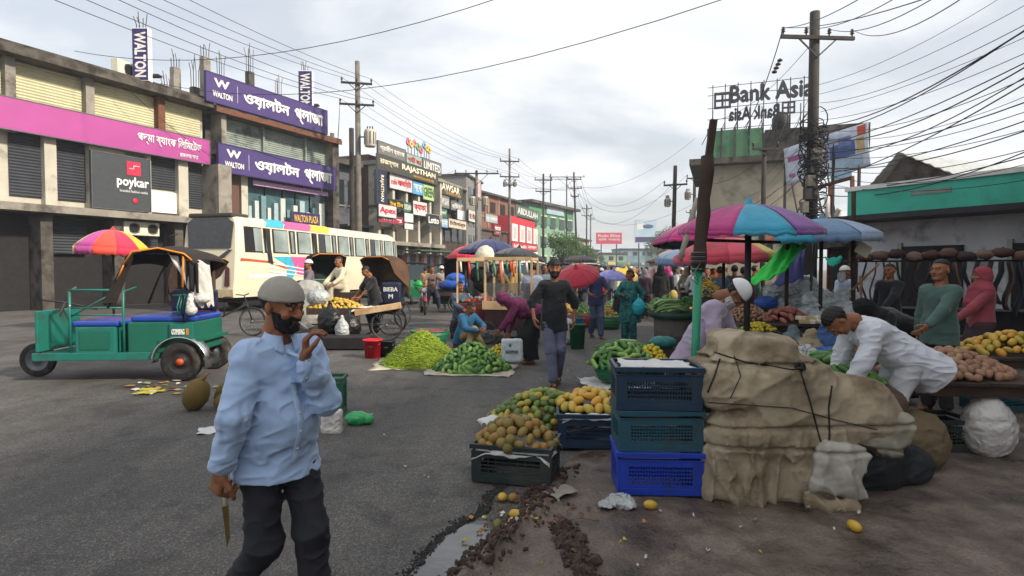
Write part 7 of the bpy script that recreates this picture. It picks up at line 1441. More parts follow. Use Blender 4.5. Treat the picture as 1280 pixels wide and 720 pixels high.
# clothes stall: rail of dark garments under the teal shop
cs = thing('clothes_stall', 'dark clothes stall with a rail of brown and black garments', 'stall', foot(1066, 11.5), rad(-32)); b = MB()
for x in (0, 1.5, 3.0): MB().tube([(x, 0, 0), (x, 0, 1.95)], .03, 6).build('post', DWOOD, cs)
MB().tube([(-.2, 0, 1.72), (3.3, 0, 1.72)], .02, 6).build('rail', DSTEEL, cs); MB().box(-.1, 3.2, .3, 1.2, 0, .8).build('counter', DARKIN, cs)
for i in range(22):
    x = .05 + i * .145; c = ['3a2a26', '1a1a1e', '4a3630', '242838', '5a4438', '17171a', '2a2220'][i % 7]
    g = MB().grid(lambda u, v: (x + .05 * math.sin(v * 6 + i), -.2 + .4 * u, 1.70 - (.75 + .1 * (i % 3)) * (1 - v) ** .8 * 1.0 if v < 1 else 1.70), 5, 6).build('garment', paint(c, .95), cs, solid=.03)
for i in range(12): MB().ell((.2 + i * .26, -.05, 1.80 + .03 * (i % 3)), (.16, .14, .09), 8, 6, jit=.2).build('folded_cloth', paint(['4a342c', '5c463c', '3a2c2a', '6a5648'][i % 4], .95), cs)
lump('bright blue bag low under the dark garments', foot(1093, 10.5), [Pr('e', (0, 0, .55), ra=(.12, .1, .16)), Pr('e', (0, 0, .2), ra=(.14, .12, .25))], paint('1c3fae', .5), .02, .015, 24, 'bag', 'bag', seed=2)
# stall frame, beam, boards and posts
post('grey horizontal beam under the blue parasol', P(962, 301, 10.2), P(1064, 299, 9.8), .05, DCONC, 'stall_beam', 'beam'); post('dark post at the inner end of the stall beam', foot(984, 10.3), P(984, 300, 10.2), .035); post('rough post carrying the stall beam near the clothes', foot(1068, 9.6), P(1067, 240, 9.6), .035)
post('leaning grey pole behind the potatoes', foot(1010, 10.4), P(1018, 296, 10.4), .03, STEEL); post('pale bamboo leaning beside the clothes stall', foot(1080, 9.4), P(1076, 345, 9.2), .02, WOOD); post('crossed thin bamboo propped on the post', P(1066, 362, 9.4), P(1098, 330, 9.8), .018, WOOD)
post('horizontal bamboo tied under the magenta parasol', P(872, 300, 8.0), P(975, 303, 8.4), .022, DWOOD, 'bamboo_rail', 'pole'); post('pale bleached bamboo leaning left behind the timber', P(850, 325, 11), P(872, 248, 11), .055, M('bleached_bamboo', hexc('9a968c'), .8, var=.15), 'bamboo_pole', 'pole'); post('thin line holding the turquoise cloth', P(1020, 322, 8.9), P(1066, 322, 9.4), .006, WIRE, 'cord', 'cord')
lump('little white card sign tied on the post', P(1079, 312, 9.3), [Pr('b', (0, 0, 0), ra=(.12, .01, .10), rb=.01, rot=(0, .5, 0))], OFFW, .01, 0, 10, 'card_sign', 'sign'); lump('clear bag hanging by the clothes post', P(1052, 346, 9.2), [Pr('e', (0, 0, 0), ra=(.06, .05, .09))], CLEAR, .015, .014, 30, 'plastic_bag', 'plastic bag', seed=7); lump('pale sack hanging under the tarpaulins', P(978, 345, 10.6), [Pr('e', (0, 0, 0), ra=(.08, .07, .2))], GTARP, .02, .03, 20, 'hanging_sack', 'sack', seed=9)
# timber prop with a green plastic sleeve at the crate stack
a0 = Vector((P(866, 470, 5.0).x, 5.0, .03)); a1, a2, a3 = P(873, 332, 5.02), P(885, 195, 5.04), P(892, 150, 5.06)
o = thing('timber_prop', 'leaning dark timber prop with a green plastic pipe at its foot', 'post', a0)
MB().tube([(0, 0, 0), a1 - a0], .036, 14).build('green_pipe', M('green_pipe', hexc('1f8a66'), .35, var=.08, scale=4, dirt=hexc('246b54'), dscale=4), o)
b = MB(); v0, v1 = a1 - a0 - Vector((0, 0, .05)), a2 - a0
b.tube([v0.lerp(v1, t) + Vector((.006 * math.sin(t * 17), 0, 0)) for t in [i / 8 for i in range(9)]], [.056 + .004 * math.sin(i * 2.1) for i in range(9)], 9); b.build('timber', DWOOD, o); MB().beam(v1 - Vector((0, 0, .06)), a3 - a0, .055, .05).build('timber_tip', DWOOD, o)
for k in range(6): MB().torus(a1 - a0 + Vector((.0, 0, .02 + k * .018)), .060, .008, n=16, m=5).build('rope_turn', STEEL if k % 2 else DWOOD, o)
MB().torus(a1 - a0 - Vector((0, 0, .03)), .045, .012, n=16).build('green_collar', M('green_pipe'.strip(), (0, 0, 0)), o)
for k in range(3): MB().tube([a1 - a0 + Vector((0, -.06, .03)), a1 - a0 + Vector((-.05 - .02 * k, -.08, -.05 - .03 * k)), a1 - a0 + Vector((-.02, -.07, -.12 - .02 * k))], .004, 4).build('rope_end', STEEL, o)
# the great sacking covered load in front
BUR = M('burlap_cover', hexc('a1937c'), .92, var=.18, scale=3, bump=.5, bscale=150, dirt=hexc('675844'), dscale=2.6, dlo=.44, dhi=.64, crease=(3.0, .05))
def bf(p):
    x, z = p[..., 0], p[..., 2]; low = np.clip((.45 - z) * 6, 0, 1)[...]
    w = p + .10 * (np.stack([vnoise(p * 4, 1), vnoise(p * 4, 2), vnoise(p * 4, 3)], -1) - .5)
    dg = np.stack([w[..., 0] + .5 * w[..., 2], w[..., 1], w[..., 2] - .5 * w[..., 0]], -1)
    v = -(1 - low) * (.030 * ridge(dg, (2.6, 2.6, 4.5), 1) + .014 * ridge(w, (8, 6, 9), 2) + .006 * ridge(w, (19, 14, 17), 3)) + .016
    v = v - low * (.050 * ridge(w, (9, 6, 1.3), 4) + .030 * ridge(dg, (13, 8, 3.5), 5) + .008 * ridge(w, (24, 18, 18), 6)) + low * .016
    for zt, zw in ((.545 + .04 * (x - 1.9), .10), (.955, .06), (.40, .07)):
        e = np.exp(-np.abs(z - zt) / zw); v = v - e * .020 * ridge(w, (16, 12, 2.2), 8) + .034 * np.exp(-((z - zt) / .014) ** 2) * (((x < 2.1) | (z < .9)) * 1.)
    return v
ld = [Pr('b', (1.70, 4.12, 1.01), ra=(.255, .21, .135), rb=.07, rot=(0, .06, 0)), Pr('b', (1.74, 4.1, .80), ra=(.43, .30, .17), rb=.13), Pr('b', (2.06, 4.08, .68), ra=(.44, .28, .22), rb=.14, rot=(0, .16, 0)), Pr('c', (1.50, 3.97, .50), (2.12, 3.95, .48), .155, .17, k=.04), Pr('e', (2.42, 3.98, .62), ra=(.22, .22, .21), rot=(0, .6, 0)),
      Pr('b', (1.72, 4.12, .26), ra=(.38, .26, .28), rb=.10), Pr('c', (1.38, 3.93, .07), (1.66, 3.84, .04), .05, .035, k=.08), Pr('b', (2.08, 4.02, .22), ra=(.22, .2, .24), rb=.08), Pr('c', (2.0, 3.78, .05), (2.24, 3.76, .04), .035, .03, k=.05)]
lo_ = sdf_obj('sacking_load', ld, .0105, [BUR], None, k=.06, disp=bf); T(lo_, 'bulky load wrapped in stained beige sacking and tied with black rope', 'load')
WSK = M('white_sacking', hexc('b0aca2'), .8, var=.14, scale=5, bump=.5, bscale=100, crease=(7, .05), dirt=hexc('7e786c'), dscale=3.5)
o = sdf_obj('white_sack_flap', [Pr('b', (2.16, 3.78, .28), ra=(.17, .05, .17), rb=.04, rot=(.12, .2, .1)), Pr('c', (2.30, 3.78, .12), (2.02, 3.77, .38), .05, .04)], .009, [WSK], None, k=.05, disp=lambda p: .6 * bf(p) + 0); T(o, 'dirty white plastic sack hanging at the bottom of the wrapped load', 'sack')
o = sdf_obj('patched_sack', [Pr('b', (2.50, 3.90, .52), ra=(.17, .12, .15), rb=.07, rot=(0, .5, -.1))], .009, [M('patched_sack', hexc('9a9484'), .85, var=.2, scale=7, bump=.5, bscale=100, crease=(6, .06), dirt=hexc('6f675a'), dscale=4)], None, disp=lambda p: .7 * bf(p)); T(o, 'grey patched sack bulging at the outer corner of the wrapped load', 'sack')
lump('dark mound shaped for the shadow and cloth behind the outer corner of the wrapped load', (2.62, 4.25, 0), [Pr('e', (0, 0, .2), ra=(.28, .22, .30)), Pr('e', (.25, .1, .12), ra=(.3, .22, .16))], M('shadow_cloth', hexc('26282c'), .6, var=.2, bump=.4, crease=(4, .08)), .015, .02, 14, 'shadow_mound', 'goods')  # mound put in for shadow over cloth here; the shade is in its colour
bpy.context.view_layer.update(); _dg = bpy.context.evaluated_depsgraph_get(); BV = BVHTree.FromObject(lo_, _dg)
def drape(pix, n=14, off=.006):
    out = []
    for (a, c) in zip(pix[:-1], pix[1:]):
        for k in range(n):
            px, py = a[0] + (c[0] - a[0]) * k / n, a[1] + (c[1] - a[1]) * k / n; d = ray(px, py).normalized(); h_ = BV.ray_cast(Vector((0, 0, CAMZ)), d)
            if h_[0]: out.append(h_[0] - d * off)
    return out
ROPE = M('black_rope', (.012, .012, .012), .7)
for lb, pix in (('black rope running across the top bundle', [(893, 440), (930, 452), (990, 462), (1006, 460)]), ('black rope from the knot down to the white sack', [(1000, 462), (1012, 500), (1024, 545), (1036, 582)]), ('second black rope down the load beside the first', [(1040, 482), (1036, 510), (1037, 545), (1033, 582)]), ('thin cord along the seam of the load', [(885, 503), (930, 506), (990, 510), (1045, 525), (1100, 538)]), ('short black rope at the inner corner of the load', [(900, 448), (893, 470), (884, 492)]), ('slack cord hanging down the front of the load', [(918, 445), (926, 470), (912, 500)])):
    pts = drape(pix)
    if len(pts) > 4:
        a = pts[0].copy(); MB().tube([p - a for p in pts], .0055 if 'thin' not in lb and 'slack' not in lb else .003, 5).build('rope', ROPE, None, lb, 'rope', 'ropes round the sacking load', loc=a)
kn = drape([(1000, 460), (1001, 461)], 1)
if kn: b = MB(); [b.torus((0, 0, 0), .02 + .004 * i, .006, ['x', 'y', 'z'][i % 3], 12, 5) for i in range(5)]; b.build('rope_knot', ROPE, None, 'clump of black rope knots on the shoulder of the load', 'knot', loc=kn[0])
# rubbish on the ground
lump('crumpled grey plastic scrap on the mud beside the blue crate', (lambda p: Vector((p.x, p.y, gz(p.x, p.y) + .01)))(G(775, 632, .03)), [Pr('e', (0, 0, .03), ra=(.085, .07, .04)), Pr('e', (-.09, -.01, .01), ra=(.06, .05, .012)), Pr('e', (.05, -.04, .02), ra=(.05, .04, .03))], CLEAR, .007, .012, 60, 'plastic_scrap', 'litter', k=.02)
SCR = [paint('b9b6ae', .8), paint('8f9a78', .8), paint('a87a4a', .8), paint('c9c4b4', .8), paint('6a4a34', .9), paint('b8ad3a', .8)]
rg = random.Random(12)
def scraps(n, fpos, size, lb, grp, mi=None):
    for i in range(n):
        px, py = fpos(); p = G(px, py); z = max(gz(p.x, p.y), 0) + .008; w = size * rg.uniform(.4, 1.2); b = MB(); k = 6; ph = rg.random() * 6
        vs = [(w * rg.uniform(.5, 1) * math.cos(6.283 * j / k), w * rg.uniform(.3, .7) * math.sin(6.283 * j / k), rg.uniform(0, .02)) for j in range(k)] + [(0, 0, rg.uniform(.0, .03))]
        b.add(vs, [(j, (j + 1) % k, k) for j in range(k)]); b.build('scrap', SCR[mi if mi is not None else rg.randrange(6)], None, lb, 'litter', grp, loc=(p.x, p.y, z), rot=(0, 0, ph), solid=.002)
scraps(30, lambda: (rg.gauss(205, 24), rg.gauss(487, 4)), .10, 'torn paper or peel in the litter strip before the teal rickshaw', 'litter strip by the teal rickshaw'); scraps(7, lambda: (rg.gauss(185, 12), rg.gauss(492, 3)), .16, 'yellow straw wisp in the litter strip', 'yellow wisps in the litter strip', 5)
scraps(26, lambda: (rg.gauss(640, 26), rg.gauss(655, 14)), .03, 'rotting leaf or peel on the mud by the puddle', 'peel by the puddle'); scraps(22, lambda: (rg.uniform(430, 760), rg.uniform(420, 600)), .018, 'small pale scrap trodden into the asphalt', 'pale scraps on the road', 0); scraps(16, lambda: (rg.uniform(540, 780), rg.uniform(385, 430)), .04, 'scrap of paper on the road among the sellers', 'paper scraps among the sellers', 3); scraps(14, lambda: (rg.uniform(690, 740), rg.uniform(640, 710)), .03, 'brown husk on the mud ridge', 'husks on the mud ridge', 4)
sheet('folded newspaper lying on the road behind the blue shirted man', G(272, 538).x, G(272, 538).y, .012, .34, .24, .4, .008, PAPER, seed=6); sheet('pale flattened paper pressed into the mud', G(745, 620).x - .25, 4.0, .05, .22, .15, .7, .006, M('muddy_paper', hexc('8a8078'), .8), seed=2)
MB().tube([(0, 0, 0), (.1, .02, .01), (.22, .0, .0)], .004, 5).build('twig', WOOD, None, 'thin pale twig on the mud ridge', 'twig', loc=(lambda p: (p.x, p.y, gz(p.x, p.y) + .012))(G(705, 657)))

scraps(46, lambda: (rg.gauss(652, 34), rg.gauss(640, 20)), .026, 'soggy brown peel along the gutter below the crates', 'soggy peel along the gutter', 4); scraps(30, lambda: (rg.uniform(560, 1080), rg.uniform(630, 715)), .018, 'small trodden bit on the bare mud', 'trodden bits on the mud')
for i in range(12):
    st = base + Vector((rg.uniform(-.1, .2), -.2, 4.4 + .28 * i)); wire('thin service wire %s of the fan right of the thick pole' % ('lowest', 'second lowest', 'third lowest', 'fourth lowest', 'fifth lowest', 'sixth', 'seventh', 'fifth highest', 'fourth highest', 'third highest', 'second highest', 'highest')[i], st, P(1330, 215 - 24 * i + rg.uniform(-8, 8), rg.uniform(7, 12)), rg.uniform(.15, .5), r=.009)
for i in range(5): wire('thin service wire %s between the thick pole and the bank block' % ['highest', 'second', 'middle', 'fourth', 'lowest'][i], base + Vector((0, -.2, 7.6 - .6 * i)), FA.w(3.5 - .5 * i, -.3, 7.8 - .9 * i), .3 + .1 * i, r=.009)
# ------------------------------------------------------------------ carts
def cart(lb, c, rz, w, d, h, mat, wr=.36, wx=.55):
    o = thing('hand_cart', lb, 'cart', c, rz)
    for i in range(6): y0 = -d / 2 + d * i / 6; MB().box(-w / 2, w / 2, y0 + .004, y0 + d / 6 - .004, h - .03, h).build('plank', mat, o)
    for sy in (-1, 1): MB().box(-w / 2, w / 2, sy * d / 2 - .02, sy * d / 2 + .02, h - .1, h + .04).build('side_rail', DWOOD, o); wheel(o, (wx, sy * (d / 2 + .06), wr), wr, .04, 'y', spokes=18)
    MB().tube([(wx, -d / 2 - .08, wr), (wx, d / 2 + .08, wr)], .018, 6).build('axle', DSTEEL, o); b = MB()
    for sx in (-1, 1): b.tube([(sx * w * .3, -d * .4, h - .1), (sx * w * .25, -d * .3, wr)], .016, 5)
    b.tube([(-w * .45, -d * .45, wr + .02), (w * .45, -d * .45, wr + .02)], .016, 5); b.build('undercarriage', DSTEEL, o); return o
fc = Vector(((446 - 640) / FPX * 13.2, 13.2, 0)); cart('dark hand cart of ripe mangoes with one spoked wheel in view', fc, rad(6), 2.0, 1.0, .70, DWOOD, .36, .72)
heap('mango', 'fruit', 'ripe yellow green mango on the hand cart', 'mangoes on the hand cart', MANY_, fc + Vector((-.48, -.05, .70)), .62, .42, .20, 110, .088, 41)
sheet('white papers spread over the cart beside the mangoes', fc.x + .35, fc.y - .1, .73, .8, .9, .1, .02, drop=.04, seed=9)
MB().cbox((0, 0, 0), (1.0, .22, .13), rot=(0, -.16, 0)).build('wooden_board', M('worn_pale_board', hexc('b08d62'), .8, var=.2, scale=4, bump=.3, dirt=hexc('c9b698')), None, 'thick worn pale board lying along the front of the mango cart', 'board', loc=fc + Vector((.60, -.52, .72)), rot=(0, 0, rad(8)), bevel=.01)
for lb, px, Y, r_, mt in (('black plastic bag hanging below the mango cart', 412, 12.3, (.26, .2, .34), paint('121214', .35, bump=.6)), ('second black bag slumped under the mango cart', 436, 12.0, (.24, .2, .26), paint('121214', .35, bump=.6)), ('whitish clear bag hanging below the mango cart', 427, 11.8, (.14, .1, .22), CLEAR), ('grey crumpled bag on top of the mango cart end', 398, 13.0, (.26, .2, .2), CLEAR)):
    z = .95 if 'top' in lb else r_[2] + .12; lump(lb, uq(px, Y) + Vector((0, 0, z)), [Pr('e', (0, 0, 0), ra=r_), Pr('c', (0, 0, r_[2] * .7), (0, 0, r_[2] * 1.3), .05, .03)], mt, .02, .02, 22, 'plastic_bag', 'plastic bag', seed=px)
MB().box(-1.1, .4, -.3, .3, .02, .26).build('low_trailer', DARKIN, None, 'low black trailer floor on the road under the mango cart', 'trailer', loc=uq(440, 11.6), bevel=.02)
def trinket(lb, c, rz, w=1.5, d=.8, base='5a1a1e', glass=False, seed=1, H_=1.78):
    o = thing('trinket_cart', lb, 'cart', c, rz, 'trinket carts by the navy parasol'); rg = random.Random(seed)
    MB().box(-w / 2, w / 2, -d / 2, d / 2, .3, .82).build('box', paint(base, .5), o, bevel=.02)
    for i in range(5): MB().box(-w / 2 + i * w / 5 + .005, -w / 2 + (i + 1) * w / 5 - .005, -d / 2 - .012, -d / 2, .34, .80).build('plank', paint(base, .5), o)
    for sx in (-.5, .5):
        for sy in (-.5, .5): MB().box(sx * w - .02, sx * w + .02, sy * d - .02, sy * d + .02, .82, H_).build('post', LWOOD, o)
    for sy in (-.5, .5): MB().box(-w / 2, w / 2, sy * d - .03, sy * d + .03, H_, H_ + .07).build('top_rail', LWOOD, o)
    for sx in (-.5, .5): MB().box(sx * w - .02, sx * w + .02, -d / 2 + .03, d / 2 - .03, H_, H_ + .05).build('cross_rail', LWOOD, o)
    if glass: MB().box(-w / 2, w / 2, -d / 2 + .03, -d / 2 + .035, .82, 1.3).build('glass', M('clear_glass', (.6, .65, .66), .05, trans=.9, spec=.5), o); MB().box(-w / 2 - .05, w / 2, -d / 2 - .06, -d / 2 - .03, .74, .92).build('wood_ledge', LWOOD, o)
    cs_ = ['d8d4c8', 'c8462a', '2a2a30', '7fa8b8', 'e0e0dc', '1c1c20', 'd86a3a', '4a7a5a', 'b83048', '8a8a90']
    for i in range(46):
        x, y = rg.uniform(-w / 2 + .08, w / 2 - .08), rg.uniform(-d / 2 + .08, d / 2 - .08); s_ = rg.uniform(.03, .10); MB().cbox((x, y, .84 + s_ * .4 + .12 * (y + .4)), (s_ * 2, s_ * 1.3, s_), rot=(rg.uniform(-.4, .4), rg.uniform(-.3, .3), rg.random() * 3)).build('trinket', paint(rg.choice(cs_), .5), o)
    for sx in (-.45, .45): wheel(o, (sx * w, -d / 2 - .06, .25), .25, .04, 'y', spokes=14)
    for i in range(7): MB().tube([(-w * .45 + i * w * .14, -d / 2, H_), (-w * .45 + i * w * .14 + .02, -d / 2 - .01, H_ - .25 - .1 * (i % 3))], .025, 5).build('hanging_chain', paint(rg.choice(cs_), .4), o)
    return o
trinket('maroon trinket cart with a pale wooden frame, orange goods', uq(608, 13.6), rad(5), 1.35, .8, '5a1a1e', False, 3); trinket('glass fronted cart with a broad pale ledge beside the light shirted man', uq(640, 12.6), rad(-12), 1.0, .8, '3a1a1a', True, 5)
lump('royal blue cover bundled on the van behind the motorcycle', uq(566, 21.5) + Vector((0, 0, 1.0)), [Pr('e', (0, 0, 0), ra=(.55, .3, .22)), Pr('e', (.1, 0, .25), ra=(.35, .25, .2))], paint('1f52a8', .4), .03, .03, 14, 'blue_cover', 'cover', seed=3)
MB().box(-.6, .6, -.3, .3, .3, .85).build('van_bed', DGP, None, 'dark green pedal van bed behind the motorcycle', 'pedal van', loc=uq(562, 21.7)); cart('dark pedal van with a spoked wheel beside the motorcycle', uq(560, 21.2), 0, 1.3, .5, .72, DWOOD, .36, .38)
lump('pale round sack slung on the trinket cart frame', uq(606, 14.2) + Vector((0, 0, 1.9)), [Pr('e', (0, 0, 0), ra=(.23, .2, .27), rot=(0, .3, 0))], paint('cfc8b4', .8), .02, .015, 22, 'sack', 'sack', seed=4); lump('black cloth bulk hanging below the pale sack', uq(602, 14.3) + Vector((0, 0, 1.3)), [Pr('e', (0, 0, .15), ra=(.28, .2, .25)), Pr('e', (.15, 0, -.1), ra=(.35, .2, .2))], paint('121216', .8), .025, .02, 16, 'black_bundle', 'bundle', seed=4)
# ------------------------------------------------------------------ people
WCAP = paint('cdc9bf', .9)
# the man in the blue shirt, nearest of all
SHB = M('pale_blue_shirt', hexc('a0b8da'), .8, var=.05, scale=4, bump=.3, bscale=220, sheen=.3, spec=.2, crease=(9, .05)); TRD = M('charcoal_trousers', hexc('25252c'), .85, var=.12, scale=5, bump=.4, bscale=120, crease=(4.5, .05))
SM = 1.535; MX, MY, MRZ = -1.02, 2.50, rad(50)
man, J = person('bearded man in a pale blue shirt and grey cap smoking, holding a knife', (MX, MY, 0), MRZ, H=SM, g=.97, lean=3, hp=10, hy=16, hl=(.01, -.245, 1.355), hr=(-.275, -.02, .875), fl=(.09, -.16, 0), fr=(-.09, .26, .10), ftr=32,
               topm=SHB, botm=TRD, cap=M('grey_knit_cap', hexc('a09c92'), .95, var=.08, scale=20, bump=.8, bscale=140), face=['beard', 'moustache'], h=.0058, hem=-.015, el=(.35, -.2, -1), belly=.02, hands=False, fold=.0075)
hd = J['hd']; hd.scale = (1.02,) * 3; [setattr(c_, 'scale', (1, 1, 1)) for c_ in hd.children if c_.name.startswith('cap')]; [setattr(c_, 'location', (0, 0, -.004)) for c_ in hd.children if c_.name.startswith('cap')]
BVs = {}
def bvh_of(ob):
    bpy.context.view_layer.update(); me = ob.data; return BVHTree.FromPolygons([v.co.copy() for v in me.vertices], [tuple(p.vertices) for p in me.polygons])
shirt = [c for c in man.children if c.name.startswith('shirt')][0]; bs = bvh_of(shirt)
def front(x, z, off=.004, y0=-1):
    h_ = bs.ray_cast(Vector((x, y0, z)), Vector((0, 1, 0))); return h_[0] + Vector((0, -off, 0)) if h_[0] else None
pts = [front(.0, z) for z in np.linspace(1.40, .875, 32)]; pts = [p for p in pts if p and p.y < -.02]
b = MB(); vs = []
for p in pts: vs += [p + Vector((-.016, .003, 0)), p + Vector((-.014, -.003, 0)), p + Vector((.014, -.003, 0)), p + Vector((.016, .003, 0))]
b.add(vs, [(i * 4 + j, i * 4 + j + 1, (i + 1) * 4 + j + 1, (i + 1) * 4 + j) for i in range(len(pts) - 1) for j in range(3)], 0, True); b.build('button_placket', SHB, man)
for i in range(2, len(pts), 5): MB().cyl(pts[i] + Vector((0, -.003, 0)), pts[i] + Vector((0, -.0065, 0)), .0055, n=10).build('button', OFFW, man)
nb = J['nb']; b = MB()
def colf(u, v):
    a = -math.pi / 2 + .30 + (2 * math.pi - .60) * u; fr = math.exp(-((min(u, 1 - u)) / .10) ** 2); r = .062 + .020 * v + .012 * fr * v; z = .060 - (.048 + .032 * fr) * v - .030 * (1 + math.sin(-a)) * .5 * 1.0
    return (nb.x + r * 1.08 * math.cos(a), nb.y - .012 + r * math.sin(a), nb.z + z)
b.grid(colf, 40, 6); b.build('collar', SHB, man, solid=.003)
for wv, ev in ((J['wl'], J['el']), (J['wr'], J['er'])):
    d_ = (wv - ev).normalized(); MB().tube([wv - d_ * .085, wv - d_ * .08, wv - d_ * .022, wv - d_ * .018], [.040, .0445, .041, .035], 22).build('cuff', SHB, man)
hg = hand_mesh('hand', curl=1.25, spread=.0, grip=.8); hc_ = hand_mesh('hand', curl=.55, spread=.05, thumb=.9, grip=.25)
o = bpy.data.objects.new('hand', hg); link(o, man); d_ = (J['wr'] - J['er']).normalized(); o.location = J['wr']; o.scale = (1.12,) * 3; orient(o, d_, Vector((.1, -1, 0)))
vv, ff = field(hand_prims(curl=1.0, spread=.08, thumb=.9, grip=.2), .0042, .006); hl_me = mesh_np('hand', vv * V3(-1, 1, 1), ff[:, ::-1], [SKIN])
o = bpy.data.objects.new('hand', hl_me); link(o, man); o.location = J['wl']; o.scale = (1.12,) * 3; orient(o, Vector((-.03, -.06, 1)), Vector((-.55, -.8, .1)))
kn_ = J['wr'] + d_ * .10 + Vector((.03, -.01, 0)); k = thing('knife', 'long narrow knife with a pale handle held point down', 'knife', man.location, MRZ); k.scale = man.scale
MB().tube([kn_ + Vector((0, 0, .02)), kn_ + Vector((.005, -.005, -.07))], .010, 8).build('handle', paint('c9bfa6', .6), k); MB().add([kn_ + Vector(q_) for q_ in ((-.011, -.004, -.07), (.017, -.006, -.07), (.020, -.01, -.22), (.006, -.01, -.262))], [(0, 1, 2, 3)]).build('blade', M('tarnished_blade', hexc('8a7a4c'), .35, metal=.7), k, solid=.002)
MB().torus((0, 0, 0), .033, .006, n=20).build('watch_strap', STEEL, man, loc=J['wl'] - (J['wl'] - J['el']).normalized() * .012, rot=((J['wl'] - J['el']).to_track_quat('Z', 'Y').to_euler()))
bpy.context.view_layer.update(); hm = man.matrix_world.inverted() @ hd.matrix_world; m0, m1 = hm @ Vector((.006, -.096, -.050)), hm @ Vector((.022, -.140, -.075))
cg = thing('cigarette', 'white cigarette held at the lips of the blue shirted man', 'cigarette', man.location, MRZ); cg.scale = man.scale; MB().cyl(m0, m1, .0042, n=8).build('paper', WHITE, cg); MB().cyl(m1, m1 + (m1 - m0) * .12, .0042, n=8).build('ash', STEEL, cg)
# middle distance
g7 = G(693, 482); person('man in a black shirt and grey trousers walking toward us', (g7.x, g7.y + .1, 0), rad(4), H=1.70, hl=(.27, -.05, .90), hr=(-.29, -.14, .93), fl=(.06, .10, .03), fr=(-.04, -.22, 0), top='15161c', bot='5a5c72', sleeve='roll', face=['beard', 'moustache'], hair='tuft', hem=.03, h=.0095, lean=2, hy=-6, g=.95, fold=.006)
person('man in a navy shirt and jeans walking by the red umbrella', (*uq(745, 13.4)[:2], 0), rad(12), H=1.68, hl=(.12, -.30, 1.05), hr=(-.20, -.26, 1.02), fl=(.06, -.18, 0), fr=(-.06, .16, .03), top='2c3458', bot='47536c', sleeve='roll', face=['moustache'], h=.015, el=(1, .3, -.5))
GRNP = M2('green_flower_print', [(0, hexc('12303a')), (.45, hexc('1c4a4e')), (.6, hexc('2f7a72')), (.8, hexc('17323c')), (1, hexc('4a8a80'))], 16, .9, rnd=False)
person('woman in a dark teal patterned dress with a turquoise bag', (*uq(787, 12.6)[:2], 0), rad(-24), H=1.56, g=1.12, hl=(.24, -.05, .95), hr=(-.10, -.28, 1.12), topm=GRNP, botm=GRNP, bottom='salwar', hair='bun', hem=.30, h=.014, hy=-25, belly=.03)
lump('turquoise carrier bag held by the patterned dress woman', uq(797, 12.4) + Vector((.03, 0, .78)), [Pr('e', (0, 0, 0), ra=(.14, .08, .17)), Pr('c', (0, 0, .12), (-.02, 0, .26), .03, .015)], paint('22a6b8', .45), .012, .012, 26, 'carrier_bag', 'bag', seed=3)
person('woman in full black veil and robe, taller of the veiled pair', (*uq(826, 17.6)[:2], 0), rad(165), H=1.70, g=1.05, top='0f0f13', bot='0f0f13', bottom='burqa', scarf='0f0f13', hair='', hem=.1); person('second veiled woman with a plum robe and grey headcloth', (*uq(806, 18.6)[:2], 0), rad(150), H=1.58, g=1.05, top='2a1826', bot='17131a', bottom='burqa', scarf='7a7078', hair=''); person('woman under a long pink shawl beside the veiled pair', (*uq(815, 20.5)[:2], 0), rad(170), H=1.62, top='d29aa6', bot='c48a98', bottom='burqa', scarf='d8a4b0', hair='')
person('black robed woman with a magenta scarf end and yellow bag', (*uq(835, 19.2)[:2], 0), rad(120), H=1.64, top='121216', bot='121216', bottom='burqa', scarf='c0357a', hair='', g=1.1); lump('yellowish bag carried by the black robed woman', uq(842, 18.6) + Vector((0, 0, .72)), [Pr('e', (0, 0, 0), ra=(.14, .1, .2))], paint('b8a85c', .7), .02, .01, 20, 'carrier_bag', 'bag', seed=6)
person('seller in a blue shirt and tan trousers squatting behind the cucumbers', (*uq(580, 11.2)[:2], 0), rad(42), H=1.62, pel=(0, .05, .30), lean=22, hp=14, fl=(.22, -.36, 0), fr=(-.18, -.30, 0), hl=(.10, -.52, .50), hr=(-.05, -.50, .46), top='17567a', bot='8f7d58', face=['moustache'], h=.0125); MB().box(-.2, .2, -.15, .15, 0, .17).build('low_stool', DWOOD, None, 'low wooden stool under the squatting blue shirted seller', 'stool', loc=uq(580, 11.2))
MAR = M2('maroon_print', [(0, hexc('3a1430')), (.5, hexc('5c2044')), (.75, hexc('7a3458')), (1, hexc('45183a'))], 22, .9, rnd=False)
person('woman in a maroon veil bending over the limes with a white bag', (*uq(664, 9.75)[:2], 0), rad(-82), H=1.60, g=1.15, pel=(0, .12, .90), lean=68, hp=-5, hl=(.10, -.62, .55), hr=(-.12, -.40, .48), topm=MAR, bot='101014', bottom='burqa', scarf=MAR, hair='', h=.0115, hem=.05)
o = lump('white printed shopping bag held by the bending woman', uq(640, 9.2) + Vector((0, 0, .30)), [Pr('b', (0, 0, 0), ra=(.17, .05, .19), rb=.04)], paint('b9c0c4', .6), .012, .008, 22, 'shopping_bag', 'bag', seed=3); lettering('SHOPPING', -.10, -.04, .19, .05, paint('4a5a70'), o, y=-.062); MB().ell((-.03, -.058, .09), (.02, .01, .03)).build('print_mark', paint('4a5a70'), o)
person('man in a light grey shirt and green lungi at the glass cart', (*uq(664, 12.3)[:2], 0), rad(150), H=1.72, lean=6, hl=(.14, -.34, 1.08), hr=(-.16, -.36, 1.10), top='a9b2c4', bot='2f4f44', bottom='lungi', sleeve='half', h=.0135, hy=10); person('man in a checked shirt behind the light shirted customer', (*uq(680, 16)[:2], 0), rad(20), H=1.70, top='5a6a7c', bot='2c2c34', h=.018)
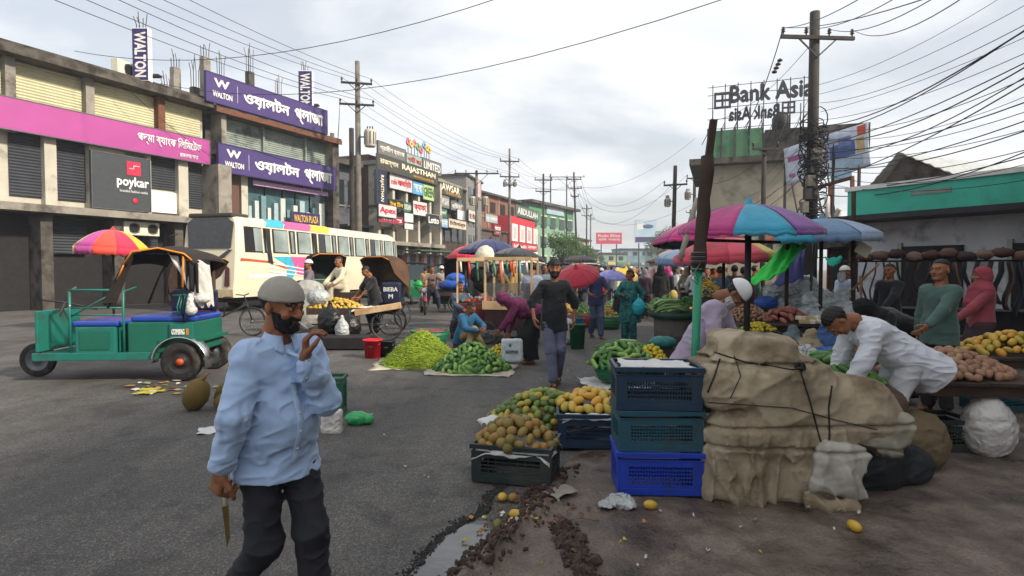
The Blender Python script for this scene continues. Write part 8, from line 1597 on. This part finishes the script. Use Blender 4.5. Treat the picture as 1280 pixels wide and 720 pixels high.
person('fruit seller in a cream shirt sitting high behind the mango cart', (*uq(428, 15.0)[:2], .0), rad(-40), H=1.70, pel=(0, 0, 1.13), lean=8, hl=(.22, -.42, 1.22), hr=(-.22, -.40, 1.20), fl=(.12, -.42, .68), fr=(-.12, -.42, .68), top='c9c0a4', bot='a8a08c', h=.0165, hair='short'); MB().box(-.35, .35, -.2, .4, 0, 1.0).build('goods_box', DWOOD, None, 'dark box seat under the cream shirted seller', 'box', loc=uq(428, 15))
person('seller in a black tee shirt wearing a face mask bending at the cart', (*uq(468, 14.0)[:2], 0), rad(-48), H=1.68, lean=16, hp=18, hl=(.02, -.42, .92), hr=(-.20, -.44, .90), top='18181c', bot='20222c', sleeve='half', h=.0155)
sb_ = lump('navy shopping bag with white letters hung behind the black shirted seller', uq(489, 14.2) + Vector((0, 0, 1.0)), [Pr('b', (0, 0, 0), ra=(.24, .08, .26), rb=.05)], paint('161c38', .6), .018, .008, 18, 'shopping_bag', 'bag', seed=8); lettering('BIEBA', -.17, .05, .34, .10, WHITE, sb_, y=-.092); lettering('M', -.05, -.12, .10, .10, WHITE, sb_, y=-.092)
person('white capped man in a dark checked shirt before the bus', (*uq(386, 16.5)[:2], 0), rad(-50), H=1.70, pel=(0, 0, 1.05), fl=(.1, -.2, .1), fr=(-.1, -.1, .1), top='6a5f68', bot='3a3a40', cap='d8d6d0', hair='short', h=.018, hl=(.2, -.35, 1.2)); lump('large pale grey sack before the capped man', uq(381, 14.5) + Vector((0, 0, .95)), [Pr('e', (0, 0, 0), ra=(.5, .3, .34), rot=(0, -.35, 0)), Pr('e', (0, 0, -.4), ra=(.4, .3, .5))], M('pale_sacks', hexc('9c9a94'), .8, var=.1, bump=.4), .03, .03, 12, 'sack', 'sack', seed=5)
person('motorcycle rider in a brown tee shirt with arms on the bars', (mq.x + .12, mq.y + .95, 0), rad(14), H=1.70, pel=(0, 0, .90), lean=5, hl=(.34, -.45, 1.12), hr=(-.34, -.45, 1.12), fl=(.24, -.12, .12), fr=(-.24, -.12, .12), top='6a5650', bot='2c3448', sleeve='half', face=['moustache'], h=.021, kh=(0, -1, .3)); person('man in a tan shirt standing behind the rider', (*uq(532, 25)[:2], 0), rad(170), H=1.66, top='a88a58', bot='4a4a44')
lump('green shopping bag by the green taxi', uq(523, 24) + Vector((0, 0, .9)), [Pr('e', (0, 0, 0), ra=(.18, .12, .22))], paint('1f9a4a', .5), .03, .02, 14, 'carrier_bag', 'bag', seed=2); person('seated man in dark trousers beside the trinket cart', (*uq(575, 13.4)[:2], 0), rad(30), H=1.66, pel=(0, 0, .55), fl=(.2, -.45, 0), fr=(-.2, -.4, 0), top='3a4a5c', bot='3c424e', h=.016, hl=(.1, -.4, .7), hr=(-.1, -.4, .7)); MB().box(-.2, .2, -.2, .2, 0, .42).build('crate_seat', CK, None, 'black box seat under the man beside the trinket cart', 'box', loc=uq(575, 13.4))
for px, Y, w_, c_, nm in ((925, 10.2, .30, '4a6a3c', 'moss green'), (944, 10.6, .26, '8a6a4a', 'tan'), (990, 8.4, .28, '6a7a80', 'slate'), (1012, 8.0, .26, '9a8c70', 'straw'), (1030, 8.6, .30, '3c5a8c', 'denim blue'), (905, 9.6, .28, '5c4434', 'dark brown')):
    lump('bulging %s sack among the goods under the parasols' % nm, foot(px, Y), [Pr('e', (0, 0, .30), ra=(w_, w_ * .8, .32)), Pr('c', (0, 0, .55), (.03, 0, .68), .10, .07)], paint(c_, .8, var=.2, bump=.4, crease=(8, .05)), .018, .03, 20, 'sack', 'sack', seed=px)
# sellers on the near right
person('old seller in a white cap and lilac shirt with a grey beard, stooping', (*uq(872, 5.7)[:2], 0), rad(58), H=1.68, g=1.08, lean=26, hp=38, hl=(.16, -.42, .82), hr=(-.14, -.34, .78), top='a294a8', bot='1c1c22', cap=paint('dcdcdc', .9), face=['greybeard'], h=.0085, fold=.007, hem=.1, pel=(0, 0, .84))
person('buyer in a white shirt bending low over the cucumbers', (3.12, 4.72, 0), rad(-88), H=1.66, g=1.05, pel=(0, .10, .90), lean=58, hp=20, hl=(.14, -.50, .62), hr=(-.16, -.44, .60), fl=(.14, .0, 0), fr=(-.12, .12, 0), top='c9ccd4', bot='b9b9bc', h=.0078, fold=.010, hem=.12)
person('figure in dark clothes crouching beside the lemon basket', (*foot(852, 6.9)[:2], 0), rad(70), H=1.62, g=1.1, pel=(0, 0, .36), lean=30, hp=20, fl=(.2, -.34, 0), fr=(-.18, -.3, 0), hl=(.1, -.45, .5), hr=(-.1, -.4, .5), top='14141a', bot='1a1a22', hair='tuft', h=.010); MB().box(-.2, .2, -.2, .2, 0, .22).build('wooden_stool', DWOOD, None, 'dark stool under the crouching dark figure', 'stool', loc=foot(852, 6.9))
person('woman in black robes bending behind the white shirted buyer', (*foot(1128, 6.9)[:2], 0), rad(-85), H=1.6, g=1.2, pel=(0, .1, .92), lean=66, hp=-8, hl=(.1, -.5, .7), hr=(-.1, -.5, .7), top='0e0e11', bot='0e0e11', bottom='burqa', scarf='0c0c0e', hair='', h=.011)
for px, Y, rz_, H_, t_, b_, kw, lb in ((1112, 9.6, -60, 1.66, '1a1a20', '1a1a22', {}, 'man in black standing in front of the dark clothes stall'), (1056, 12.2, 10, 1.62, 'b4c0d8', '5a6478', dict(cap='d8d6d0'), 'man in a pale blue shirt deep under the stall roof'), (1176, 6.4, -70, 1.68, '3f5a52', '2a2a30', {}, 'man in a bottle green shirt at the outer edge of the market'), (1228, 7.6, -100, 1.6, '8a3a44', '3a2a30', dict(scarf='8a3a44', hair='', bottom='burqa'), 'woman in a brick red shawl at the outer edge of the market')):
    person(lb, (*foot(px, Y)[:2], 0), rad(rz_), H=H_, top=t_, bot=b_, hl=(.12, -.38, 1.0), **kw)
# umbrellas carried in the crowd
def held(lb, px, py, Y, r, cols, tilt, inner=None, droop=.5): 
    zt = CAMZ + (HZN - py) / FPX * Y - droop * r; umbrella(lb, uq(px, Y), r, zt, cols, 8, droop, tilt, pole=(.05, 0, zt - .55), val=.01, rz=.3, pr=.008, name='umbrella')
held('red umbrella with a black underside tipped toward the black shirted man', 722, 333, 11.8, .46, [cloth('a8283c')], (24, -22), droop=.42); held('lavender spotted umbrella behind the navy shirted man', 766, 338, 15.5, .42, [M2('spotted_lavender', [(0, hexc('5a5f9c')), (.5, hexc('8a8cc4')), (1, hexc('b0b0d8'))], 14, .8, rnd=False)], (14, 0), droop=.4); held('yellow umbrella over the far crowd', 781, 336, 17.5, .40, [cloth('d4a41c')], (10, 8), droop=.35)
held('small black umbrella open in the far crowd', 822, 322, 24, .5, [cloth('1c1e24')], (5, 0), droop=.4)
# the far crowd: each walker has a shirt of their own
cw = [(700, 19, 'white', 'd0d0cc'), (707, 24, 'crimson', '9c2434'), (714, 21, 'teal', '2f7a80'), (752, 22, 'red', 'b02434'), (757, 27, 'pink', 'd09a9c'), (765, 24, 'slate', '4c5868'), (772, 18.5, 'ivory', 'cfc8b4'), (774, 30, 'black', '1a1a1e'), (781, 26, 'olive', '5c6040'), (789, 33, 'maroon', '5a1c2a'), (796, 24, 'dark green', '1f3f34'), (799, 30, 'grey', '7a7c80'), (808, 28, 'indigo', '2a2f5c'), (818, 30, 'beige', 'b0a284'), (845, 23, 'white', 'd4d6d8'), (852, 26, 'sky blue', '8fb4d0'), (858, 21, 'cream', 'c9c0a4'), (862, 25, 'purple', '5a3a6a'), (869, 18.5, 'pale grey', 'b0b4b8'), (876, 22, 'dark blue', '26304c'), (884, 17.5, 'black', '17171b'), (892, 20, 'rust', '8a4a2c'), (741, 40, 'orange', 'c06a2c'), (748, 46, 'navy', '20284a'), (770, 44, 'mint', '8ab8a0'), (786, 48, 'rose', 'b87080'), (802, 46, 'charcoal', '2c2c30'), (815, 52, 'lemon', 'c4b84a'), (828, 40, 'brown', '5c4432'), (838, 34, 'cyan', '4aa0b0'), (598, 24, 'pale yellow', 'c9bc84'), (560, 30, 'khaki', '7a6f4c'), (612, 22, 'white', 'cdcdd0'), (646, 19, 'mustard', 'a8842c'), (930, 13.5, 'wine', '4a1c2c'), (918, 15, 'charcoal grey', '34343a'), (905, 18, 'sand', 'b8a884'), (890, 26, 'aqua', '5aa6a8'), (872, 30, 'lilac', '9a86b0'), (735, 28, 'sea blue', '2f6f9c'), (728, 22, 'chocolate', '4a3428'), (792, 20, 'tan', 'a88c64'), (760, 36, 'bone', 'c8c4b8'), (806, 38, 'ruby', '8c1f3a'), (640, 23, 'cobalt', '2a4a9c'), (552, 24, 'stone', '8c8880'), (626, 17, 'bronze', '7a5c34'), (944, 16, 'pine', '24483a'), (900, 14, 'dull blue', '3f5468')]
for i, (px, Y, nm, c) in enumerate(cw):
    veil = i % 5 == 1; near_ = 'the pink hoarding' if px < 770 else 'the blue hoarding' if px < 830 else 'the far parasols' if px < 895 else 'the timber prop' if px < 940 else 'the shops'
    if px < 700: near_ = 'the trinket carts'
    x = uq(px, Y); person('%s in %s %s, about %s along the crowd under %s' % ('veiled woman' if veil else 'man', nm, 'robes' if veil else 'shirt', ['first', 'second', 'third', 'fourth', 'fifth', 'sixth'][i % 6], near_), (x.x, Y, 0), rad(R.choice((0, 170, 20, 190, -30, 150, 90, -90)) + R.uniform(-15, 15)), H=R.uniform(1.58, 1.72), top=c, bot='1c1c22' if veil else ['2c2c34', '4a4c58', '20222c', '5a5650'][i % 4], bottom='burqa' if veil else 'lungi' if i % 4 == 2 else 'trousers', scarf=c if veil else None, hair='' if veil else 'short', cap='d4d2cc' if i % 6 == 3 and not veil else None, fl=(.08, -.15, 0), fr=(-.08, .15, 0), h=max(.018, .0011 * Y), group='people in the far crowd', feet='bare', hl=(.25, -.1 - .2 * (i % 2), .9 + .15 * (i % 2)))
# extra stalls at the outer edge of the market
for i, (px, Y, ms, nm, ct, lb, cc) in enumerate(((1185, 5.2, POT, 'potato', 'vegetable', 'small potato on the outermost plank table', '5c4a3a'), (1262, 6.6, MANY_, 'mango', 'fruit', 'yellow mango on the far plank table by the wall', '4a3c30'), (1145, 8.4, LEM, 'lime', 'fruit', 'green yellow lime on the table before the dark clothes', '3c342c'))):
    c_ = foot(px, Y); table('dark plank table of %s at the outer edge' % (nm + 's'), c_, 1.3, .8, .62, rad(-8 + i * 9)); heap(nm, ct, lb, nm + ' heap on an outer table', ms, c_ + Vector((0, 0, .62)), .55, .34, .2, 90 if i else 130, .085 if i else .055, 70 + i, s=(1.1, 1.4) if i == 0 else (.85, 1.15))
    pcrate(['dark crate under the outermost table', 'teal crate under the table by the wall', 'black crate under the table before the clothes'][i], c_ + Vector((-.2, -.1, 0)), rad(i * 7), .55, .38, .28, [CK, CT, CK][i], 12, 4)
lump('brown sack slumped before the outermost table', foot(1150, 4.6), [Pr('e', (0, 0, .2), ra=(.24, .2, .24))], paint('6a5a44', .9, bump=.4), .015, .02, 18, 'sack', 'sack', seed=12); lump('white plastic sack beside the outermost table', foot(1240, 4.9), [Pr('e', (0, 0, .22), ra=(.2, .18, .26))], PLAS, .015, .02, 18, 'sack', 'sack', seed=15)
# stalls of the far right side: low heaps, baskets and blue trays between the walkers
for i, (px, Y, c) in enumerate(((712, 15, '2a4f9c'), (706, 17.5, 'a82c30'), (726, 18, '3f7a3c'), (733, 16, 'b04038'), (760, 15.5, '2f7a50'), (768, 20, 'a07a3c'), (700, 21, '7a4a2c'), (870, 16.5, '3a6a2c'), (882, 14.6, '7fae4a'), (896, 12, '4a7a3a'))):
    q = uq(px, Y); o = basket('%s tub of vegetables on the far road, by the %s' % (['blue', 'red', 'green', 'brick red', 'sea green', 'ochre', 'brown', 'leaf green', 'lime', 'moss'][i], ['black shirted man', 'taxis', 'red umbrella', 'navy shirted man', 'spotted umbrella', 'yellow umbrella', 'glass cart', 'veiled pair', 'flower tin', 'timber prop'][i]), q, .38, .32, paint(c, .5)); greens('greens heaped in the %s tub' % ['blue', 'red', 'green', 'brick red', 'sea green', 'ochre', 'brown', 'leaf green', 'lime', 'moss'][i], q + Vector((0, 0, .3)), .34, .26, 150, 60 + i, [MLEAFV, MYEL, LB][i % 3], .1)
lump('white bulging sack on the road behind the black shirted man', uq(709, 12.2), [Pr('e', (0, 0, .28), ra=(.2, .16, .28))], PLAS, .02, .02, 18, 'sack', 'sack', seed=4)
# thin air: distance pales a little
hz = M('haze_air', (1, 1, 1)); hz.node_tree.nodes.clear(); n_ = hz.node_tree.nodes; ou = n_.new('ShaderNodeOutputMaterial'); pv = n_.new('ShaderNodeVolumePrincipled'); pv.inputs['Color'].default_value = (.86, .9, .95, 1); pv.inputs['Density'].default_value = .0013; pv.inputs['Anisotropy'].default_value = .3; hz.node_tree.links.new(pv.outputs[0], ou.inputs['Volume'])
USE_HAZE = True
if USE_HAZE: MB().box(-1600, 1600, -70, 2900, -2.2, 22).build('haze', hz, kind='stuff')
